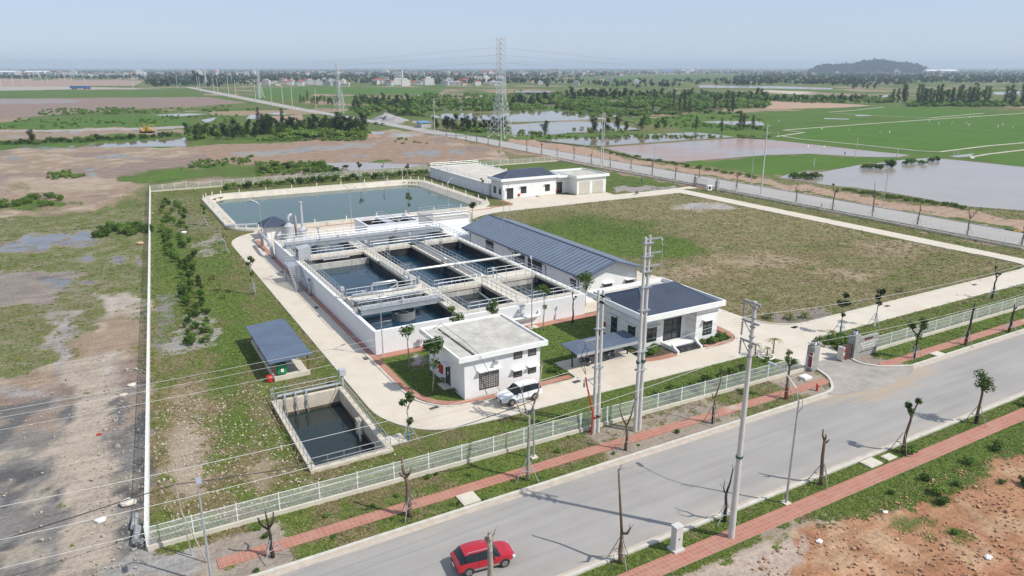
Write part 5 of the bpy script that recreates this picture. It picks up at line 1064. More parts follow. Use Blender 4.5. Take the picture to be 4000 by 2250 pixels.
# ------------------------------------------------------------------ fences and gates
FH, BASEH, PAN = 1.9, 0.36, 3.12
def panel_mesh():
    mb = MB(); n = 15
    for k in range(n + 1):
        z = BASEH + 0.06 + (FH - BASEH - 0.1) * k / n; r = 0.026 if k == n else (0.016 if k in (5, 10) else 0.0085)
        mb.frus((0.05, 0, z), (PAN - 0.05, 0, z), r, r, 4, False)
    return mb
PANEL = panel_mesh().build('panel', M_fence); POST = None
mb = MB(); mb.box(-.035, .035, -.035, .035, BASEH - .1, FH + .06); mb.box(-.1, .1, -.02, .02, 0.9, .95); mb.box(-.1, .1, -.02, .02, 1.4, 1.45); POST = mb.build('post', M_fence)
def fence(a, b, label):
    a = Vector((*a, 0)); b = Vector((*b, 0)); d = b - a; ang = math.atan2(d.y, d.x); n = round(d.length / PAN); sc_ = d.length / (n * PAN)
    f = thing('mesh_fence', label, 'fence', a, 0)
    f.rotation_euler = (0, 0, ang); LOC[f.name] = Vector((0, 0, 0))
    mb = MB(); mb.box(0, d.length, -.1, .1, -.1, BASEH); mb.build('base', M_conc, f)
    for k in range(n + 1):
        if k < n:
            p = PANEL.copy(); COL.objects.link(p); p.parent = f; p.location = (k * PAN * sc_, 0, 0); p.scale = (sc_, 1, 1)
        q = POST.copy(); COL.objects.link(q); q.parent = f; q.location = (k * PAN * sc_, 0, 0)
    return f
fence((-0.9, 51.0), (66.7, 49.6), 'white wire mesh fence along the front lawn, left of the main gate')
fence((78.6, 49.4), (146.5, 49.2), 'white wire mesh fence beside the street, right of the sign wall')
fence((-0.9, 51.1), (11.4, 222.0), 'long white mesh fence on the left edge of the site, running away from the street')
fence((11.5, 222.1), (147.3, 224.5), 'white mesh fence along the back of the site behind the pond')
fence((149.6, 68), (149.6, 146.2), 'white mesh fence beside the east road, near half up to the side gate')
fence((149.6, 157.2), (147.4, 224.3), 'white mesh fence beside the east road, far half behind the garage')
for o in (PANEL, POST): COL.objects.unlink(o)
M_stone = mat('grey_stone', (0.34, 0.34, 0.31), 0.7, 0.14, 1.4, stain=0.35, stain_col=(0.2, 0.2, 0.18)); M_lampglass = mat('lamp_glass', (0.75, 0.76, 0.74), 0.3, 0.02, 1.0)
def pillar(x, y, w, h, label, lamp=True):
    p = thing('gate_pillar', label, 'pillar', (x, y, 0))
    mb = MB(); mb.box(x - w / 2, x + w / 2, y - w / 2, y + w / 2, 0, h); mb.box(x - w / 2 - .015, x + w / 2 + .015, y - w / 2 - .015, y + w / 2 + .015, h * .76, h * .77); mb.build('shaft', M_stone, p, bevel=.02)
    if lamp:
        mb = MB(); mb.box(x - .2, x + .2, y - .2, y + .2, h + .06, h + .45); l = mb.build('lamp', M_lampglass, p)
        mb = MB()
        for sx in (-1, 1):
            for sy in (-1, 1): mb.box(x + sx * .22 - .02, x + sx * .22 + .02, y + sy * .22 - .02, y + sy * .22 + .02, h, h + .5)
        mb.box(x - .26, x + .26, y - .26, y + .26, h + .5, h + .54); mb.box(x - .26, x + .26, y - .26, y + .26, h, h + .05); mb.build('lamp_frame', M_dark, l)
    return p
pl = pillar(67.3, 49.4, .95, 2.95, 'grey stone gate pillar with a nameboard on its left side'); pillar(74.5, 49.4, .95, 2.95, 'grey stone gate pillar at the left end of the sign wall')
mb = MB(); mb.box(66.72, 66.82, 48.95, 49.5, .4, 2.3); mb.build('nameboard', mat('board_white', (.7, .7, .7), .5), pl)
mb = MB(); mb.box(66.70, 66.719, 49.0, 49.45, .5, 1.8); mb.box(66.70, 66.719, 49.0, 49.45, 1.95, 2.25); mb.build('board_panel', mat('board_red', (.28, .04, .05), .5), pl)
s_ = thing('sign_wall', 'grey stone wall with white raised lettering beside the main gate', 'sign', (76.7, 49.2, 0))
mb = MB(); mb.box(75.0, 78.5, 49.05, 49.4, 0, 2.5); mb.build('wall', M_stone, s_, bevel=.02)
mb = MB(); mb.box(75.0, 78.5, 49.02, 49.048, .62, .67); mb.build('groove', M_dark, s_)
mb = MB(); mb.box(75.9, 77.45, 49.0, 49.047, 2.12, 2.3); mb.build('plaque', mat('plaque_black', (.03, .02, .025), .4), s_)
mb = MB(); mb.box(76.0, 77.3, 49.02, 49.047, 2.0, 2.04); mb.build('plaque_line', mat('plaque_orange', (.5, .12, .05), .5), s_)
def text(s, parent, loc, size, name, m, rot=(R(90), 0, 0), width=None):
    c = bpy.data.curves.new(name, 'FONT'); c.body = s; c.size = size; c.align_x = 'CENTER'; c.extrude = 0.02; c.offset = 0.006
    o = bpy.data.objects.new(name, c); COL.objects.link(o); bpy.context.view_layer.update()
    if width and o.dimensions.x > 0: c.size = size * width / o.dimensions.x; bpy.context.view_layer.update()
    me = bpy.data.meshes.new_from_object(o.evaluated_get(bpy.context.evaluated_depsgraph_get())); bpy.data.objects.remove(o)
    me.materials.clear(); me.materials.append(m); o = bpy.data.objects.new(name, me); COL.objects.link(o); o.rotation_euler = rot
    off = LOC.get(parent.name, Vector((0, 0, 0))); o.location = Vector(loc) - off; o.parent = parent; return o
M_letter = mat('letter_white', (.82, .82, .82), .5, .01)
text('NHÀ MÁY XỬ LÝ NƯỚC THẢI', s_, (76.75, 49.03, 1.62), .3, 'lettering', M_letter, width=3.2)
text('CÔNG SUẤT 5.000M3/NGÀY ĐÊM', s_, (76.75, 49.03, 1.30), .2, 'lettering', M_letter, width=2.6)
text('Địa chỉ: Phường Tân Dân, TP Chí Linh', s_, (76.75, 49.03, 1.02), .18, 'lettering', M_letter, width=2.5)
g = thing('folding_gate', 'folding metal gate with a cream head unit drawn back beside the gate pillar', 'gate', (73.2, 49.5, 0))
mb = MB(); mb.box(72.3, 72.62, 49.1, 49.9, .1, 1.75); mb.build('head_unit', mat('gate_cream', (.60, .57, .50), .5), g, bevel=.04)
mb = MB(); mb.box(72.4, 72.62, 49.07, 49.098, .3, .8); mb.box(72.4, 72.62, 49.07, 49.098, 1.2, 1.6); mb.build('red_panel', M_red, g)
mb = MB()
for k in range(9): mb.box(72.72 + k * .15, 72.76 + k * .15, 49.15 + .05 * (k % 2), 49.8, .12, 1.8)
mb.tube([(72.65, 49.3, .5), (74.0, 49.3, .5)], .02, 4); mb.tube([(72.65, 49.3, 1.3), (74.0, 49.3, 1.3)], .02, 4); mb.build('lattice', mat('gate_bronze', (.30, .22, .18), .4, metal=.4), g)
pillar(150.0, 156.2, .8, 2.5, 'grey pillar of the side gate, on its far side, by the east road'); pillar(149.6, 147.2, .8, 2.5, 'grey pillar of the side gate, on its near side, by the east road')
g = thing('side_gate', 'grey metal side gate standing open beside the east road', 'gate', (149.7, 151, 0))
mb = MB(); mb.box(149.75, 149.85, 151.2, 155.7, .25, .9); mb.build('lower_panel', M_steel, g); mb = MB()
for k in range(18): mb.box(149.78, 149.82, 151.2 + k * .26, 151.23 + k * .26, .9, 2.2)
mb.box(149.76, 149.84, 151.2, 155.7, 2.2, 2.27); mb.build('bars', M_steel, g)
b = thing('air_conditioner', 'white outdoor fan unit standing beside the side gate', 'fan unit', (147.5, 148.4, 0)); mb = MB(); mb.box(146.4, 147.9, 147.3, 148.2, .1, 1.5); mb.build('case', M_trim, b, bevel=.04); mb = MB(); mb.frus((147.0, 147.29, .85), (147.0, 147.25, .85), .45, .45, 14); mb.build('fan', M_dark, b)
# ------------------------------------------------------------------ utility poles, lamps, wires
def zat(c1, x1, y1, X, Y):
    px, py = CPX(c1, x1, y1); c, s = math.cos(YAW), math.sin(YAW); f = X * c + Y * s; k = (1125 - py) / F_PX
    return f * (k * math.cos(PITCH) - math.sin(PITCH)) / (math.cos(PITCH) + k * math.sin(PITCH)) + CAM_H
def shaft(parent, x, y, h, r0, r1, name='pole', m=None):
    mb = MB(); mb.frus((x, y, -.1), (x, y, h), r0, r1, 14); return mb.build(name, m or M_polec, parent, smooth=False)
M_arm = mat('arm_steel', (0.33, 0.35, 0.36), .5, .06, 2.0, metal=.2); M_ins = mat('insulator', (0.22, 0.22, 0.23), .4, .08, 2.0); M_gband = mat('green_band', (0.02, 0.10, 0.08), .6, .1)
def arm(parent, p, d, L_, drop=0.0, brace=True):
    p = Vector(p); d = Vector(d).normalized(); mb = MB(); mb.obox(p + d * (L_ / 2 - .25), (L_ + .5, .13, .13), math.atan2(d.y, d.x))
    if brace: mb.tube([p + d * .1 - Vector((0, 0, .8)), p + d * .75 - Vector((0, 0, .05))], .04, 5)
    a = mb.build('cross_arm', M_arm, parent)
    if drop > 0:
        mb = MB(); e = p + d * (L_ - .05); mb.tube([e - Vector((0, 0, .05)), e - Vector((0, 0, drop))], .03, 5)
        for k in range(6): q = e - Vector((0, 0, .2 + (drop - .35) * k / 5)); mb.frus(q, q - Vector((0, 0, .05)), .085, .085, 8)
        mb.build('insulator', M_ins, a)
    return a
sx_, sy_ = 36.4, 31.55
p1 = thing('utility_pole', 'single tall concrete utility pole nearest the camera, on the near pavement', 'pole', (sx_, sy_, 0)); shaft(p1, sx_, sy_, 18.2, .25, .12)
zz = [zat('c4', 1900, 738, sx_, sy_), zat('c4', 1890, 932, sx_, sy_), zat('c4', 1872, 1128, sx_, sy_)]
for z in zz: arm(p1, (sx_, sy_, z), (0, 1, 0), .95, 1.15)
for z in [q + e for q in zz for e in (-.3, -1.0)]: mb = MB(); mb.frus((sx_, sy_, z), (sx_, sy_, z + .08), .2, .2, 12); mb.build('clamp_band', M_arm, p1)
mb = MB(); mb.frus((sx_, sy_, 6.6), (sx_, sy_, 6.75), .26, .26, 12); mb.build('green_band', M_gband, p1)
x1, y1 = 36.96, 49.5
p2 = thing('utility_pole', 'lower pair of concrete poles with a red cable, standing by the front fence', 'pole', (x1, y1, 0))
shaft(p2, x1, y1, 14.1, .19, .11); shaft(p2, x1 + .5, y1, 14.0, .19, .11)
for z in (13.5, 12.9): a_ = arm(p2, (x1 + .35, y1, z), (0, 1, 0), 1.2, 0, False); a_ = arm(p2, (x1 + .35, y1, z), (0, -1, 0), 1.2, 0, False)
for z in (9.5, 5.6): arm(p2, (x1, y1, z), (-1, 0, 0), 1.3, .7)
for z in (1.9, 6.6, 10.4): mb = MB(); mb.box(x1 - .25, x1 + .75, y1 - .23, y1 + .23, z, z + .09); mb.build('clamp_band', M_arm, p2)
mb = MB(); mb.frus((x1, y1, 1.5), (x1, y1, 1.75), .21, .21, 10); mb.build('red_band', M_rust, p2); mb = MB(); mb.frus((x1 + .5, y1, 1.5), (x1 + .5, y1, 1.75), .21, .21, 10); mb.build('red_band', M_rust, p2)
mb = MB(); mb.tube([(x1 - 1.1, y1, 5.9), (x1 - 1.0, y1 - .05, 5.2), (x1 - .55, y1 - .2, 3.2), (x1 - .35, y1 - .25, 2.3), (x1 - .38, y1 - .2, 0)], .085, 8); mb.build('red_cable', mat('red_conduit', (.48, .06, .03), .45, .05), p2)
mb = MB(); mb.tube([(x1 - 1.2, y1, 9.0), (x1 - 1.6, y1 + .1, 8.2), (x1 - 1.5, y1 + .1, 7.0), (x1 - 1.1, y1, 6.2)], .03, 5); mb.tube([(x1 - 1.2, y1, 9.0), (x1 - .8, y1 + .2, 8.4), (x1 - 1.2, y1 + .2, 7.4), (x1 - 1.1, y1, 6.2)], .03, 5); mb.build('jumper_cable', M_cable, p2)
x2, y2 = 40.6, 47.85
p3 = thing('utility_pole', 'tall pair of concrete poles with three steel arms on the far verge', 'pole', (x2, y2, 0))
shaft(p3, x2, y2, 18.8, .2, .12); shaft(p3, x2 + .58, y2 + .1, 18.9, .2, .12)
for z in (zat('c4', 870, 95, x2, y2), zat('c4', 870, 240, x2, y2), zat('c4', 865, 370, x2, y2)): arm(p3, (x2 + .4, y2 + .05, z), (1, 0, 0), 1.5, 0)
for z in (6.2, 8.0, 12.0, 14.2, 15.6, 17.0, 18.2): mb = MB(); mb.box(x2 - .25, x2 + .83, y2 - .22, y2 + .3, z, z + .09); mb.build('clamp_band', M_arm, p3)
for x in (x2, x2 + .58):
    mb = MB(); mb.frus((x, y2 + .05, 6.9), (x, y2 + .05, 7.15), .22, .22, 12); mb.build('green_band', M_gband, p3)
def wire(a, mid, end, Y, r, label, m=M_wire):
    """sagging wire in the plane Y through an attachment and two sighted points"""
    pts = [a, PY(*CPX(*mid), Y), PY(*CPX(*end), Y)]
    xs = [p[0] for p in pts]; co = np.polyfit(xs, [p[2] for p in pts], 2); x0, x1 = xs[0], xs[2]; x1 += (x1 - x0) * .15
    mb = MB(); mb.tube([(x0 + (x1 - x0) * k / 24, a[1] + (Y - a[1]) * k / 24, float(np.polyval(co, x0 + (x1 - x0) * k / 24))) for k in range(25)], r, 5)
    return tag(mb.build('wire', m), label, 'wire')
for i, (mid, end) in enumerate(((('l3', 1300, 700), ('l2', 0, 745)), (('l3', 1300, 965), ('l2', 0, 1080)), (('c3', 1650, 1440), ('l2', 0, 1368)))):
    wire((sx_, sy_ + .9, zz[i] - 1.15), mid, end, sy_ + .9, .012, ('topmost', 'middle', 'lowest')[i] + ' white wire running left from the single utility pole')
for i, (mid, end) in enumerate(((('c5', 760, 345), ('c5', 2430, 0)), (('c5', 1200, 415), ('c5', 2400, 195)), (('c5', 860, 668), ('c5', 2576, 250)))):
    wire((sx_, sy_ + .9, zz[i] - 1.15), mid, end, sy_ + .9, .011, ('topmost', 'middle', 'lowest')[i] + ' wire running right from the single utility pole')
for i, (mid, end, dy) in enumerate(((('l1', 2576, 565), ('l1', 0, 1045), 1.1), (('l1', 2576, 632), ('l1', 0, 1110), 0), (('l1', 2576, 740), ('l1', 0, 1235), -1.1))):
    wire((x1 + .35, y1 + dy, 13.62), mid, end, y1 + dy, .010, ('farthest', 'middle', 'nearest')[i] + ' thin wire running left from the lower pair of poles')
b = thing('bamboo_prop', 'two crossed bamboo poles propping a black cable at the left end of the front fence', 'prop', (2, 48, 0))
mb = MB(); mb.tube([(1.75, 48.9, 0), (1.4, 49.2, 5.7)], .05, 6); mb.build('bamboo', M_bamboo, b); mb = MB(); mb.tube([(2.6, 47.5, 0), (1.5, 49.0, 3.6)], .05, 6); mb.build('bamboo', M_bamboo, b)
mb = MB(); e0 = PY(*CPX('l2', 0, 1085), 49.0); mb.tube([e0, (1.4, 49.2, 5.65)] + [(1.4 + (30.2 - 1.4) * k / 10, 49.2, 5.65 - .55 * k / 10 - 4.2 * (k / 10) * (1 - k / 10)) for k in range(1, 11)], .035, 5); tag(mb.build('cable', M_cable), 'black cable sagging over the front lawn from the bamboo prop', 'cable')
def lamp_twin(x, y, h, ang, label, single=False):
    l = thing('street_lamp', label, 'lamp', (x, y, 0), 0, 'lamp posts inside the site')
    mb = MB(); mb.frus((x, y, 0), (x, y, h), .075, .045, 8); mb.frus((x, y, 0), (x, y, .12), .2, .2, 8); mb.build('post', M_galv, l)
    d = Vector((math.cos(ang), math.sin(ang), 0))
    for s in ((1,) if single else (1, -1)):
        p = Vector((x, y, h - .5)); mb = MB(); e = p + d * s * 1.7 + Vector((0, 0, 1.0)); mb.tube([p, p + d * s * .5 + Vector((0, 0, .45)), e], .04, 6); a = mb.build('arm', M_galv, l)
        mb = MB(); mb.obox(e + d * s * .25 + Vector((0, 0, .05)), (.75, .24, .1), math.atan2(d.y * s, d.x * s), -.3 ); mb.build('lamp_head', M_steel, a)
    mb = MB(); mb.tube([(x + d.x * .32 * math.cos(t), y + d.y * .32 * math.cos(t), h - 1.1 + .65 * math.sin(t)) for t in [2 * math.pi * k / 14 for k in range(15)]], .025, 5); mb.build('ring', M_galv, l)
for x, y, h, an, lb in ((26.5, 148.0, 7.6, 2.9, 'double arm lamp post beside the small hut by the pond'), (45.8, 150.8, 8.1, 1.9, 'double arm lamp post on the near edge of the pond'), (72.0, 157.9, 6.8, .6, 'double arm lamp post at the right corner of the pond'), (25.0, 113.2, 7.8, .15, 'double arm lamp post against the left wall of the tank'),
                        (46.6, 78.0 - 1.2, 8.6, 1.1, 'lamp post in front of the tank with one bent arm'), (26.2, 77.2, 7.9, .15, 'double arm lamp post at the front left corner of the tank'), (77.8, 87.4, 5.3, .9, 'double arm lamp post behind the office on the edge of the lawn'), (77.4, 140.0, 7.0, .5, 'double arm lamp post on the lawn edge behind the long hall')):
    lamp_twin(x, y, h, an, lb, 'bent' in lb)
def road_lamp(x, y, h, d, reach, label, grp='street lamps along the roads'):
    l = thing('street_lamp', label, 'lamp', (x, y, 0), 0, grp); d = Vector(d)
    mb = MB(); mb.frus((x, y, .1), (x, y, h * .82), .1, .06, 8); mb.tube([(x, y, h * .8), Vector((x, y, h * .9)) + d * .15 * reach, Vector((x, y, h * .98)) + d * .6 * reach, Vector((x, y, h)) + d * reach], .045, 6); mb.build('post', M_steel, l)
    mb = MB(); e = Vector((x, y, h)) + d * (reach + .2); mb.obox(e, (.75 if abs(d.x) > .5 else .3, .3 if abs(d.x) > .5 else .75, .12)); mb.build('lamp_head', M_steel, l)
    mb = MB(); mb.box(x - .3, x + .3, y - .3, y + .3, 0, .12); mb.build('foot', M_conc, l)
    mb = MB(); mb.tube([(x, y, h * .72), (x + .01, y - .35 * d.y - .35 * d.x, h * .78), (x + .01, y - .3 * d.y, h * .86)], .03, 5); mb.build('hook', M_steel, l)
road_lamp(43.4, 32.55, 10.9, (0, 1, 0), 2.6, 'tall grey street lamp on the near verge, right of the single pole')
road_lamp(2.55, 41.4 + 3.6, 8.6, (0, -1, 0), 1.2, 'street lamp at the left end of the far pavement, seen from above')
road_lamp(29.7, 48.4, 5.6, (-1, .3, 0), .8, 'short lamp post by the front fence, left of the paired poles')
for x, y, lb in ((166.7, 194.2, 'slim street lamp beyond the east road, opposite the garage'), (165.7, 107.6, 'slim street lamp beyond the east road, before the flooded field'), (166.3, 235.0, 'slim street lamp beyond the east road, beside the long pond'), (166.5, 278.0, 'slim street lamp beyond the east road, near the pylon'), (166.0, 150.0, 'slim street lamp beyond the east road, by the green field'), (167, 318, 'slim street lamp beyond the east road, behind the pylon')): road_lamp(x, y, 11.0, (-1, 0, 0), 2.0, lb)
def far_pole(x, y, h, label, grp, twin=False, arms=3):
    l = thing('utility_pole', label, 'pole', (x, y, 0), 0, grp); k = 1 + max(0, (y - 300)) / 900
    shaft(l, x, y, h, .2 * k, .12 * k)
    if twin: shaft(l, x + .8, y, h, .2, .12)
    for i in range(arms): mb = MB(); mb.box(x - .06, x + 1.4, y - .06, y + .06, h - .5 - i * 1.9, h - .38 - i * 1.9); mb.build('cross_arm', M_arm, l)
    return l
GP = 'utility poles along the east road'
far_pole(150.0, 202.2, 18.4, 'paired concrete poles by the back corner of the site', GP, True)
far_pole(154.6, 135.9, 18.7, 'tall concrete pole by the east road, right of the side gate', GP)
far_pole(147.0, 336.2, 18.6, 'tall concrete pole by the gravel heap and the blue roofed hut', GP); far_pole(148.2, 270.2, 18.8, 'tall concrete pole in front of the large pylon', GP)
for x, y, h in ((142.6, 609, 18), (163, 614, 16.5), (161, 532, 16.5), (140, 673, 18), (142.5, 757, 20), (138, 884, 22), (160, 720, 17), (160, 830, 17), (139, 1000, 20), (139, 1130, 20), (158, 960, 18), (158, 1100, 18)): far_pole(x, y, h, 'concrete pole in the long row beside the far road', 'poles along the far road')
for px, py, h in ((870, 382, 19), (1340, 377, 18), (1785, 372, 19), (135, 350, 18), (420, 315, 17), (650, 290, 17), (235, 330, 16), (15, 355, 18), (1990, 370, 19), (2200, 300, 19), (2330, 300, 19), (2500, 275, 19), (310, 320, 17), (480, 318, 16), (720, 300, 16), (600, 300, 16), (2420, 300, 17)):
    X, Y = CP('f0', px, py); far_pole(X, Y, h, 'distant pale pole standing in the plain at the far left', 'distant poles at the far left', arms=1)
# ------------------------------------------------------------------ leaves, trees and plants
def leafball(mb, c, r, n, s, rg, flat=1.0, droop=0.0):
    c = Vector(c)
    for i in range(n):
        u = Vector((rg.gauss(0, 1), rg.gauss(0, 1), rg.gauss(0, 1)));
        if u.length < 1e-3: continue
        u.normalize(); rr = r * rg.random() ** .45; p = c + Vector((u.x * rr, u.y * rr, u.z * rr * flat))
        nrm = (u + Vector((rg.gauss(0, .6), rg.gauss(0, .6), rg.gauss(.5, .6)))).normalized(); a = nrm.orthogonal().normalized(); a.rotate(Matrix.Rotation(rg.random() * 6.28, 3, nrm)); b = nrm.cross(a)
        L_ = s * rg.uniform(.7, 1.3); w = L_ * .55
        mb.add([tuple(p - a * L_ * .5), tuple(p + b * w * .5 - Vector((0, 0, droop * L_))), tuple(p + a * L_ * .5 - Vector((0, 0, 2 * droop * L_))), tuple(p - b * w * .5 - Vector((0, 0, droop * L_)))], [(0, 1, 2, 3)])
LF_young = leaf_mat('young_tree_leaf', (0.035, 0.085, 0.015), (0.13, 0.20, 0.035)); LF_dark = leaf_mat('dark_leaf', (0.010, 0.030, 0.008), (0.040, 0.075, 0.018)); LF_mid = leaf_mat('mid_leaf', (0.026, 0.072, 0.013), (0.11, 0.175, 0.036))
LF_pale = leaf_mat('pale_leaf', (0.07, 0.095, 0.03), (0.16, 0.18, 0.06)); LF_palm = leaf_mat('palm_leaf', (0.06, 0.11, 0.02), (0.22, 0.22, 0.05)); LF_weed = leaf_mat('weed_leaf', (0.055, 0.135, 0.022), (0.21, 0.31, 0.06)); LF_grey = leaf_mat('grey_green_leaf', (0.035, 0.055, 0.025), (0.10, 0.125, 0.055))
def stakes(parent, x, y, rad, top, m, rg, n=3):
    a0 = rg.random() * 6.28
    for k in range(n):
        a = a0 + k * 2 * math.pi / n; mb = MB(); mb.tube([(x + rad * math.cos(a), y + rad * math.sin(a), 0), (x + .12 * math.cos(a), y + .12 * math.sin(a), top)], .035, 5); mb.build('stake', m, parent)
    mb = MB()
    for k in range(n):
        a = a0 + k * 2 * math.pi / n; b_ = a + 2 * math.pi / n; f = .5; q = rad * f + .06
        mb.tube([(x + q * math.cos(a), y + q * math.sin(a), top * .5), (x + q * math.cos(b_), y + q * math.sin(b_), top * .5)], .025, 5)
    mb.build('brace', m, parent)
def street_tree(x, y, h, label, seed, fork=.62, stubs=3, leafy=0, bark=None, r=.13, grp='pruned street trees', lean=None, twigs=True, wrap=None, leafs=LF_young, stk=True, leafsize=.28, low=None):
    rg = random.Random(seed); t_ = thing('street_tree', label, 'tree', (x, y, 0), 0, grp); mb = MB(); lean = lean or (rg.uniform(-.06, .06), rg.uniform(-.06, .06))
    hf = h * fork; pts = []; n = 6
    for k in range(n + 1): q = k / n; pts.append(Vector((x + lean[0] * hf * q + rg.uniform(-.05, .05) * (k > 0), y + lean[1] * hf * q + rg.uniform(-.05, .05) * (k > 0), hf * q - .1 * (k == 0))))
    mb.tube(pts, [r * (1.25 - .5 * k / n) for k in range(n + 1)], 8); tips = [pts[-1]]
    a0 = rg.random() * 6.28
    for s in range(stubs):
        a = a0 + s * 6.28 / max(1, stubs) + rg.uniform(-.4, .4); sp = rg.uniform(.25, .62) if s else .14; Lb = (h - hf) * (1 if s == 0 else rg.uniform(.3, .75)); d = Vector((math.cos(a) * sp * 1.6, math.sin(a) * sp * 1.6, 1)).normalized(); p0 = pts[-1] - Vector((0, 0, rg.uniform(0, hf * .1)))
        m_ = p0 + d * Lb * .5 + Vector((d.x, d.y, 0)) * Lb * .22 + Vector((rg.uniform(-.08, .08), rg.uniform(-.08, .08), 0)); e = p0 + Vector((d.x, d.y, d.z)) * Lb; mb.tube([p0, m_, e], [r * .7, r * .55, r * .42], 7); tips.append(e)
        if twigs and s < 2:
            for q in range(3):
                dd = Vector((rg.uniform(-.7, .7), rg.uniform(-.7, .7), rg.uniform(.3, 1))) * .55; mb.tube([e, e + dd * .6, e + dd + Vector((0, 0, .1))], [.022, .015, .009], 4)
    mb.build('trunk', bark or M_bark, t_, smooth=True)
    if leafy:
        mb = MB()
        for e in tips[1:]: leafball(mb, e + Vector((0, 0, .05)), leafy * rg.uniform(.8, 1.15), int(150 * leafy / .6), leafsize, rg, .85)
        if low: leafball(mb, (x + lean[0] * h * low + .15, y + lean[1] * h * low, h * low), leafy * .75, 80, leafsize, rg)
        mb.build('crown', leafs, t_)
    if wrap: mb = MB(); mb.frus((x, y, .02), (x + lean[0] * wrap[1], y + lean[1] * wrap[1], wrap[1]), r * 1.35, r * 1.3, 10); mb.build('trunk_wrap', wrap[0], t_)
    if stk: stakes(t_, x, y, rg.uniform(.9, 1.15), min(2.0, h * .36), M_galv if bark is not M_bark else M_bamboo, rg)
    return t_
def HTU(bx, by, c, x, y): b = U(bx, by); return b[0], b[1], zat(c, x, y, *b)
# row on the far verge of the street
X, Y, h = HT('c7', 265, 840, 'c7', 205, 225); street_tree(X, Y, h, 'thick brown pruned tree with two knobby stubs on the left part of the far verge', 1, .66, 3, 0, M_bark, .19, twigs=False)
X, Y, h = HTU(1327, 1208, 'c3', 1285, 985); street_tree(X, Y, h + .3, 'tall pale pruned tree whose bare top rises before the white car', 2, .55, 3, 0, M_barkp, .13)
X, Y, h = HTU(683, 1400, 'l2', 1740, 1270); X, Y = P(1066, 2176); h = zat('l2', 2694, 737, X, Y); street_tree(X, Y, h, 'dark footed pruned tree with upright stubs near the left end of the far pavement', 3, .6, 4, 0, M_barkd, .12, twigs=False)
X, Y, h = HT('c6', 115, 790, 'c6', 60, 250); street_tree(X, Y, h, 'bare V shaped pruned tree just right of the lower paired poles', 4, .5, 2, 0, M_bark, .12)
X, Y, h = HT('c6', 990, 525, 'c4', 1600, 1340); street_tree(X, Y, 5.4, 'slender pruned tree with a forked top between the tall poles and the single pole', 5, .5, 2, 0, M_bark, .11, wrap=(M_rubber, 1.7))
X, Y, h = HT('c5', 180, 1310, 'c5', 215, 835); street_tree(X, Y, h, 'stubby pruned tree with a small green tuft left of the main gate', 6, .72, 3, .35, M_bark, .14, wrap=(M_rust, 1.3))
X, Y, h = HT('c5', 1465, 900, 'c5', 1535, 490); street_tree(X, Y, h, 'leafy pruned tree in front of the fence right of the sign wall', 7, .6, 3, .6, M_barkd, .13, low=.55)
X, Y, h = HT('c5', 1985, 765, 'c5', 2080, 350); street_tree(X, Y, h, 'bare leaning pruned tree second to the right of the sign wall', 8, .85, 2, 0, M_barkd, .14, lean=(.12, .02), twigs=False, wrap=(M_rust, .8))
X, Y, h = HT('c5', 2425, 630, 'c5', 2460, 345); street_tree(X, Y, h, 'dark bare pruned tree at the far right end of the far verge', 9, .8, 2, 0, M_barkd, .14, twigs=False)
street_tree(113.0, 54.0, 5.0, 'pruned tree inside the fence at the right edge, with a spread top', 10, .7, 3, .2, M_barkd, .12)
# near side of the street
street_tree(17.3, 33.1, 6.9, 'thick mottled pruned trunk standing in front of the red car', 11, .86, 3, 0, M_barkp, .20, lean=(0.0, 0.0))
X, Y, h = HT('c7', 2375, 1310, 'c7', 2480, 430); street_tree(X, Y, h, 'tall crooked pruned tree with one long bare branch on the near verge', 12, .36, 2, 0, M_bark, .15, lean=(.02, .0))
X, Y, h = HTU(1823, 1312, 'c6', 1170, 1025); street_tree(X, Y, h, 'bare forked tree close behind the single utility pole', 13, .6, 2, 0, M_barkd, .12)
X, Y, h = HT('r3', 530, 520, 'c6', 2170, 560); street_tree(X, Y, h, 'bare pruned tree with three curved stubs right of the tall street lamp', 14, .8, 3, 0, M_bark, .14, twigs=False)
X, Y, h = HT('r3', 1340, 200, 'c5', 1395, 1290); street_tree(X, Y, h, 'pruned tree with a small dark leafy top on the near verge', 15, .72, 3, .32, M_bark, .13, leafs=LF_mid)
X, Y, h = HTU(2455, 1065, 'c5', 2170, 1050); street_tree(X, Y, h, 'tree with a dense round leafy head on the near verge at the right', 16, .72, 4, .72, M_bark, .13, wrap=(M_rubber, .9), leafs=LF_mid, leafsize=.22)
# young trees inside
GI = 'young staked trees inside the site'
BW = (M_blueband, 1.0)
def young(c1, bx, by, c2, tx, ty, label, seed, leafy=.5, h=None, **k):
    X, Y, hh = HT(c1, bx, by, c2, tx, ty); return street_tree(X, Y, h or hh, label, seed, k.pop('fork', .72), k.pop('stubs', 3), leafy, k.pop('bark', M_barkp), k.pop('r', .07), GI, leafs=k.pop('leafs', LF_young), twigs=False, **k)
young('c0', 240, 1160, 'c0', 235, 770, 'young tree with leaf tufts up its stem on the grass left of the inner road', 21, .42, low=.55)
young('l0', 2270, 740, 'l0', 2255, 540, 'sparse young tree with a blue wrapped foot near the bend of the inner road', 22, .12, wrap=BW)
young('l0', 2220, 650, 'l0', 2210, 420, 'thin bare young tree with a blue foot by the left corner of the pond', 23, 0, wrap=BW)
young('l0', 2060, 470, 'l0', 2045, 250, 'young tree with dark hanging leaves left of the pond', 24, .4, low=.6, leafs=LF_mid)
young('c1', 1805, 745, 'c1', 1765, 330, 'young tree with two leafy heads at the front left corner of the tank', 25, .75, stubs=2, stk=False)
young('c1', 2040, 995, 'c1', 2040, 440, 'young leafy tree on the lawn beside the door of the flat roofed building', 26, .8, low=.55, stk=False, leafsize=.34)
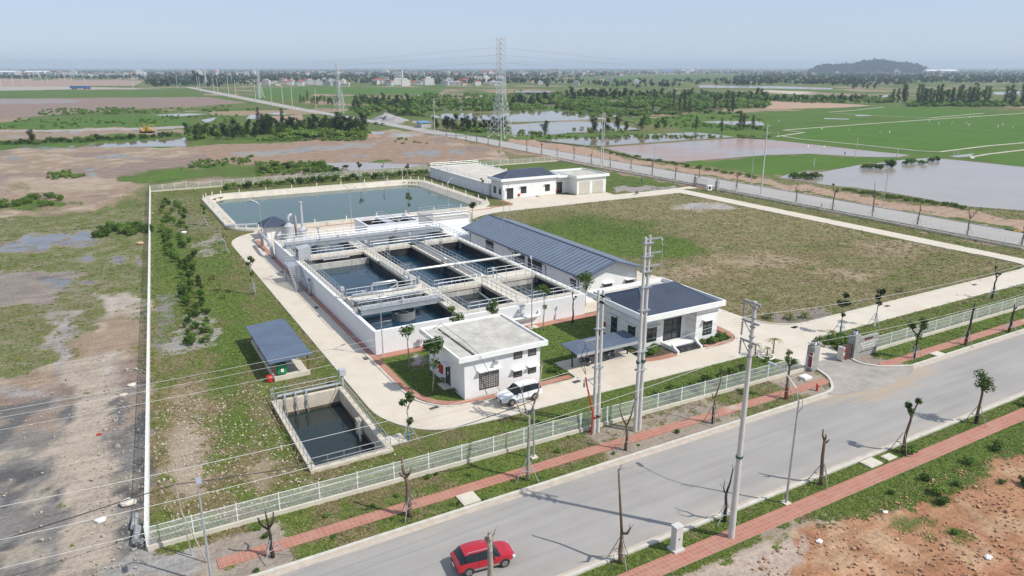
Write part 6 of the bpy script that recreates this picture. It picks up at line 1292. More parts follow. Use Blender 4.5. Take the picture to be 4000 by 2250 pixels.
young('l3', 1795, 835, 'l3', 1785, 350, 'young staked tree with a blue foot between the pit and the inner road', 27, .45, low=.42, wrap=BW, leafs=LF_young)
street_tree(34.4, 74.2, 5.6, 'young tree rising above the flat roofed building, in front of the drum basin', 28, .7, 3, .6, M_barkp, .07, GI, twigs=False, stk=False, low=.5)
street_tree(39.8, 75.0, 5.2, 'young leafy tree in front of the middle basin, behind the flat roof', 29, .75, 3, .65, M_barkp, .07, GI, twigs=False, stk=False)
young('c3', 1345, 615, 'c3', 1350, 145, 'tall slender young tree with tufts along its stem before the tank wall', 30, .42, low=.5, stk=False)
street_tree(58.2, 81.0, 4.9, 'young leafy tree at the front left corner of the long hall', 31, .7, 3, .8, M_barkp, .08, GI, twigs=False, low=.6, stk=False)
street_tree(69.2, 80.5, 4.6, 'young tree with a round leafy head before the right gable of the long hall', 32, .7, 2, .7, M_barkp, .07, GI, twigs=False, low=.25, stk=False)
street_tree(52.6, 76.0, 4.3, 'dark pruned trunk between the tank and the office', 33, .8, 2, .15, M_barkd, .1, GI, twigs=False, stk=False)
young('c5', 725, 650, 'c5', 750, 265, 'young tree with a blue foot among the palms right of the main gate', 34, .5, low=.5, wrap=BW, leafs=LF_dark)
young('c5', 1070, 580, 'c5', 1140, 200, 'leaning young tree with a white foot at the edge of the front road', 35, .5, lean=(.1, .03), low=.6, wrap=(M_trim, 1.0), leafs=LF_dark)
young('c2', 740, 440, 'c2', 740, 245, 'dark young tree before the grey sludge tank', 36, .3, leafs=LF_mid); young('c2', 630, 665, 'c2', 625, 495, 'young tree with a round dark head at the corner behind the long hall', 37, .7, leafs=LF_dark, stk=False)
street_tree(61.0, 157.0 - 1.0, 5.0, 'young tree standing at the near edge of the pond, right of centre', 38, .75, 3, .55, M_barkp, .07, GI, twigs=False, stk=False, low=.5)
for i, (bx, by, tx, ty) in enumerate(((1045, 1300, 1045, 1120), (1285, 1290, 1285, 1135), (1520, 1275, 1520, 1140), (1735, 1260, 1735, 1125), (1835, 1310, 1832, 1155), (1940, 1310, 1940, 1175))):
    X, Y, h = HT('f1', bx, by, 'f1', tx, ty); street_tree(X, Y, h, ('young leafy tree behind the pond, leftmost of the back row', 'thin pale young tree in the back row behind the pond, second from the left', 'young tree with a green tuft in the back row behind the pond', 'bare young tree at the far corner of the pond', 'bare pale young tree along the sludge tank wall, left of two', 'bare pale young tree along the sludge tank wall, right of two')[i], 50 + i, .75, 3, (.6, .15, .45, .15, 0, 0)[i], M_barkp, .1, GI, twigs=False, leafs=LF_mid)
GE = 'pruned trees along the east road'
for i, (bx, by, tx, ty) in enumerate(((1915, 865, 1915, 740), (2015, 885, 2015, 820), (2115, 905, 2115, 800), (2222, 920, 2220, 780), (2335, 945, 2335, 850), (2450, 960, 2450, 850))):
    X, Y, h = HT('f1', bx, by, 'f1', tx, ty); street_tree(X, Y, max(4, min(h, 8)), 'far pruned tree beside the east road near the pylon', 70 + i, .7, 3, .3 if i % 2 else 0, M_bark, .14, GE, twigs=False)
for i, (bx, by, tx, ty) in enumerate(((150, 1015, 150, 850), (297, 1040, 300, 905), (455, 1070, 455, 960), (625, 1100, 640, 935), (797, 1135, 785, 1000), (988, 1170, 990, 1050), (1193, 1205, 1195, 1070), (1410, 1245, 1410, 1090), (1642, 1290, 1650, 1130), (1885, 1270, 1895, 1180), (2255, 1400, 2280, 1200))):
    X, Y, h = HT('f2', bx, by, 'f2', tx, ty); street_tree(X, Y, max(4, min(h, 7.5)), 'bare pruned tree in the row between the back fence and the east road', 80 + i, .68, 3, .25 if i in (1, 9) else 0, M_bark, .13, GE)
EL = ['slim bare pruned tree by the east road, nearest the side gate', 'bare pruned tree by the east road with a dark tuft on top', 'tall twin stemmed bare tree by the east road', 'bare tree with short upright stubs by the east road', 'pruned tree by the east road facing the black and orange kerb', 'dark pruned tree by the east road at the right edge']
for i, (bx, by, tx, ty) in enumerate(((283, 485, 285, 310), (645, 570, 690, 305), (1050, 635, 1080, 290), (1500, 715, 1530, 480), (2005, 815, 2030, 545), (2550, 920, 2570, 690))):
    X, Y, h = HT('r4', bx, by, 'r4', tx, ty); street_tree(X, Y, min(h, 8.5), EL[i], 100 + i, .62, 3 if i != 2 else 4, .3 if i == 1 else 0, M_bark, .14, GE, wrap=(M_rust, 1.2) if i in (2, 3) else None)
# shrubs: prototypes copied about
def shrub_proto(name, seed, h, r, n, s, m, stem=True, flat=1.0, lumps=5):
    rg = random.Random(seed); t_ = thing(name, 'x', 'shrub', (0, 0, 0)); mb = MB()
    for k in range(lumps): a = rg.random() * 6.28; q = rg.random() * r * .55; leafball(mb, (q * math.cos(a), q * math.sin(a), h * rg.uniform(.35, .75)), r * .62, n // lumps, s, rg, flat)
    mb.build('foliage', m, t_)
    if stem: mb = MB(); mb.tube([(0, 0, -.1), (.03, 0, h * .5)], [.05, .025], 5); mb.build('stem', M_bark, t_)
    return t_
def kill(root):
    for ch in list(root.children): bpy.data.objects.remove(ch)
    bpy.data.objects.remove(root)
SH = [shrub_proto('shrub', 200 + i, 1.5, .75, 260, .3, (LF_weed, LF_mid, LF_weed)[i]) for i in range(3)]
rg = random.Random(5)
def on_left(y): return -0.9 + (y - 51) / 171 * 12.3
for k in range(125):
    y = 92 + 112 * (k / 125) ** 1.25 + rg.uniform(-1, 1); band = (4.6, 5.7, 6.8)[k % 3] if y < 140 else rg.uniform(2.0, 7.5); x = on_left(y) + band + rg.uniform(-.5, .5); s = rg.uniform(.65, 1.1) * (.75 if y < 112 else .95)
    dup(rg.choice(SH), (x, y, 0), rg.random() * 6.28, 'leafy green shrub in the planted strip along the left fence', 'shrubs along the left fence', (s, s, s * rg.uniform(.8, 1.2)))
for k in range(52):
    x = 30 + 62 * k / 52 + rg.uniform(-.4, .4); y = 216 + rg.uniform(-1.2, 1.2); s = rg.uniform(1.0, 1.7)
    dup(rg.choice(SH), (x, y, 0), rg.random() * 6.28, 'dark bush in the hedge between the pond and the back fence', 'hedge bushes behind the pond', (s, s, s * .95))
for k in range(30):
    t_ = rg.random(); x = 46 + 20 * t_; y = 51.6 + rg.uniform(-.7, 2.0); s = rg.uniform(.45, .8)
    dup(rg.choice(SH), (x, y, 0), rg.random() * 6.28, 'low green bush in the bed behind the front fence, left of the gate', 'bushes in the bed left of the gate', (s, s, s * .8))
for k in range(14):
    x = 74.6 + rg.uniform(0, 4); y = 50.6 + rg.uniform(.2, 3.6); s = rg.uniform(.6, 1.0); dup(rg.choice(SH), (x, y, 0), rg.random() * 6.28, 'dense dark bush behind the sign wall', 'bushes behind the sign wall', (s, s, s))
for x0, x1, y0, y1, n, lb, g_ in ((53.0, 56.8, 61.6, 63.2, 14, 'low flowering bush at the foot of the office wall, left of the steps', 'bushes left of the office steps'), (61.9, 66.5, 60.7, 61.8, 14, 'yellow green bush in the bed right of the office steps', 'bushes right of the office steps'), (41, 43, 61.8, 64, 5, 'small bush on the corner of the lawn by the scooter shelter', 'bushes by the scooter shelter')):
    for k in range(n): s = rg.uniform(.4, .65); dup(rg.choice(SH), (rg.uniform(x0, x1), rg.uniform(y0, y1), 0), rg.random() * 6.28, lb, g_, (s * 1.15, s * 1.15, s))
for i, (cx, cy, s) in enumerate(((2245, 1252, 1.0), (2262, 1278, .8), (2175, 1150, 1.1), (2330, 1175, .8), (2400, 1140, .9), (2480, 1030, 1.2), (2540, 1010, 1.0), (2470, 1230, .9), (2300, 1230, .6), (2560, 1200, .8), (2215, 1215, .7), (2410, 1225, .5), (2290, 1350, .5), (2130, 1250, .45))):
    x, y = U(cx + 110, cy - 8); dup(SH[i % 3], (x, y, 0), rg.random() * 6.28, 'clump of green weeds on the red soil at the lower right', 'weeds on the red soil', (s, s, s * .6))
for k in range(22):
    x = rg.uniform(5, 44); y = rg.uniform(47.9, 50.2) if k % 2 else rg.uniform(44.7, 46); s = rg.uniform(.25, .5); dup(rg.choice(SH), (x, y, -.1), rg.random() * 6.28, 'small weed clump on the far verge of the street', 'weeds on the far verge', (s, s, s * .7))
for x, y in ((13, 208), ): pass
# palms and cycads
def palm(x, y, h, rad, n, label, seed, m=LF_palm, trunk=True, grp=None):
    rg = random.Random(seed); t_ = thing('palm', label, 'palm', (x, y, 0), 0, grp); mb = MB()
    for k in range(n):
        a = 2 * math.pi * k / n + rg.uniform(-.25, .25); L_ = rad * rg.uniform(.8, 1.15); up = rg.uniform(.25, 1.0); pts = []
        for q in range(6): f = q / 5; pts.append(Vector((x + math.cos(a) * L_ * f, y + math.sin(a) * L_ * f, h + up * L_ * f - 1.05 * L_ * f * f)))
        side = Vector((-math.sin(a), math.cos(a), 0))
        for q in range(5):
            for sgn in (-1, 1):
                for j in range(2): p = pts[q].lerp(pts[q + 1], j / 2); e = p + side * sgn * rad * .28 * (1.1 - q / 6) + (pts[q + 1] - pts[q]) * .7 - Vector((0, 0, .05)); w = (pts[q + 1] - pts[q]) * .35; mb.add([tuple(p), tuple(p + w), tuple(e)], [(0, 1, 2)])
    mb.build('fronds', m, t_)
    if trunk: mb = MB(); mb.frus((x, y, -.05), (x, y, h), .1, .06, 7); mb.build('trunk', M_bark, t_)
for i, (c, px, py, h, r, n, lb) in enumerate((('c4', 1930, 1260, 1.4, .9, 10, 'small palm in the bed left of the gate, behind the single pole'), ('c4', 2110, 1240, 1.8, 1.0, 10, 'yellow green palm in the bed left of the gate'), ('c4', 2050, 1262, 1.0, .7, 9, 'small palm in a white ring left of the gate'), ('c4', 2320, 1380, 1.0, .8, 9, 'palm close to the left gate pillar'), ('c4', 1790, 1400, .5, .9, 14, 'dark cycad in the bed behind the front fence'),
        ('c1', 2140, 890, .5, .6, 12, 'small palm by the door of the flat roofed building'), ('c1', 2245, 985, .3, .7, 12, 'low palm against the left wall of the flat roofed building'), ('c5', 640, 690, .8, .9, 12, 'bushy palm behind the sign wall'), ('c5', 590, 730, .4, .8, 12, 'low palm on the road bend behind the sign wall'), ('l0', 2150, 1010, .7, 1.0, 10, 'yellowish palm on the grass left of the inner road'), ('l0', 2215, 1120, .9, 1.0, 10, 'young palm on the grass left of the inner road, nearer than the other'), ('l0', 2260, 1200, .5, .8, 9, 'smallest palm on the grass left of the inner road'))):
    X, Y = CP(c, px, py); palm(X, Y, h, r, n, lb, 300 + i, LF_dark if 'dark' in lb else LF_palm)
for i, (c, px, py) in enumerate((('c4', 2060, 880), ('c4', 2285, 895), ('c4', 2430, 880), ('c5', 220, 500), ('c5', 370, 490), ('c5', 1340, 230), ('c5', 20, 500))):
    X, Y = CP(c, px, py); palm(X, Y, .5, 1.1, 9, 'small yellowing palm on the dry lawn beside the front road', 330 + i, LF_palm, True, 'small palms on the lawn edge')
b = thing('planting_ring', 'white ring kerb round a small palm left of the gate', 'planter', (0, 0, 0)); X, Y = CP('c4', 2040, 1275); b.location = (X, Y, 0); mb = MB()
mb.tube([(.9 * math.cos(k * .3927), .9 * math.sin(k * .3927), .08) for k in range(17)], .09, 6); LOC[b.name] = Vector((0, 0, 0)); mb.build('ring', M_trim, b)
# ------------------------------------------------------------------ vehicles
M_cg = mat('car_glass', (0.012, 0.014, 0.016), 0.06, .1, 1.0); M_tyre = M_rubber; M_rim = mat('rim', (0.45, 0.44, 0.42), .4, .05, 3.0, metal=.3); M_trimd = mat('car_trim', (0.06, 0.06, 0.06), .6, .1)
def paint(name, col):
    m = mat(name, col, .32, .02, .6); b = m.node_tree.nodes['Principled BSDF']; b.inputs['Coat Weight'].default_value = .5; b.inputs['Coat Roughness'].default_value = .06; return m
def wheel(parent, x, y, r, side, m_rim):
    w = .22; mb = MB(); c = [(r * .62, -w / 2), (r * .93, -w / 2), (r, -w * .35), (r, w * .35), (r * .93, w / 2), (r * .62, w / 2)]; n = 22; b = len(mb.v)
    for rr, d in c:
        for k in range(n): a = 2 * math.pi * k / n; mb.v.append((x + rr * math.cos(a), y + d, r + rr * math.sin(a)))
    for i in range(len(c) - 1):
        for k in range(n): mb.f.append((b + i * n + k, b + i * n + (k + 1) % n, b + (i + 1) * n + (k + 1) % n, b + (i + 1) * n + k)); mb.m.append(0)
    wh = mb.build('wheel', M_tyre, parent, smooth=False)
    mb = MB(); yo = y + side * w * .5; mb.frus((x, yo - side * .05, r), (x, yo - side * .002, r), r * .62, r * .62, 20)
    mb.k = 0; rb = mb.build('rim_back', M_trimd, wh)
    mb = MB()
    for k in range(7):
        a = 2 * math.pi * k / 7; ca, sa = math.cos(a), math.sin(a); ta, tb = -sa * .045, ca * .045; y0, y1 = yo - .015, yo + side * .02
        mb.add([(x + ta, y1, r + tb), (x - ta, y1, r - tb), (x + ca * r * .6 - ta * 1.2, y1, r + sa * r * .6 - tb * 1.2), (x + ca * r * .6 + ta * 1.2, y1, r + sa * r * .6 + tb * 1.2)], [(0, 1, 2, 3), (3, 2, 1, 0)])
    b = len(mb.v)
    for rr in (r * .55, r * .64):
        for k in range(20): a = 2 * math.pi * k / 20; mb.v.append((x + rr * math.cos(a), yo + side * .02, r + rr * math.sin(a)))
    for k in range(20): mb.f.append((b + k, b + (k + 1) % 20, b + 20 + (k + 1) % 20, b + 20 + k)); mb.m.append(0)
    mb.build('rim', m_rim, wh)
def car(label, col, loc, ang, Lc, W, H, r, st, wb, cabin, rims=None, rails=True, cat='car', plate=True):
    """lofted shell: st = stations (x, half width, z bottom, z belt, z top, half width top); cabin = indices (front glass base, roof start, roof end, tail base)"""
    t_ = thing('parked_car' if 'parked' in label else 'car', label, cat, loc, ang); LOC[t_.name] = Vector((0, 0, 0)); body = MB(); gl = {'windscreen': MB(), 'rear_window': MB(), 'side_window': MB()}
    rings = []; base_st = st; S3 = []
    for i in range(len(st) - 1):
        q = [np.array(st[max(0, min(len(st) - 1, i + e))]) for e in (-1, 0, 1, 2)]; nm = (q[2][0] - q[1][0])
        for k in range(3):
            f = k / 3; ta = (q[2] - q[0]) / max(1e-6, q[2][0] - q[0][0]) * nm * .75; tb_ = (q[3] - q[1]) / max(1e-6, q[3][0] - q[1][0]) * nm * .75
            v = (2 * f ** 3 - 3 * f ** 2 + 1) * q[1] + (f ** 3 - 2 * f ** 2 + f) * ta + (-2 * f ** 3 + 3 * f ** 2) * q[2] + (f ** 3 - f ** 2) * tb_; v[0] = q[1][0] + nm * f; S3.append(tuple(v))
    S3.append(st[-1])
    for x, w, zb, zl, zt, wt in S3:
        half = [(0, zb), (w * .80, zb), (w * .975, zb + .12), (w, zb + (zl - zb) * .55), (w * .955, zl), (wt, zt - .05 * (zt - zl > .2)), (wt * .84, zt), (0, zt + .035)]
        rings.append([(x, y, z) for y, z in half] + [(x, -y, z) for y, z in reversed(half[1:-1])])
    m = len(rings[0])
    for i in range(len(rings) - 1):
        for k in range(m):
            q = [rings[i][k], rings[i + 1][k], rings[i + 1][(k + 1) % m], rings[i][(k + 1) % m]]
            side = k in (4, 9); top = k in (5, 6, 7, 8)
            fg, rs, re, tb = (3 * e for e in cabin)   # stations run tail to nose: tail base tb, roof end re, roof start rs, windscreen foot fg
            if side and tb <= i < fg: tgt = gl['side_window']
            elif top and rs <= i < fg: tgt = gl['windscreen']
            elif top and tb <= i < re: tgt = gl['rear_window']
            else: tgt = body
            tgt.add(q, [(0, 1, 2, 3)])
    body.add(rings[0], [tuple(range(m))]); body.add(rings[-1], [tuple(reversed(range(m)))])
    def weld(o):
        bm = bmesh.new(); bm.from_mesh(o.data); bmesh.ops.remove_doubles(bm, verts=bm.verts, dist=.002); bmesh.ops.recalc_face_normals(bm, faces=bm.faces); bm.to_mesh(o.data); bm.free()
        o.data.polygons.foreach_set('use_smooth', [True] * len(o.data.polygons)); e = o.modifiers.new('split', 'EDGE_SPLIT'); e.split_angle = R(38)
    bo = body.build('body', paint(col[0], col[1]), t_); weld(bo)
    for n_, g_ in gl.items():
        if g_.f: o = g_.build(n_, M_cg, t_); weld(o)
    fx, rx = wb
    for x in (fx, rx):
        for s in (-1, 1):
            w_ = st[len(st) // 2][1]; wheel(t_, x, s * (w_ - .10), r, s, rims or M_rim)
            mb = MB(); n = 16; b = 0; y0 = s * (w_ + .004)
            for rr in (r * 1.0, r * 1.17):
                for k in range(n + 1): a = math.pi * k / n; mb.v.append((x + rr * math.cos(a), y0, r + rr * math.sin(a)))
            for k in range(n): mb.f.append((k, k + 1, n + 2 + k, n + 1 + k)); mb.m.append(0)
            mb.build('wheel_arch', M_trimd, t_)
            mb = MB(); mb.frus((x, s * (w_ - .3), r), (x, s * (w_ + .002), r), r * 1.06, r * 1.06, 18); mb.build('wheel_well', M_rubber, t_)
    w_ = st[len(st) // 2][1]; x0, x1 = st[0][0], st[-1][0]
    for s in (-1, 1):
        mb = MB(); mb.obox((x1 - .16, s * w_ * .70, st[-2][3] - .16), (.22, .42, .16), s * -.35); mb.build('headlight', mat('headlamp', (.7, .72, .74), .15), t_, bevel=.02)
        mb = MB(); mb.obox((x0 + .10, s * w_ * .76, st[1][3] - .12), (.2, .3, .22), s * .25); mb.build('tail_light', mat('tail_lamp', (.42, .02, .02), .25), t_, bevel=.02)
        mb = MB(); xm = st[cabin[0]][0] - .45; mb.obox((xm, s * (w_ + .13), st[cabin[0]][3] + .07), (.16, .24, .17)); mb.build('mirror', MATS[col[0]], t_, bevel=.04)
        mb = MB(); mb.box(rx + r * 1.2, fx - r * 1.2, s * w_ * .97 - .02, s * w_ * .97 + .02, st[1][2] - .02, st[1][2] + .12); mb.build('sill', mat('sill_grey', (.25, .25, .25), .5), t_)
        for q in (.12, -.85): mb = MB(); mb.box(q - .1 + .1, q + .12, s * (w_ + .0) - .01, s * (w_ + .0) + .02, st[3][3] - .22, st[3][3] - .17); mb.build('handle', MATS[col[0]] if col[0] != 'white_car' else M_galv, t_)
        for q in (.42, -.55): mb = MB(); i_ = 0; mb.box(q, q + .02, s * (w_ - .012), s * (w_ + .006), .45, st[3][3] - .06); mb.build('door_seam', M_trimd, t_)
        if rails: mb = MB(); zt = max(q[4] for q in st); mb.tube([(st[cabin[2]][0] + .15, s * st[cabin[1] + 1][5] * .93, zt - .0), (st[cabin[2]][0] + .3, s * st[cabin[1] + 1][5] * .93, zt + .06), (st[cabin[1]][0] - .25, s * st[cabin[1] + 1][5] * .93, zt + .06), (st[cabin[1]][0] - .1, s * st[cabin[1] + 1][5] * .93, zt)], .022, 5); mb.build('roof_rail', M_galv, t_)
    mb = MB(); mb.box(x1 - .12, x1 + .03, -w_ * .6, w_ * .6, st[-1][2] + .0, st[-1][2] + .26); mb.build('bumper', M_trimd, t_, bevel=.02); mb = MB(); mb.box(x0 - .03, x0 + .1, -w_ * .78, w_ * .78, st[0][2], st[0][2] + .2); mb.build('bumper', M_trimd, t_, bevel=.02)
    mb = MB(); mb.box(x1 - .02, x1 + .05, -w_ * .55, w_ * .55, st[-1][3] - .28, st[-1][3] - .10); mb.build('grille', M_trimd, t_)
    for xx in (x0 - .05, x1 + .06): mb = MB(); mb.box(xx - .01, xx + .01, -.24, .24, .52, .66); mb.build('number_plate', M_trim, t_)
    return t_
r1 = P(1833.8, 2249); r2 = P(1967.8, 2214); ang = math.atan2(r2[1] - r1[1], r2[0] - r1[0]); cx, cy = (r1[0] + r2[0]) / 2, (r1[1] + r2[1]) / 2; off = .80
car('small red hatchback driving along the street past a bare tree', ('red_car', (.42, .008, .022)), (cx - math.sin(ang) * off, cy + math.cos(ang) * off, .01), ang, 4.2, 1.8, 1.6, .33,
    [(-2.08, .72, .42, .84, .90, .62), (-2.02, .84, .34, .96, 1.00, .70), (-1.90, .885, .30, 1.00, 1.05, .72), (-1.50, .895, .28, 1.02, 1.52, .63), (-.55, .90, .27, 1.00, 1.60, .66), (.38, .90, .27, .98, 1.53, .60), (1.02, .895, .27, .96, 1.02, .66), (1.62, .865, .29, .90, .96, .62), (1.98, .74, .34, .80, .84, .56), (2.12, .58, .40, .72, .75, .44)], (1.30, -1.30), (6, 5, 3, 2))
f_ = P(1996, 1587.7); b_ = P(2089, 1562); ang = math.atan2(f_[1] - b_[1], f_[0] - b_[0]); cx, cy = (f_[0] + b_[0]) / 2, (f_[1] + b_[1]) / 2; off = .82
car('white parked four wheel drive car in front of the flat roofed building', ('white_car', (.80, .80, .80)), (cx, cy + off, .05), ang, 4.78, 1.85, 1.8, .38,
    [(-2.38, .76, .50, 1.02, 1.06, .66), (-2.34, .88, .42, 1.10, 1.14, .76), (-2.24, .915, .38, 1.14, 1.20, .78), (-1.95, .92, .36, 1.16, 1.74, .70), (-.60, .925, .35, 1.14, 1.83, .69), (.32, .925, .35, 1.12, 1.76, .67), (1.08, .92, .35, 1.10, 1.16, .74), (1.80, .90, .37, 1.04, 1.11, .70), (2.22, .80, .40, .94, .98, .62), (2.42, .60, .46, .82, .86, .46)], (1.42, -1.40), (6, 5, 3, 2), mat('dark_rim', (.5, .5, .5), .35, metal=.3))
for i, (c, px, py, col, lb) in enumerate((('f1', 1205, 738, ('grey_car', (.05, .06, .065)), 'dark car parked at the road junction by the gravel heap'), ('f1', 1275, 745, ('silver_car', (.50, .49, .47)), 'silver car parked at the road junction by the gravel heap'))):
    X, Y = CP(c, px, py); car(lb, col, (X, Y, .02), R(95), 4.3, 1.75, 1.5, .32, [(-2.1, .7, .42, .84, .9, .58), (-1.9, .84, .3, .94, 1.0, .66), (-1.2, .86, .28, .94, 1.42, .58), (-.3, .87, .27, .93, 1.46, .6), (.3, .87, .27, .92, 1.42, .58), (1.05, .87, .27, .90, .96, .66), (1.8, .83, .3, .84, .88, .6), (2.1, .6, .38, .7, .74, .48)], (1.3, -1.3), (5, 4, 2, 1))
def scooter(x, y, ang, col, label, grp='scooters under the shelter', z=.03):
    t_ = thing('scooter', label, 'scooter', (x, y, z), ang, grp); LOC[t_.name] = Vector((0, 0, 0))
    for xx in (-.62, .62):
        mb = MB(); mb.tube([(xx + .26 * math.cos(k * .3927), 0, .29 + .26 * math.sin(k * .3927)) for k in range(17)], .05, 6); w = mb.build('wheel', M_rubber, t_); mb = MB(); mb.frus((xx, -.03, .29), (xx, .03, .29), .17, .17, 10); mb.build('rim', M_rim, w)
    m = mat(*col); mb = MB(); mb.tube([(-.85, 0, .72), (-.5, 0, .68), (-.15, 0, .55), (.0, 0, .38), (.25, 0, .36), (.42, 0, .6), (.52, 0, .92)], [.06, .15, .16, .12, .11, .13, .07], 8); mb.build('body', m, t_, smooth=True)
    mb = MB(); mb.tube([(-.75, 0, .80), (-.45, 0, .82), (-.05, 0, .76), (.05, 0, .68)], [.08, .12, .12, .06], 8); mb.build('seat', M_rubber, t_, smooth=True)
    mb = MB(); mb.tube([(.6, 0, .3), (.5, 0, .95), (.42, 0, 1.02)], .04, 6); mb.tube([(.36, -.33, 1.05), (.45, 0, 1.0), (.36, .33, 1.05)], .025, 6); mb.build('handlebar', M_steel, t_)
    for s in (-1, 1): mb = MB(); mb.tube([(.42, .28 * s, 1.05), (.45, .3 * s, 1.22)], .012, 4); mb.obox((.45, .31 * s, 1.24), (.02, .12, .08)); mb.build('mirror', M_dark, t_)
    mb = MB(); mb.obox((.56, 0, .86), (.1, .16, .14)); mb.build('headlight', MATS['headlamp'], t_); mb = MB(); mb.obox((-.9, 0, .6), (.02, .18, .14)); mb.build('number_plate', M_trim, t_)
for px, py, col, lb in ((2283, 1422, ('bike_dark', (.03, .03, .03), .35), 'black and white scooter nearest the left post of the shelter'), (2312, 1402, ('bike_red', (.35, .02, .02), .35), 'red scooter second from the left under the shelter'), (2356, 1395, ('bike_grey', (.12, .12, .13), .35), 'grey scooter right of the paired poles under the shelter'), (2378, 1384, ('bike_black', (.015, .015, .015), .3), 'black scooter at the right end under the shelter')):
    X, Y = P(px, py); scooter(X - .05, Y - .1, R(98), col, lb)
X, Y = CP('c2', 2285, 412); scooter(X, Y, R(20), ('bike_black', (.015, .015, .015), .3), 'dark scooter parked on the road edge behind the garage', None, .03)
# ------------------------------------------------------------------ people
def person(x, y, ang, label, shirt, trousers, bend=0.0, s=1.0):
    t_ = thing('person', label, 'person', (x, y, 0), ang); LOC[t_.name] = Vector((0, 0, 0))
    V = [(0, 0, .95), (0, 0, 1.15), (.0 + bend * .2, 0, 1.38), (.02 + bend * .3, 0, 1.48), (.05 + bend * .38, 0, 1.62), (.06 + bend * .4, 0, 1.72),
         (0, .1, .9), (.16, .1, .5), (.12, .1, .06), (.24, .1, .03), (0, -.1, .9), (-.06, -.1, .5), (-.26, -.1, .1), (-.16, -.1, .03),
         (bend * .2, .19, 1.40), (-.08 + bend * .4, .24, 1.12), (.05 + bend * .6, .22, .88), (bend * .2, -.19, 1.40), (.06 + bend * .4, -.24, 1.12), (.2 + bend * .6, -.22, .92)]
    Ed = [(0, 1), (1, 2), (2, 3), (3, 4), (4, 5), (0, 6), (6, 7), (7, 8), (8, 9), (0, 10), (10, 11), (11, 12), (12, 13), (2, 14), (14, 15), (15, 16), (2, 17), (17, 18), (18, 19)]
    rad = [.15, .14, .16, .06, .10, .07, .10, .07, .045, .04, .10, .07, .045, .04, .07, .045, .035, .07, .045, .035]
    me = bpy.data.meshes.new('body'); me.from_pydata([tuple(a * s for a in v) for v in V], Ed, []); o = bpy.data.objects.new('body', me); COL.objects.link(o); o.parent = t_
    sk = o.modifiers.new('skin', 'SKIN'); me.skin_vertices[0].data.foreach_set('radius', [a * s for q in rad for a in (q, q)]); me.skin_vertices[0].data[0].use_root = True
    sd_ = o.modifiers.new('sub', 'SUBSURF'); sd_.levels = 1; sd_.render_levels = 1
    m = bpy.data.materials.new('clothing_' + label[:12]); m.use_nodes = True; t = m.node_tree; B = t.nodes['Principled BSDF']; tc = t.nodes.new('ShaderNodeTexCoord'); sp = t.nodes.new('ShaderNodeSeparateXYZ'); t.links.new(tc.outputs['Object'], sp.inputs[0]); cr = t.nodes.new('ShaderNodeValToRGB'); mp = t.nodes.new('ShaderNodeMath'); mp.operation = 'MULTIPLY'; mp.inputs[1].default_value = .5 / s; t.links.new(sp.outputs[2], mp.inputs[0]); t.links.new(mp.outputs[0], cr.inputs[0])
    cr.color_ramp.interpolation = 'CONSTANT'; el = cr.color_ramp.elements; el[0].color = (*trousers, 1); el[0].position = 0; el[1].position = .475; el[1].color = (*shirt, 1); e = el.new(.745); e.color = (.36, .22, .15, 1); e = el.new(.85); e.color = (.02, .015, .012, 1); t.links.new(cr.outputs[0], B.inputs['Base Color']); B.inputs['Roughness'].default_value = .8; me.materials.append(m)
    return t_
X, Y = CP('c2', 2335, 300); person(X, Y, R(170), 'person in a grey shirt and dark trousers walking across the grass behind the garage', (.18, .2, .19), (.05, .05, .055))
X, Y = CP('f3', 772, 1050); person(X, Y, R(40), 'person in a blue top bending in the flooded field', (.05, .22, .5), (.06, .06, .08), .8)
# ------------------------------------------------------------------ small things
def slab(x, y, sx, sy, h, label, m=M_conc, cat='slab', name='concrete_slab', rz=0.0):
    mb = MB(); mb.obox((x, y, h / 2), (sx, sy, h), rz); mb.obox((x, y, h + .01), (sx * .8, sy * .8, .03), rz); return tag(mb.build(name, m), label, cat)
slab(*CP('c7', 850, 670), 1.5, 1.5, .12, 'square concrete drain cover in the far verge, left part'); slab(*CP('c5', 1715, 865), 1.6, 1.3, .12, 'square concrete drain cover in the far verge, right of the gate')
slab(*CP('r3', 1040, 310), 1.6, 1.1, .12, 'larger concrete cover between the kerb and the near pavement'); slab(*CP('r3', 1215, 250), 1.2, .8, .1, 'smaller concrete cover beside the larger one on the near verge')
slab(*CP('c5', 375, 1100), 1.1, .9, .25, 'white box lid on the bare ground left of the gate', M_trim); slab(*CP('c3', 1240, 590), 1.3, 1.0, .1, 'concrete cover on the lawn before the tank wall'); slab(*CP('c2', 1350, 428), 4.2, 2.0, .35, 'low concrete platform in front of the garage building')
b = thing('utility_cabinet', 'pale concrete utility box on the near verge beside the street', 'cabinet', (31.9, 32.4, 0)); mb = MB(); mb.box(31.6, 32.25, 32.2, 32.75, .18, 1.95); mb.build('body', M_polec, b, bevel=.03); mb = MB(); mb.box(31.57, 32.28, 32.17, 32.78, 1.95, 2.03); mb.build('lid', M_polec, b); mb = MB(); mb.box(31.45, 32.4, 32.05, 32.9, -.02, .18); mb.build('plinth', M_polec, b); mb = MB(); mb.box(31.85, 31.98, 32.17, 32.198, 1.0, 1.1); mb.build('latch', M_rust, b)
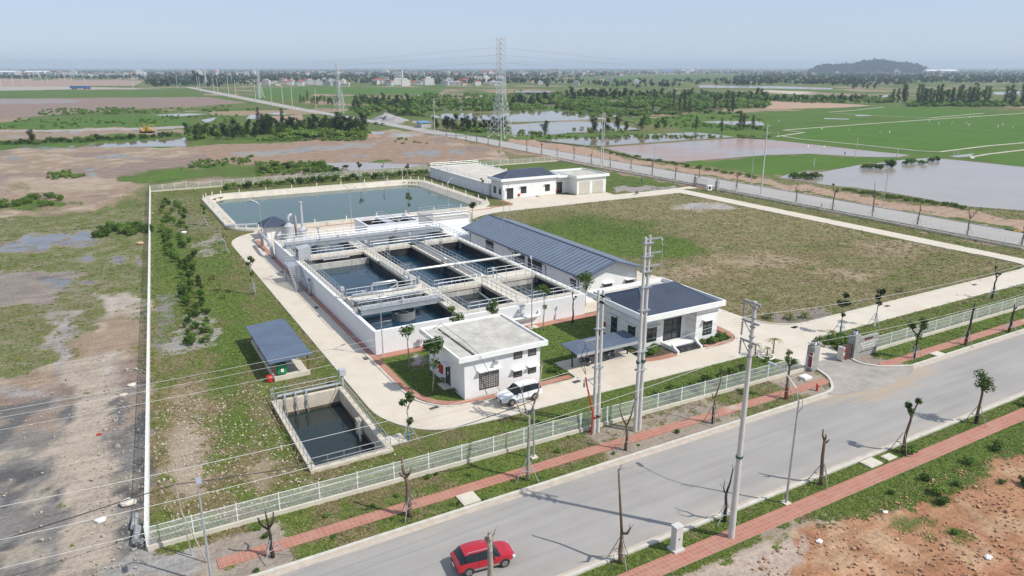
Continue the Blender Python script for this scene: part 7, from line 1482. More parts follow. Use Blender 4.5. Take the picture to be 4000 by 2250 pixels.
def hydrant(x, y, label):
    h = thing('fire_hydrant', label, 'hydrant', (x, y, 0)); mb = MB(); mb.lathe((x, y, 0), [(.16, 0), (.16, .06), (.11, .08), (.11, .55), (.16, .58), (.14, .72), (.05, .8)], 12); mb.build('body', M_red, h, smooth=False)
    mb = MB(); mb.frus((x - .22, y, .42), (x + .22, y, .42), .06, .06, 8); mb.build('nozzle', M_red, h); mb = MB(); mb.lathe((x, y, .8), [(.06, 0), (.07, .05), (.02, .12)], 8); mb.build('cap', mat('cap_yellow', (.6, .4, .05), .5), h)
hydrant(*CP('c5', 492, 1225), 'red fire hydrant with a yellow cap on the verge left of the gate'); hydrant(*CP('r4', 540, 535), 'small red hydrant by the fence along the east road')
for i, (c, px, py, rz) in enumerate((('c1', 2050, 1147, .2), ('c1', 1360, 645, 0), ('c1', 868, 133, 0), ('c3', 1680, 1138, .1), ('c4', 1705, 1080, .5), ('c4', 2330, 975, .3), ('c5', 265, 590, 0), ('c5', 1198, 376, 0), ('c5', 2075, 162, 0), ('c0', 285, 683, 0), ('c0', 525, 935, 0), ('r4', 2550, 1155, 0))):
    X, Y = CP(c, px, py); mb = MB(); mb.obox((X, Y, .045), (.95, .5, .03), rz + (R(90) if i in (1, 2, 9, 10) else 0)); tag(mb.build('drain_grate', mat('grate', (.07, .07, .07), .7, .2, 4.0)), 'dark metal drain grate set in the pale inner road', 'drain', 'drain grates in the inner road')
for i, (ax, ay, bx, by) in enumerate(((1375, 860, 1352, 985), (1395, 985, 1362, 1125))):
    a = CP('l2', ax, ay); c_ = CP('l2', bx, by); mb = MB(); mb.tube([(*a, .25), (*c_, .25)], .24, 12); tag(mb.build('concrete_pipe', M_concg), ('farther', 'nearer')[i] + ' grey pipe section lying beside the left end of the front fence', 'pipe')
for c, px, py, s, lb, m in (('l2', 1015, 890, .7, 'crumpled white sack on the grey ground left of the fence', M_trim), ('l2', 1290, 720, 1.0, 'pale torn sheet on the ground left of the fence', M_conc), ('l1', 1330, 790, .7, 'large pale rock beside the left fence', M_conc), ('l1', 1245, 890, .6, 'pale rock near the left fence, in front of the larger one', M_conc), ('l2', 1430, 1100, .5, 'concrete block at the corner of the fence', M_concg), ('l1', 1000, 1285, .4, 'red scrap of cloth on the muddy ground', M_red), ('r3', 515, 1098, .42, 'white lump lying on the red soil, left', M_trim), ('r3', 1180, 805, .35, 'white scrap near the grass edge of the red soil', M_trim), ('r3', 2215, 1262, .45, 'pale plastic bag on the red soil at the right', M_trim), ('l0', 1410, 655, 1.2, 'yellowish drums beside the left fence', mat('drum_yellow', (.55, .40, .2), .6)), ('l0', 1850, 540, .9, 'white plastic sheet on the ground beside the shrubs', M_trim), ('l0', 1850, 365, .9, 'pale concrete slab left of the pond', M_conc)):
    X, Y = CP(c, px, py); rg2 = random.Random(int(px)); bm = bmesh.new(); bmesh.ops.create_icosphere(bm, subdivisions=2, radius=s * .5)
    for v in bm.verts: v.co *= 1 + rg2.uniform(-.22, .22)
    for v in bm.verts: v.co = Vector((v.co.x * 1.2 + X, v.co.y + Y, max(-.05, v.co.z * .55 + s * .16)))
    me = bpy.data.meshes.new('lump'); bm.to_mesh(me); bm.free(); me.materials.append(m); o = bpy.data.objects.new('drum' if 'drums' in lb else 'rock' if 'rock' in lb or 'block' in lb or 'slab' in lb else 'litter', me); COL.objects.link(o); tag(o, lb, 'drum' if 'drums' in lb else 'rock' if o.name.startswith('rock') else 'litter')
# stones strewn on bare ground and red soil
rg = random.Random(77); mb = MB()
def stone(x, y, s):
    a = rg.random() * 6.28; mb.obox((x, y, s * .2), (s, s * rg.uniform(.5, .9), s * rg.uniform(.4, .8)), a, rg.uniform(-.4, .4), rg.uniform(-.4, .4))
for k in range(3800):
    x = rg.uniform(26, 112) if rg.random() < .5 else rg.uniform(30, 72); y = rg.uniform(4, 29.0) if rg.random() < .5 else rg.uniform(18, 28.8)
    if y < 29.5 - max(0, (x - 50)) * .06 and mnoise.noise((x * .25, y * .25, 3)) > -.25: stone(x, y, rg.uniform(.06, .19) * (1.7 if rg.random() < .07 else 1))
stuff(mb.build('stones', mat('red_stone', (.42, .25, .15), .9, .3, 2.0, col2=(.23, .125, .075))), 'small broken stones strewn over the red soil', 'stones')
mb = MB()
for k in range(800):
    y = rg.uniform(45, 90); x = on_left(y) - rg.choice((rg.uniform(.3, 4.5), rg.uniform(.3, 22))); stone(x, y, rg.uniform(.06, .2) * (2 if rg.random() < .05 else 1))
stuff(mb.build('rubble', mat('grey_rubble', (.40, .36, .31), .9, .3, 3.0, col2=(.16, .15, .14))), 'grey rubble and stones along the outside of the left fence', 'rubble')
mb = MB()
for k in range(1900):
    x = rg.uniform(.5, 24); y = rg.uniform(51.5, 76)
    if PIT[0] - .3 < x < PIT[1] + .3 and PIT[2] - .3 < y < PIT[3] + .8: continue
    if x > 19.5 or (12.5 < x < 18 and y > 75): continue
    if x > on_left(y) + .4 and rg.random() < (1.0 if x < 8 or (9 < x < 12) else .3): stone(x, y, rg.uniform(.06, .17))
stuff(mb.build('stones', mat('pale_stone', (.52, .44, .36), .9, .25, 3.0, col2=(.30, .24, .18))), 'pale stones scattered through the dry front lawn', 'stones')
# ------------------------------------------------------------------ lattice towers
M_lat = mat('tower_steel', (0.62, 0.64, 0.65), .45, .04, 2.0, metal=.2)
def lattice(x, y, h, base, top, waist, label, ang=R(28), arms=(), rad=.11, grp=None):
    t_ = thing('lattice_tower', label, 'pylon', (x, y, 0), ang, grp); LOC[t_.name] = Vector((0, 0, 0))
    lev = [0, h * .085, h * .16, h * .225, h * .28, h * .33, h * .38, h * .43]; lev = [l * (waist / .43) for l in lev]; z = lev[-1]
    while z < h - .5: z += (h - h * waist) / 11; lev.append(z)
    def w(z): return (base + (top - base) * z / (h * waist)) / 2 if z < h * waist else top / 2
    cs = ((-1, -1), (1, -1), (1, 1), (-1, 1))
    for a, b in cs: mb = MB(); mb.tube([(a * w(z), b * w(z), z) for z in (0, h * waist, h)], [rad * 1.35, rad * 1.2, rad], 5); mb.build('leg', M_lat, t_)
    mb = MB()
    for i in range(len(lev) - 1):
        z0, z1 = lev[i], lev[i + 1]
        for k in range(4):
            a, b = cs[k], cs[(k + 1) % 4]; p0 = (a[0] * w(z0), a[1] * w(z0), z0); p1 = (b[0] * w(z1), b[1] * w(z1), z1); q0 = (b[0] * w(z0), b[1] * w(z0), z0); q1 = (a[0] * w(z1), a[1] * w(z1), z1)
            mb.tube([p0, p1], rad * .6, 4); mb.tube([q0, q1], rad * .6, 4); mb.tube([q1, p1], rad * .55, 4)
    mb.build('bracing', M_lat, t_)
    for z, L_ in arms:
        for s in (-1, 1):
            mb = MB(); e = (s * (top / 2 + L_), 0, z); 
            for b in (-1, 1): mb.tube([(s * top / 2, b * top / 2, z), e], rad * .6, 4); mb.tube([(s * top / 2, b * top / 2, z + 1.6), e], rad * .6, 4)
            mb.tube([e, (e[0], 0, z - 1.2)], rad * .5, 4); mb.build('cross_arm', M_lat, t_)
    mb = MB()
    for a, b in cs: mb.box(a * w(0) - .5, a * w(0) + .5, b * w(0) - .5, b * w(0) + .5, -.1, .5)
    mb.build('footing', M_conc, t_)
    return t_
A6 = ((21.0, 3.2), (24.6, 3.6), (28.0, 2.8), (36.0, 2.8), (39.6, 2.8), (43.0, 2.8))
lattice(174.5, 318, 46, 9.2, 3.2, .45, 'large grey lattice pylon standing by the east road beyond the site', R(30), A6 + ((45.8, 2.0),))
lattice(175.5, 590, 36.5, 7.0, 1.8, .5, 'middle sized lattice pylon by the far road, left of the large one', R(30), ((28, 2), (31, 2), (34, 2)), .12)
lattice(168, 866, 32, 7, 1.8, .5, 'small lattice pylon by the far road, third along the line', R(30), ((24, 2), (27, 2), (30, 2)), .14)
lattice(182, 1392, 30, 9, 2, .5, 'distant lattice pylon at the far end of the road beside dark trees', R(30), ((22, 2), (26, 2)), .18)
for px, h in ((1210, 38), (1290, 40), (700, 34), (1150, 36)): X, Y = P(px, 284); lattice(X, Y, h, 9, 2, .5, 'faint lattice pylon on the horizon at the left', R(30), ((h - 8, 4), (h - 4, 4)), .3, 'pylons on the horizon')
for i, z in enumerate((43, 39.6, 36)):
    a = Vector((176, 317, z - 1.2)); e = Vector((1180, 1060, 36 - 3 * i)); mb = MB(); mb.tube([a.lerp(e, k / 12) - Vector((0, 0, 20 * (k / 12) * (1 - k / 12))) for k in range(13)], .03, 4); tag(mb.build('wire', M_cable), ('top', 'middle', 'lower')[i] + ' power line running right from the large pylon into the distance', 'wire')
    e = Vector((160, 1800, 38 - 3 * i)); a = Vector((172, 320, z - 1.2)); mb = MB(); mb.tube([a.lerp(e, k / 12) - Vector((0, 0, 26 * (k / 12) * (1 - k / 12))) for k in range(13)], .03, 4); tag(mb.build('wire', M_cable), ('top', 'middle', 'lower')[i] + ' power line running left from the large pylon along the road', 'wire')
# ------------------------------------------------------------------ trees of the plain
def tree_proto(name, seed, h, r, n, s, m, kind='round'):
    rg = random.Random(seed); t_ = thing(name, 'x', 'tree', (0, 0, 0)); mb = MB()
    if kind == 'round':
        for k in range(9): a = rg.random() * 6.28; q = r * rg.uniform(.1, .62); leafball(mb, (q * math.cos(a), q * math.sin(a), h * (.24 + .6 * k / 8)), r * rg.uniform(.40, .58) * (1.1 - .35 * k / 8), n // 9, s, rg, .85)
    elif kind == 'tall':
        for k in range(12): z = h * (.14 + .8 * k / 11); q = r * rg.uniform(0, .6) * (1.15 - z / h); a = rg.random() * 6.28; leafball(mb, (q * math.cos(a), q * math.sin(a), z), r * rg.uniform(.32, .48), n // 12, s, rg, .9)
    elif kind == 'bush':
        for k in range(8): a = rg.random() * 6.28; q = r * rg.uniform(.2, .75); leafball(mb, (q * math.cos(a), q * math.sin(a), h * rg.uniform(.25, .6)), r * .4, n // 8, s, rg, .75)
    mb.build('crown', m, t_)
    mb = MB()
    mb.tube([(0, 0, -.2), (.1, 0, h * .35), (0, .1, h * .7)], [.022 * h, .016 * h, .008 * h], 6)
    if kind != 'bush':
        for k in range(4): a = k * 1.6 + .5; mb.tube([(.05, 0, h * .33), (math.cos(a) * r * .5, math.sin(a) * r * .5, h * .62)], [.014 * h, .006 * h], 5)
    mb.build('trunk', M_bark, t_)
    return t_
TD = [tree_proto('tree', 400 + i, 9, 3.6, 900, .62, LF_dark, 'round') for i in range(3)]
TM = [tree_proto('tree', 410 + i, 8, 3.3, 800, .6, LF_mid, 'round') for i in range(3)]
TT = [tree_proto('tree', 420 + i, 11, 3.0, 800, .55, LF_mid if i else LF_grey, 'tall') for i in range(3)]
BU = [tree_proto('bush', 430 + i, 3.0, 2.2, 480, .5, (LF_weed, LF_grey, LF_mid)[i], 'bush') for i in range(3)]
for q in BU: q['category'] = 'bush'
rg = random.Random(99)
def scatter(c, x0, x1, y0, y1, n, kinds, smin, smax, label, grp, slope=0.0):
    for k in range(n):
        u = (k + rg.random()) / n; cx = x0 + (x1 - x0) * u; cy = rg.uniform(y0, y1) + slope * (cx - x0); X, Y = CP(c, cx, cy); s = rg.uniform(smin, smax)
        dup(rg.choice(kinds), (X, Y, 0), rg.random() * 6.28, label, grp, (s, s, s * rg.uniform(.85, 1.2)))
scatter('f1', 0, 1130, 800, 868, 24, TD + TM[:1], .85, 1.3, 'dark tree in the belt round the pond behind the bare ground', 'trees round the pond behind the bare ground', -.01)
scatter('f1', -20, 560, 745, 800, 8, TM + TT[:1], .7, .95, 'airy tree at the back of the belt round the pond', 'airy trees in the pond belt')
scatter('f0', 1890, 2576, 835, 905, 16, TD + TM, .6, 1.0, 'bushy tree at the left end of the pond belt', 'trees at the left end of the pond belt')
scatter('f1', 150, 900, 860, 900, 10, BU, .5, .9, 'low bush on the near bank of the pond behind the bare ground', 'bushes on the near pond bank')
scatter('f0', -300, 1800, 955, 975, 46, BU, .7, 1.25, 'green bush in the hedge along the water at the left', 'bushes in the hedge at the left', -.052)
X, Y = CP('f0', 330, 930); dup(TD[0], (X, Y, 0), 1.0, 'lone dark tree standing out of the hedge at the far left', None, (.72, .72, .75))
X, Y = CP('f1', 640, 1172); dup(BU[0], (X, Y, 0), 2.0, 'large green bush by the puddle outside the back fence', None, (1.3, 1.3, 1.2))
scatter('f1', 960, 1560, 500, 590, 26, TM + TD[:1], .8, 1.15, 'green tree in the grove behind the gravel heap', 'trees behind the gravel heap')
scatter('f1', 430, 860, 500, 545, 12, TM + TT[:1], .7, 1.0, 'green tree beside the far road, left of the grove', 'trees left of the grove')
scatter('f1', 1360, 1700, 610, 670, 9, BU + TM[:1], 1.0, 1.6, 'pale green thicket bush above the gravel heap', 'thicket above the gravel heap')
scatter('f1', 1800, 2540, 790, 812, 13, TD, .7, 1.0, 'dark round tree on the near bank of the fish pond', 'trees on the near bank of the fish pond')
scatter('f1', 1560, 2576, 570, 600, 26, BU + TM, .6, 1.0, 'shrubby tree along the dike behind the fish pond', 'trees on the dike behind the fish pond')
scatter('f2', 0, 420, 490, 560, 14, TM + TD, .8, 1.15, 'tree beyond the fish ponds, right of the large pylon', 'trees right of the large pylon')
scatter('f2', 540, 1210, 468, 490, 17, TD, .95, 1.5, 'dense dark tree in the wood beyond the fish ponds', 'dark wood beyond the fish ponds')
scatter('f2', 1210, 2576, 455, 510, 30, TD + TM, .85, 1.25, 'tree in the long belt right of the dark wood', 'trees right of the dark wood')
scatter('f2', 350, 850, 540, 600, 14, BU, 1.0, 1.6, 'bush on the bank between the two fish ponds', 'bushes between the fish ponds', .05)
scatter('f2', 1150, 2250, 560, 655, 34, BU[1:] + TT[:1], .8, 1.4, 'grey green thicket bush by the small pond', 'thicket by the small pond', -.02)
for i, (x, y, s) in enumerate(((825, 822, .95), (935, 812, .9), (1060, 790, .85), (1300, 800, 1.0), (1530, 768, .8), (330, 840, .95), (1150, 800, .6), (1450, 790, .5))):
    X, Y = CP('f2', x, y); dup((TD + TM)[i % 6], (X, Y, 0), i * 1.1, 'single tree on the grassy bank in front of the middle fish pond', 'single trees on the fish pond bank', (s, s, s))
for x, y in ((2290, 785), (2330, 790), (2420, 790), (2460, 790), (2110, 815), (1850, 790), (2500, 780)): X, Y = CP('f2', x, y); s = rg.uniform(.6, .9); dup(rg.choice(TT[:1] + BU), (X, Y, 0), x, 'thin tree or bush between the rice fields', 'trees between the rice fields', (s, s, s))
scatter('f3', -60, 980, 490, 518, 24, TD + TM, .6, .95, 'tree in the row behind the brown field', 'trees behind the brown field')
scatter('f3', 1230, 1400, 520, 528, 4, TT, 1.3, 1.6, 'tall tree at the left end of the far tree row', 'tall trees at the left of the far row')
scatter('f3', 1480, 2210, 535, 552, 22, TT + TM[:1], 1.25, 1.65, 'tall tree in the row beyond the bright rice field', 'tall trees beyond the bright rice field')
scatter('f3', 2340, 2800, 540, 555, 9, TT, 1.3, 1.7, 'tall tree at the right edge beyond the rice', 'tall trees at the right edge')
scatter('f3', 800, 1100, 372, 385, 5, TD, 1.0, 1.3, 'dark far tree left of the tall row', 'dark far trees left of the tall row')
for x0, x1, y0, y1, n, s in ((225, 540, 1262, 1282, 9, .8), (950, 1150, 1175, 1192, 6, .8), (1200, 1250, 1160, 1170, 2, .9), (1370, 1570, 1128, 1140, 5, .7), (1600, 1720, 1105, 1115, 3, .7), (385, 420, 1295, 1305, 1, .6)):
    scatter('f3', x0, x1, y0, y1, n, BU[:1] + BU[2:], s * .8, s * 1.2, 'green bush on the bank of the flooded field at the right', 'bushes on the flooded field bank')
scatter('r4', 720, 2000, 352, 372, 30, BU[:1], .3, .5, 'low bush on the edge of the flooded field along the east road', 'low bushes along the flooded field', .155)
scatter('f2', 900, 2500, 1005, 1020, 26, BU[:1], .35, .6, 'low bush along the bank beside the red mud field', 'low bushes beside the red mud field', .175)
scatter('f1', 0, 900, 1160, 1230, 14, BU, .5, .9, 'weedy bush outside the back fence at the left', 'weedy bushes outside the back fence')
scatter('l0', 0, 620, 240, 330, 12, BU[:1], .5, .9, 'green bush on the bare land at the far left edge', 'bushes on the bare land at the left', -.12)
scatter('l0', 960, 1480, 470, 590, 16, BU[:1] + BU[2:], .4, .8, 'green bush against the outside of the left fence', 'bushes outside the left fence')
scatter('f0', 1450, 1900, 335, 350, 6, TD, 1.3, 2.0, 'large dark tree at the end of the far road', 'large dark trees at the end of the far road')
scatter('f0', 1950, 2110, 340, 350, 4, TD, 2.2, 2.9, 'very large dark tree behind the distant pylon', 'very large trees behind the distant pylon')

for q in TD + TM + TT + BU + SH: kill(q)
# ------------------------------------------------------------------ far woods: uncountable, one object
def clumps(pts, m, name, label, nq=12, fs=1.0):
    """pts: array of (x, y, z, height, radius); every tree becomes a tuft of leaf-sized faces"""
    rs = np.random.RandomState(4); n = len(pts); P0 = np.repeat(pts, nq, 0)
    u = rs.normal(size=(n * nq, 3)); u /= np.linalg.norm(u, axis=1)[:, None]; rr = rs.rand(n * nq, 1) ** .4
    c = P0[:, :3] + np.c_[np.zeros((n * nq, 2)), P0[:, 3] * .55] + u * rr * np.c_[P0[:, 4], P0[:, 4], P0[:, 3] * .45]
    nr = u + rs.normal(size=u.shape) * .5 + np.array([0, 0, .4]); nr /= np.linalg.norm(nr, axis=1)[:, None]
    a = np.cross(nr, rs.normal(size=u.shape)); a /= np.linalg.norm(a, axis=1)[:, None]; b = np.cross(nr, a); s = (P0[:, 4] * fs * rs.uniform(.35, .75, n * nq))[:, None]
    V = np.stack([c - a * s, c + b * s * .8, c + a * s, c - b * s * .8], 1).reshape(-1, 3)
    me = bpy.data.meshes.new(name); N_ = len(V); me.vertices.add(N_); me.vertices.foreach_set('co', V.astype(np.float32).ravel()); me.loops.add(N_); me.loops.foreach_set('vertex_index', np.arange(N_, dtype=np.int32)); me.polygons.add(N_ // 4); me.polygons.foreach_set('loop_start', np.arange(0, N_, 4, dtype=np.int32)); me.polygons.foreach_set('loop_total', np.full(N_ // 4, 4, np.int32)); me.update(); me.materials.append(m)
    o = bpy.data.objects.new(name, me); COL.objects.link(o); return stuff(o, label, 'trees')
LF_far = leaf_mat('far_leaf', (0.012, 0.034, 0.010), (0.055, 0.085, 0.024))
rs = np.random.RandomState(8); px = rs.uniform(-500, 4500, 34000); py = 266 + 160 * rs.rand(30000) ** 2.0
xy = np.array([P(a, b) for a, b in zip(px, py)]); cl = fbm(xy[:, 0] / 260, xy[:, 1] / 260, 15); cl2 = fbm(xy[:, 0] / 60, xy[:, 1] / 60, 19)
keep = (cl * .55 + cl2 * .6 + np.clip((318 - py) / 170, -.25, .3)) > .56
# keep fields and roads open
def inany(polys):
    r = np.zeros(len(xy), bool)
    for c, pts in polys: r |= inpoly([CP(c, *p) for p in pts], xy[:, 0], xy[:, 1])
    return r
openland = inany([('f0', [(-900, 400), (0, 400), (1800, 376), (2100, 455), (2576, 530), (1900, 560), (0, 700), (-900, 740)]), ('f0', [(-900, 280), (1000, 285), (1450, 300), (1450, 385), (-900, 402)]), ('f1', [(-200, 372), (300, 358), (1450, 360), (1900, 398), (1800, 434), (1100, 428), (420, 490), (-200, 470)]), ('f2', [(1350, 235), (2300, 232), (2200, 303), (450, 303), (420, 282)]), ('f3', [(-700, 340), (660, 365), (640, 392), (-700, 372)]), ('f3', [(-200, 392), (500, 410), (330, 440), (-200, 405)]), ('f3', [(-100, 500), (1050, 545), (3000, 590), (3000, 1200), (-100, 900)]), ('f1', [(1690, 640), (2576, 600), (2576, 850), (1690, 720)]), ('f2', [(0, 595), (560, 595), (1000, 668), (900, 720), (0, 850)]), ('f3', [(2250, 405), (2700, 395), (2750, 440), (2300, 440)])])
keep &= ~openland & ~((xy[:, 0] > 130) & (xy[:, 0] < 175) & (xy[:, 1] < 1500)) & (np.hypot(xy[:, 0], xy[:, 1]) > 520) & (py < 420)
q = xy[keep]; hh = rs.uniform(5, 10.5, len(q)); pts = np.c_[q, np.zeros(len(q)), hh, hh * rs.uniform(.38, .62, len(q))]
clumps(pts, LF_far, 'far_woods', 'dark green trees and hedges covering the far plain')
sp_ = []
for c, x0, x1, y0, y1, n, h0, h1, slope in (('f1', 0, 1130, 785, 880, 120, 1.5, 3.5, 0), ('f1', 950, 1700, 510, 660, 260, 1.5, 4, 0), ('f1', 1780, 2560, 780, 818, 70, 1.2, 2.6, 0), ('f1', 1560, 2576, 440, 605, 420, 1.5, 4.5, 0), ('f2', 0, 2576, 425, 570, 1300, 1.5, 4.5, 0), ('f2', 0, 1100, 560, 610, 160, 1, 2.5, .04), ('f2', 700, 2300, 575, 665, 300, 1.2, 3, -.02), ('f3', -60, 1250, 460, 522, 260, 1.5, 3.5, 0), ('f3', 1400, 2700, 530, 560, 200, 1.5, 4, 0),
        ('f0', -600, 2400, 700, 800, 260, .6, 1.6, -.02), ('f0', 400, 2576, 590, 650, 220, .8, 2, -.02), ('f0', 1890, 2576, 820, 930, 130, 1.2, 3, 0), ('f1', 0, 1100, 868, 905, 130, .6, 1.6, 0), ('f2', 60, 1300, 800, 860, 150, .5, 1.4, -.03), ('f1', 0, 900, 1120, 1250, 260, .4, 1.1, 0), ('f1', 1400, 2576, 860, 990, 160, .4, 1.1, .02), ('f0', 480, 2576, 1230, 1300, 260, .4, 1.1, -.08), ('f2', 1300, 2560, 655, 800, 240, .5, 1.6, 0), ('f2', 200, 2600, 850, 880, 200, .5, 1.2, 0)):
    for k in range(n):
        cx = rs.uniform(x0, x1); X, Y = CP(c, cx, rs.uniform(y0, y1) + slope * (cx - x0))
        if 130 < X < 172 and Y < 1500: continue
        if mnoise.noise((X * .03, Y * .02, 1)) < -.12: continue
        h = rs.uniform(h0, h1); sp_.append((X, Y, 0, h, h * rs.uniform(.6, 1.1)))
clumps(np.array(sp_), LF_weed, 'scrub', 'green scrub growing between the ponds, fields and tree belts', 60, .55)
# the wooded hill
hx, hy = P(3388, 284); d_ = Vector((hx, hy)).normalized(); rt = Vector((d_.y, -d_.x)); prof = [(-310, 0), (-290, 20), (-240, 34), (-200, 34), (-150, 36), (-110, 40), (-90, 34), (-60, 50), (0, 62), (60, 66), (110, 62), (130, 50), (180, 48), (230, 40), (280, 30), (310, 8), (325, 0)]
def hillz(u, v): return max(0.0, float(np.interp(u, [p[0] for p in prof], [p[1] for p in prof])) * max(0, 1 - (v / 230) ** 2))
mb = MB(); nu, nv = 40, 14
for i in range(nu + 1):
    for j in range(nv + 1): u = -325 + 650 * i / nu; v = -230 + 460 * j / nv; p = Vector((hx, hy)) + rt * u + d_ * v; mb.v.append((p.x, p.y, hillz(u, v) - .5))
for i in range(nu):
    for j in range(nv): a = i * (nv + 1) + j; mb.f.append((a, a + nv + 1, a + nv + 2, a + 1)); mb.m.append(0)
struct('hill', mb, mat('hill_ground', (.05, .07, .03), .9, .2, .05), smooth=True)
pts = []
for k in range(1700): u = rs.uniform(-318, 318); v = rs.uniform(-220, 60); p = Vector((hx, hy)) + rt * u + d_ * v; h = rs.uniform(10, 24) * (1 if rs.rand() < .75 else 1.3); pts.append((p.x, p.y, hillz(u, v) * .86 - 1, h, h * rs.uniform(.35, .55)))
clumps(np.array(pts), LF_far, 'hill_forest', 'forest covering the low hill on the horizon at the right')
# ------------------------------------------------------------------ far houses
M_rred = mat('red_tile_roof', (.36, .115, .075), .7, .15, .3); M_rgrey = mat('grey_sheet_roof', (.30, .31, .33), .6, .1, .3); M_hw = [mat('house_white', (.60, .59, .56), .7, .05, .3), mat('house_cream', (.62, .55, .43), .7, .06, .3), mat('house_grey', (.46, .45, .43), .8, .08, .3)]; M_win = mat('far_window', (.05, .055, .06), .3)
def house_proto(i, w, d, h, roof, mw, mr):
    t_ = thing('house', 'x', 'house', (0, 0, 0)); mb = MB(); mb.box(-w / 2, w / 2, -d / 2, d / 2, 0, h); mb.build('wall', M_hw[mw], t_)
    mb = MB()
    if roof == 'hip': mb.add([(-w / 2 - .5, -d / 2 - .5, h), (w / 2 + .5, -d / 2 - .5, h), (w / 2 + .5, d / 2 + .5, h), (-w / 2 - .5, d / 2 + .5, h), (-w * .2, 0, h + 2.4), (w * .2, 0, h + 2.4)], [(0, 1, 5, 4), (1, 2, 5), (2, 3, 4, 5), (3, 0, 4), (3, 2, 1, 0)])
    elif roof == 'gable': mb.add([(-w / 2 - .4, -d / 2 - .5, h), (w / 2 + .4, -d / 2 - .5, h), (w / 2 + .4, d / 2 + .5, h), (-w / 2 - .4, d / 2 + .5, h), (-w / 2 - .4, 0, h + 2.2), (w / 2 + .4, 0, h + 2.2)], [(0, 1, 5, 4), (2, 3, 4, 5), (1, 2, 5), (3, 0, 4), (3, 2, 1, 0)])
    else: mb.box(-w / 2 - .2, w / 2 + .2, -d / 2 - .2, d / 2 + .2, h, h + .5); mb.box(-w * .25, w * .25, -d * .2, d * .3, h + .5, h + 2.6)
    mb.build('roof', mr, t_)
    for f in range(int(h // 3.2)):
        for q in (-1, 1):
            for s in (-1, 1): mb = MB(); mb.box(q * w * .25 - .6, q * w * .25 + .6, s * d / 2 - .03 , s * d / 2 + .03, f * 3.2 + 1, f * 3.2 + 2.5); mb.build('window', M_win, t_)
    return t_
HP = [house_proto(0, 9, 11, 4, 'hip', 1, M_rred), house_proto(1, 10, 9, 7, 'hip', 0, M_rred), house_proto(2, 6, 14, 9.6, 'flat', 0, M_hw[0]), house_proto(3, 14, 8, 3.6, 'gable', 1, M_rred), house_proto(4, 8, 12, 6.6, 'flat', 2, M_hw[2]), house_proto(5, 18, 9, 3.8, 'gable', 0, M_rgrey), house_proto(6, 9, 10, 6.8, 'gable', 0, M_rred)]
def village(c, x0, x1, y0, y1, n, label, grp, smin=.9, smax=1.3):
    for k in range(n):
        X, Y = CP(c, x0 + (x1 - x0) * (k + rg.random()) / n, rg.uniform(y0, y1)); s = rg.uniform(smin, smax)
        dup(rg.choice(HP), (X, Y, 0), YAW + rg.choice((0, R(90), R(20), R(-15))), label, grp, (s, s, s))
village('f1', 40, 940, 318, 352, 26, 'village house with tiled or flat roof beyond the far rice field, left part', 'village houses behind the far rice field, left')
village('f1', 1200, 1800, 320, 352, 13, 'village house right of the far rice field', 'village houses right of the far rice field')
village('f1', 1860, 2576, 280, 345, 22, 'red roofed village house left of the large pylon', 'village houses left of the large pylon', 1.0, 1.4)
village('f1', 100, 2500, 215, 255, 34, 'small distant house among trees in the middle of the horizon', 'distant houses in the middle', 1.2, 2.0)
village('f0', 0, 1500, 235, 262, 34, 'white distant house among trees at the left horizon', 'distant houses at the left', 1.2, 2.0)
village('f0', 1550, 2576, 215, 250, 18, 'distant house among trees, left of the pylons', 'distant houses left of the pylons', 1.2, 2.0)
village('f2', 0, 1200, 195, 262, 34, 'distant house with a red roof, right of the large pylon', 'distant houses right of the large pylon', 1.2, 1.9)
village('f2', 1250, 2576, 195, 228, 28, 'distant house below the horizon, right of centre', 'distant houses right of centre', 1.3, 2.1)
village('f2', 100, 1600, 300, 345, 9, 'low house half hidden among the trees beyond the ponds', 'low houses among the trees beyond the ponds', .8, 1.1)
village('f3', 0, 480, 190, 240, 9, 'distant house left of the wooded hill', 'distant houses left of the hill', 1.3, 2.0); village('f3', 650, 2500, 208, 225, 14, 'distant house at the foot of the wooded hill', 'distant houses at the foot of the hill', 1.3, 2.2)
for q in HP: kill(q)
def block(c, bx, by, w, d, h, fl, label, mw=0, roof=None):
    X, Y = CP(c, bx, by); b = thing('building', label, 'building', (X, Y, 0), YAW - R(90)); LOC[b.name] = Vector((0, 0, 0)); mb = MB(); mb.box(-w / 2, w / 2, -d / 2, d / 2, 0, h); mb.build('wall', M_hw[mw], b)
    mb = MB(); mb.box(-w / 2 - .4, w / 2 + .4, -d / 2 - .4, d / 2 + .4, h, h + .9) if roof is None else mb.add([(-w / 2 - 1, -d / 2 - 1, h), (w / 2 + 1, -d / 2 - 1, h), (w / 2 + 1, d / 2 + 1, h), (-w / 2 - 1, d / 2 + 1, h), (-w / 2 - 1, 0, h + d * .15), (w / 2 + 1, 0, h + d * .15)], [(0, 1, 5, 4), (2, 3, 4, 5), (1, 2, 5), (3, 0, 4), (3, 2, 1, 0)]); mb.build('roof', roof or M_hw[mw], b)
    for f in range(fl):
        for k in range(4): mb = MB(); zz_ = h * (f + .3) / fl; q = -w * .375 + w * .25 * k; mb.box(q - w * .07, q + w * .07, -d / 2 - .1, -d / 2 + .1, zz_, zz_ + h / fl * .5); mb.build('window', M_win, b)
    return b
b = block('f1', 1438, 272, 24, 20, 26, 6, 'tall white block rising above the trees on the horizon, left of the large pylon'); mb = MB(); mb.box(-12, -2, -5, 5, 26.9, 32); mb.build('roof_house', M_hw[0], b)
block('f2', 422, 222, 46, 20, 22, 4, 'white apartment block on the horizon right of the large pylon', 1); block('f1', 2338, 240, 60, 24, 16, 3, 'wide pink roofed building on the horizon left of the large pylon', 1, M_rred)
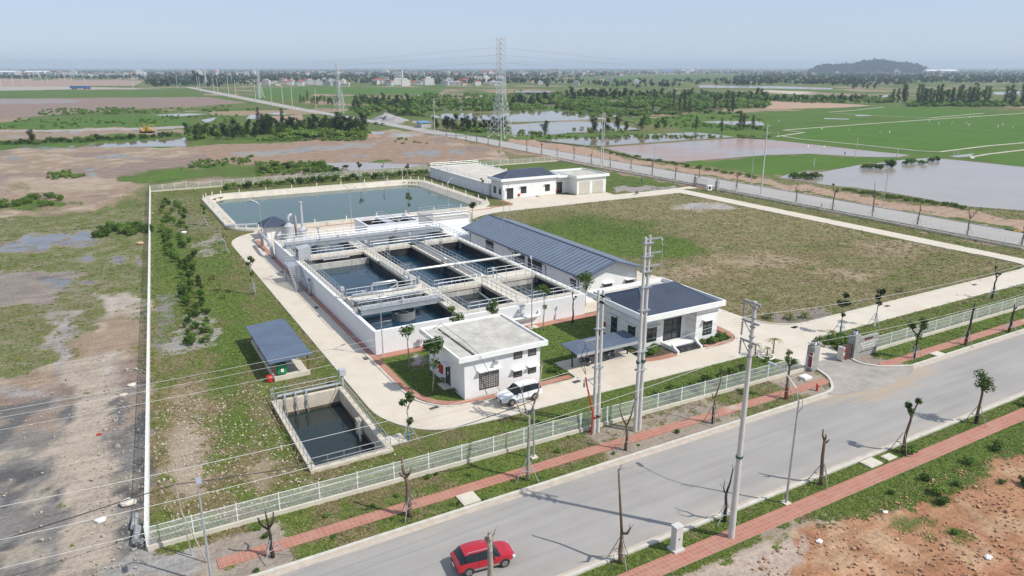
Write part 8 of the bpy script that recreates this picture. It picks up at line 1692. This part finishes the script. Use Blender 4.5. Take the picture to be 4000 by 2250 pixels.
block('f3', 1725, 222, 170, 60, 12, 1, 'long white factory roof right of the wooded hill', 0, mat('white_sheet_roof', (.75, .76, .77), .5)); block('f2', 1560, 222, 60, 30, 9, 1, 'blue roofed shed on the horizon right of centre', 0, mat('blue_sheet_roof', (.12, .28, .50), .5))
block('f0', 50, 240, 130, 40, 12, 1, 'long white factory at the left edge of the horizon', 0, MATS['white_sheet_roof']); block('f0', 385, 236, 100, 40, 11, 1, 'white factory shed at the left of the horizon', 0, MATS['white_sheet_roof']); block('f1', 278, 325, 13, 11, 10, 3, 'white house with a red roof standing tall in the near village', 0, M_rred); block('f1', 1310, 345, 9, 9, 14, 4, 'narrow white tower house at the edge of the far field', 0)
block('f2', 210, 440, 42, 9, 3.2, 1, 'long low grey shed among the trees beyond the ponds', 2, M_rgrey); block('f1', 900, 352, 14, 9, 4, 1, 'white shed on the edge of the far rice field')
b = thing('hut', 'small hut with a blue sheet roof by the gravel heap', 'hut', (165, 395, 0)); mb = MB(); mb.box(162, 168, 389, 396, 0, 2.8); mb.build('wall', M_hw[2], b); mb = MB(); mb.add([(161.5, 388.5, 2.8), (168.5, 388.5, 2.8), (168.5, 396.5, 3.3), (161.5, 396.5, 3.3), (161.5, 388.5, 2.9), (168.5, 388.5, 2.9), (168.5, 396.5, 3.4), (161.5, 396.5, 3.4)], [(4, 5, 6, 7), (0, 1, 5, 4), (1, 2, 6, 5), (2, 3, 7, 6), (3, 0, 4, 7), (3, 2, 1, 0)]); mb.build('roof', MATS['blue_sheet_roof'], b)
def heap(c, x, y, r, h, label, m):
    X, Y = CP(c, x, y); rg2 = random.Random(x); mb = MB(); n = 26; prev = None
    for i in range(7):
        f = i / 6; ring = [(X + r * (1 - f) * (1 + .16 * math.sin(3 * k + x) + rg2.uniform(-.06, .06)) * math.cos(k * 2 * math.pi / n), Y + r * (1 - f) * (1 + .16 * math.cos(2 * k + x)) * math.sin(k * 2 * math.pi / n), h * f ** .85 * (1 - .0 * f) - .05) for k in range(n)]; mb.v += ring
    for i in range(6):
        for k in range(n): a = i * n + k; b_ = i * n + (k + 1) % n; mb.f.append((a, b_, b_ + n, a + n)); mb.m.append(0)
    return tag(mb.build('gravel_heap', m, smooth=True), label, 'heap')
M_grav = mat('gravel', (.33, .32, .31), .95, .15, 1.0, bump=.05); heap('f1', 1320, 690, 10, 4.4, 'larger grey gravel heap at the road junction', M_grav); heap('f1', 1410, 700, 8, 3.0, 'smaller grey gravel heap beside the larger one', M_grav); heap('f1', 1460, 850, 7, 1.3, 'low grey gravel heap on the bare ground before the road', M_grav); heap('f1', 1140, 862, 6, 1.8, 'reddish earth heap at the edge of the pond belt', mat('earth', (.32, .21, .15), .95, .15, 1.0))
M_yel = mat('machine_yellow', (.50, .30, .05), .6)
def excavator(X, Y, ang, label):
    e = thing('excavator', label, 'excavator', (X, Y, 0), ang); LOC[e.name] = Vector((0, 0, 0))
    for s in (-1, 1): mb = MB(); mb.box(-1.8, 1.8, s * 1.1 - .3, s * 1.1 + .3, 0, .8); mb.build('track', M_rubber, e, bevel=.2)
    mb = MB(); mb.box(-1.9, 1.2, -1.2, 1.2, .9, 1.9); mb.build('body', M_yel, e, bevel=.08); mb = MB(); mb.box(-.1, 1.2, .1, 1.2, 1.9, 3.0); mb.build('cab', M_yel, e, bevel=.05); mb = MB(); mb.box(1.1, 1.22, .2, 1.1, 2.0, 2.9); mb.build('cab_window', M_cg, e)
    mb = MB(); mb.tube([(1.1, -.3, 1.7), (3.2, -.3, 4.2), (5.0, -.3, 3.6)], .22, 6); mb.build('boom', M_yel, e); mb = MB(); mb.tube([(5.0, -.3, 3.6), (5.4, -.3, 1.4)], .17, 6); mb.build('stick', M_yel, e); mb = MB(); mb.box(4.9, 5.9, -.8, .2, .5, 1.4); mb.build('bucket', M_steel, e)
X, Y = CP('f0', 1455, 822); excavator(X, Y, .3, 'left yellow excavator working beyond the hedge at the left'); X, Y = CP('f0', 1510, 822); excavator(X, Y, 2.6, 'right yellow excavator working beyond the hedge at the left')
X, Y = CP('f0', 815, 383); b = thing('truck', 'distant blue truck on the road across the plain at the left', 'truck', (X, Y, 0), YAW - R(90)); LOC[b.name] = Vector((0, 0, 0)); M_tb = mat('truck_blue', (.05, .16, .34), .5); mb = MB(); mb.box(-16, 10, -1.6, 1.6, 1.2, 5); mb.build('load_body', M_tb, b); mb = MB(); mb.box(10.5, 15, -1.6, 1.6, .8, 4.4); mb.build('cab', M_tb, b)
for k in (-12, -8, 6, 12): mb = MB(); mb.frus((k, -1.7, .9), (k, 1.7, .9), .9, .9, 10); mb.build('wheel', M_rubber, b)
# egrets in the rice
proto = None
for cx, cy in ((540, 795), (812, 808), (1128, 828), (1220, 831), (1622, 720), (1716, 745), (1848, 738), (1995, 742), (2020, 756), (2026, 680), (2313, 775), (2360, 755), (2462, 780), (108, 718), (400, 985), (560, 988)):
    X, Y = CP('f3', cx, cy)
    if proto is None:
        proto = thing('egret', 'white bird standing in the bright green rice field', 'bird', (X, Y, 0), 0, 'white birds in the rice'); LOC[proto.name] = Vector((0, 0, 0)); M_bird = mat('white_feather', (.85, .85, .84), .7)
        mb = MB(); mb.tube([(-.42, 0, .55), (-.15, 0, .62), (.12, 0, .66), (.25, 0, .85), (.2, 0, 1.05), (.32, 0, 1.14), (.42, 0, 1.1)], [.03, .15, .14, .05, .045, .06, .015], 8)
        for s in (-.06, .06): mb.tube([(0, s, .55), (-.05, s, .3), (0, s, 0)], .022, 4)
        mb.build('body', M_bird, proto, smooth=True); proto.scale = (1.5, 1.5, 1.5)
    else: dup(proto, (X, Y, 0), rg.random() * 6.28)
for i, (c, bx, by, tx, ty) in enumerate((('f3', 893, 965, 895, 865), ('f3', 1295, 1070, 1300, 985), ('f3', 872, 1075, 882, 1000), ('f3', 460, 1160, 465, 1075), ('f3', 1905, 1060, 1912, 985), ('f3', 1870, 1045, 1873, 975), ('f3', 100, 855, 98, 805), ('f2', 680, 810, 682, 715))):
    X, Y, h = HT(c, bx, by, c, tx, ty); mb = MB(); mb.frus((X, Y, 0), (X, Y, h), .16, .1, 6); tag(mb.build('field_post', M_polec), 'plain post standing on the banks of the fields at the right', 'post', 'posts on the field banks')
# ------------------------------------------------------------------ grass: real tufts over lawns and verges
def tufts(n, seed, dry, m, name, label):
    rs = np.random.RandomState(seed); px = rs.uniform(-150, 4150, n); py = 690 + 1560 * rs.rand(n) ** .85
    c, s = math.cos(YAW), math.sin(YAW); dx = (px - 2000) / F_PX; dy = (1125 - py) / F_PX; f = math.cos(PITCH) + math.sin(PITCH) * dy; z = -math.sin(PITCH) + math.cos(PITCH) * dy; t_ = -CAM_H / z
    X = (f * c + dx * s) * t_; Y = (f * s - dx * c) * t_
    ok = (X > -60) & (X < 200) & (Y > 5) & (Y < 330)
    ix = np.clip(np.searchsorted(gx, X), 0, len(gx) - 1); iy = np.clip(np.searchsorted(gy, Y), 0, len(gy) - 1)
    g = G[iy, ix] + (fbm(X * .3, Y * .3, 61) - .5) * .5 + (fbm(X * 1.1, Y * 1.1, 63) - .5) * .6
    d = DRY[iy, ix] + (fbm(X * .6, Y * .6, 65) - .5) * 1.2
    ok &= ~((X < -0.9 + (Y - 51) / 171 * 12.3) & (rs.rand(n) < .6))
    ok &= (g > .42) & ((d > .42) if dry else (d <= .46)) & (WET[iy, ix] < .2)
    for poly_ in HARD + [[(a, b), (c_, b), (c_, e), (a, e)] for a, c_, b, e in ((29, 39.5, 61, 71.5), (53.5, 65.5, 60.5, 73), (58, 70, 81, 121), (25, 56.5, 77, 132), (89.5, 121.5, 159, 173), (89, 108, 170, 211), (13, 17.7, 76, 90), PIT, (POND[0] - 1.4, POND[1] + 1.4, POND[2] - 1, POND[3] + 1.4), (42, 52.7, 61, 65.5), (-20, 152, 33.6, 44.6), (152, 166, -100, 330))]:
        a = np.array(poly_); lo = a.min(0); hi = a.max(0); q = ok & (X > lo[0]) & (X < hi[0]) & (Y > lo[1]) & (Y < hi[1])
        if not q.any(): continue
        i = np.nonzero(q)[0]; ins = inpoly(poly_, X[i], Y[i]); ok[i[ins]] = False
    X, Y = X[ok], Y[ok]; n = len(X); D = np.hypot(X, Y); nq = 3
    Xr = np.repeat(X, nq); Yr = np.repeat(Y, nq); S = np.clip(np.repeat(D, nq) * .0017, .12, .34) * rs.uniform(.6, 1.4, n * nq); a = rs.uniform(0, 6.283, n * nq)
    ux, uy = np.cos(a), np.sin(a); h = S * rs.uniform(.10, .42, n * nq); lx = rs.normal(size=n * nq) * S * .8; ly = rs.normal(size=n * nq) * S * .8
    Xr = Xr + rs.normal(size=n * nq) * S * .5; Yr = Yr + rs.normal(size=n * nq) * S * .5
    V = np.stack([np.stack([Xr - ux * S * .45, Yr - uy * S * .45, np.full(n * nq, -.02)], 1), np.stack([Xr + ux * S * .45, Yr + uy * S * .45, np.full(n * nq, -.02)], 1), np.stack([Xr + ux * S * .3 + lx, Yr + uy * S * .3 + ly, h], 1), np.stack([Xr - ux * S * .3 + lx, Yr - uy * S * .3 + ly, h * .8], 1)], 1).reshape(-1, 3)
    me = bpy.data.meshes.new(name); N_ = len(V); me.vertices.add(N_); me.vertices.foreach_set('co', V.astype(np.float32).ravel()); me.loops.add(N_); me.loops.foreach_set('vertex_index', np.arange(N_, dtype=np.int32)); me.polygons.add(N_ // 4); me.polygons.foreach_set('loop_start', np.arange(0, N_, 4, dtype=np.int32)); me.polygons.foreach_set('loop_total', np.full(N_ // 4, 4, np.int32)); me.update(); me.materials.append(m)
    o = bpy.data.objects.new(name, me); COL.objects.link(o); return stuff(o, label, 'grass')
tufts(230000, 1, False, leaf_mat('grass_blade', (0.098, 0.152, 0.027), (0.27, 0.335, 0.078)), 'grass', 'green grass tufts over the lawns and verges')
tufts(230000, 2, True, leaf_mat('dry_grass_blade', (0.19, 0.165, 0.068), (0.47, 0.385, 0.215)), 'dry_grass', 'dry straw coloured grass over the lawns')
# ------------------------------------------------------------------ air: one closed box of even haze round the scene
hz = MB(); hz.box(-6500, 9500, -400, 9500, -5, 95)
hm = bpy.data.materials.new('haze_air'); hm.use_nodes = True; t = hm.node_tree; t.nodes.clear()
vo = t.nodes.new('ShaderNodeVolumePrincipled'); vo.inputs['Color'].default_value = (0.72, 0.855, 1.0, 1); vo.inputs['Density'].default_value = 0.00013; vo.inputs['Anisotropy'].default_value = 0.1
mo = t.nodes.new('ShaderNodeOutputMaterial'); t.links.new(vo.outputs[0], mo.inputs['Volume'])
ho = hz.build('haze', hm); ho['kind'] = 'stuff'; ho['label'] = 'pale blue haze over the plain'; ho['category'] = 'haze'
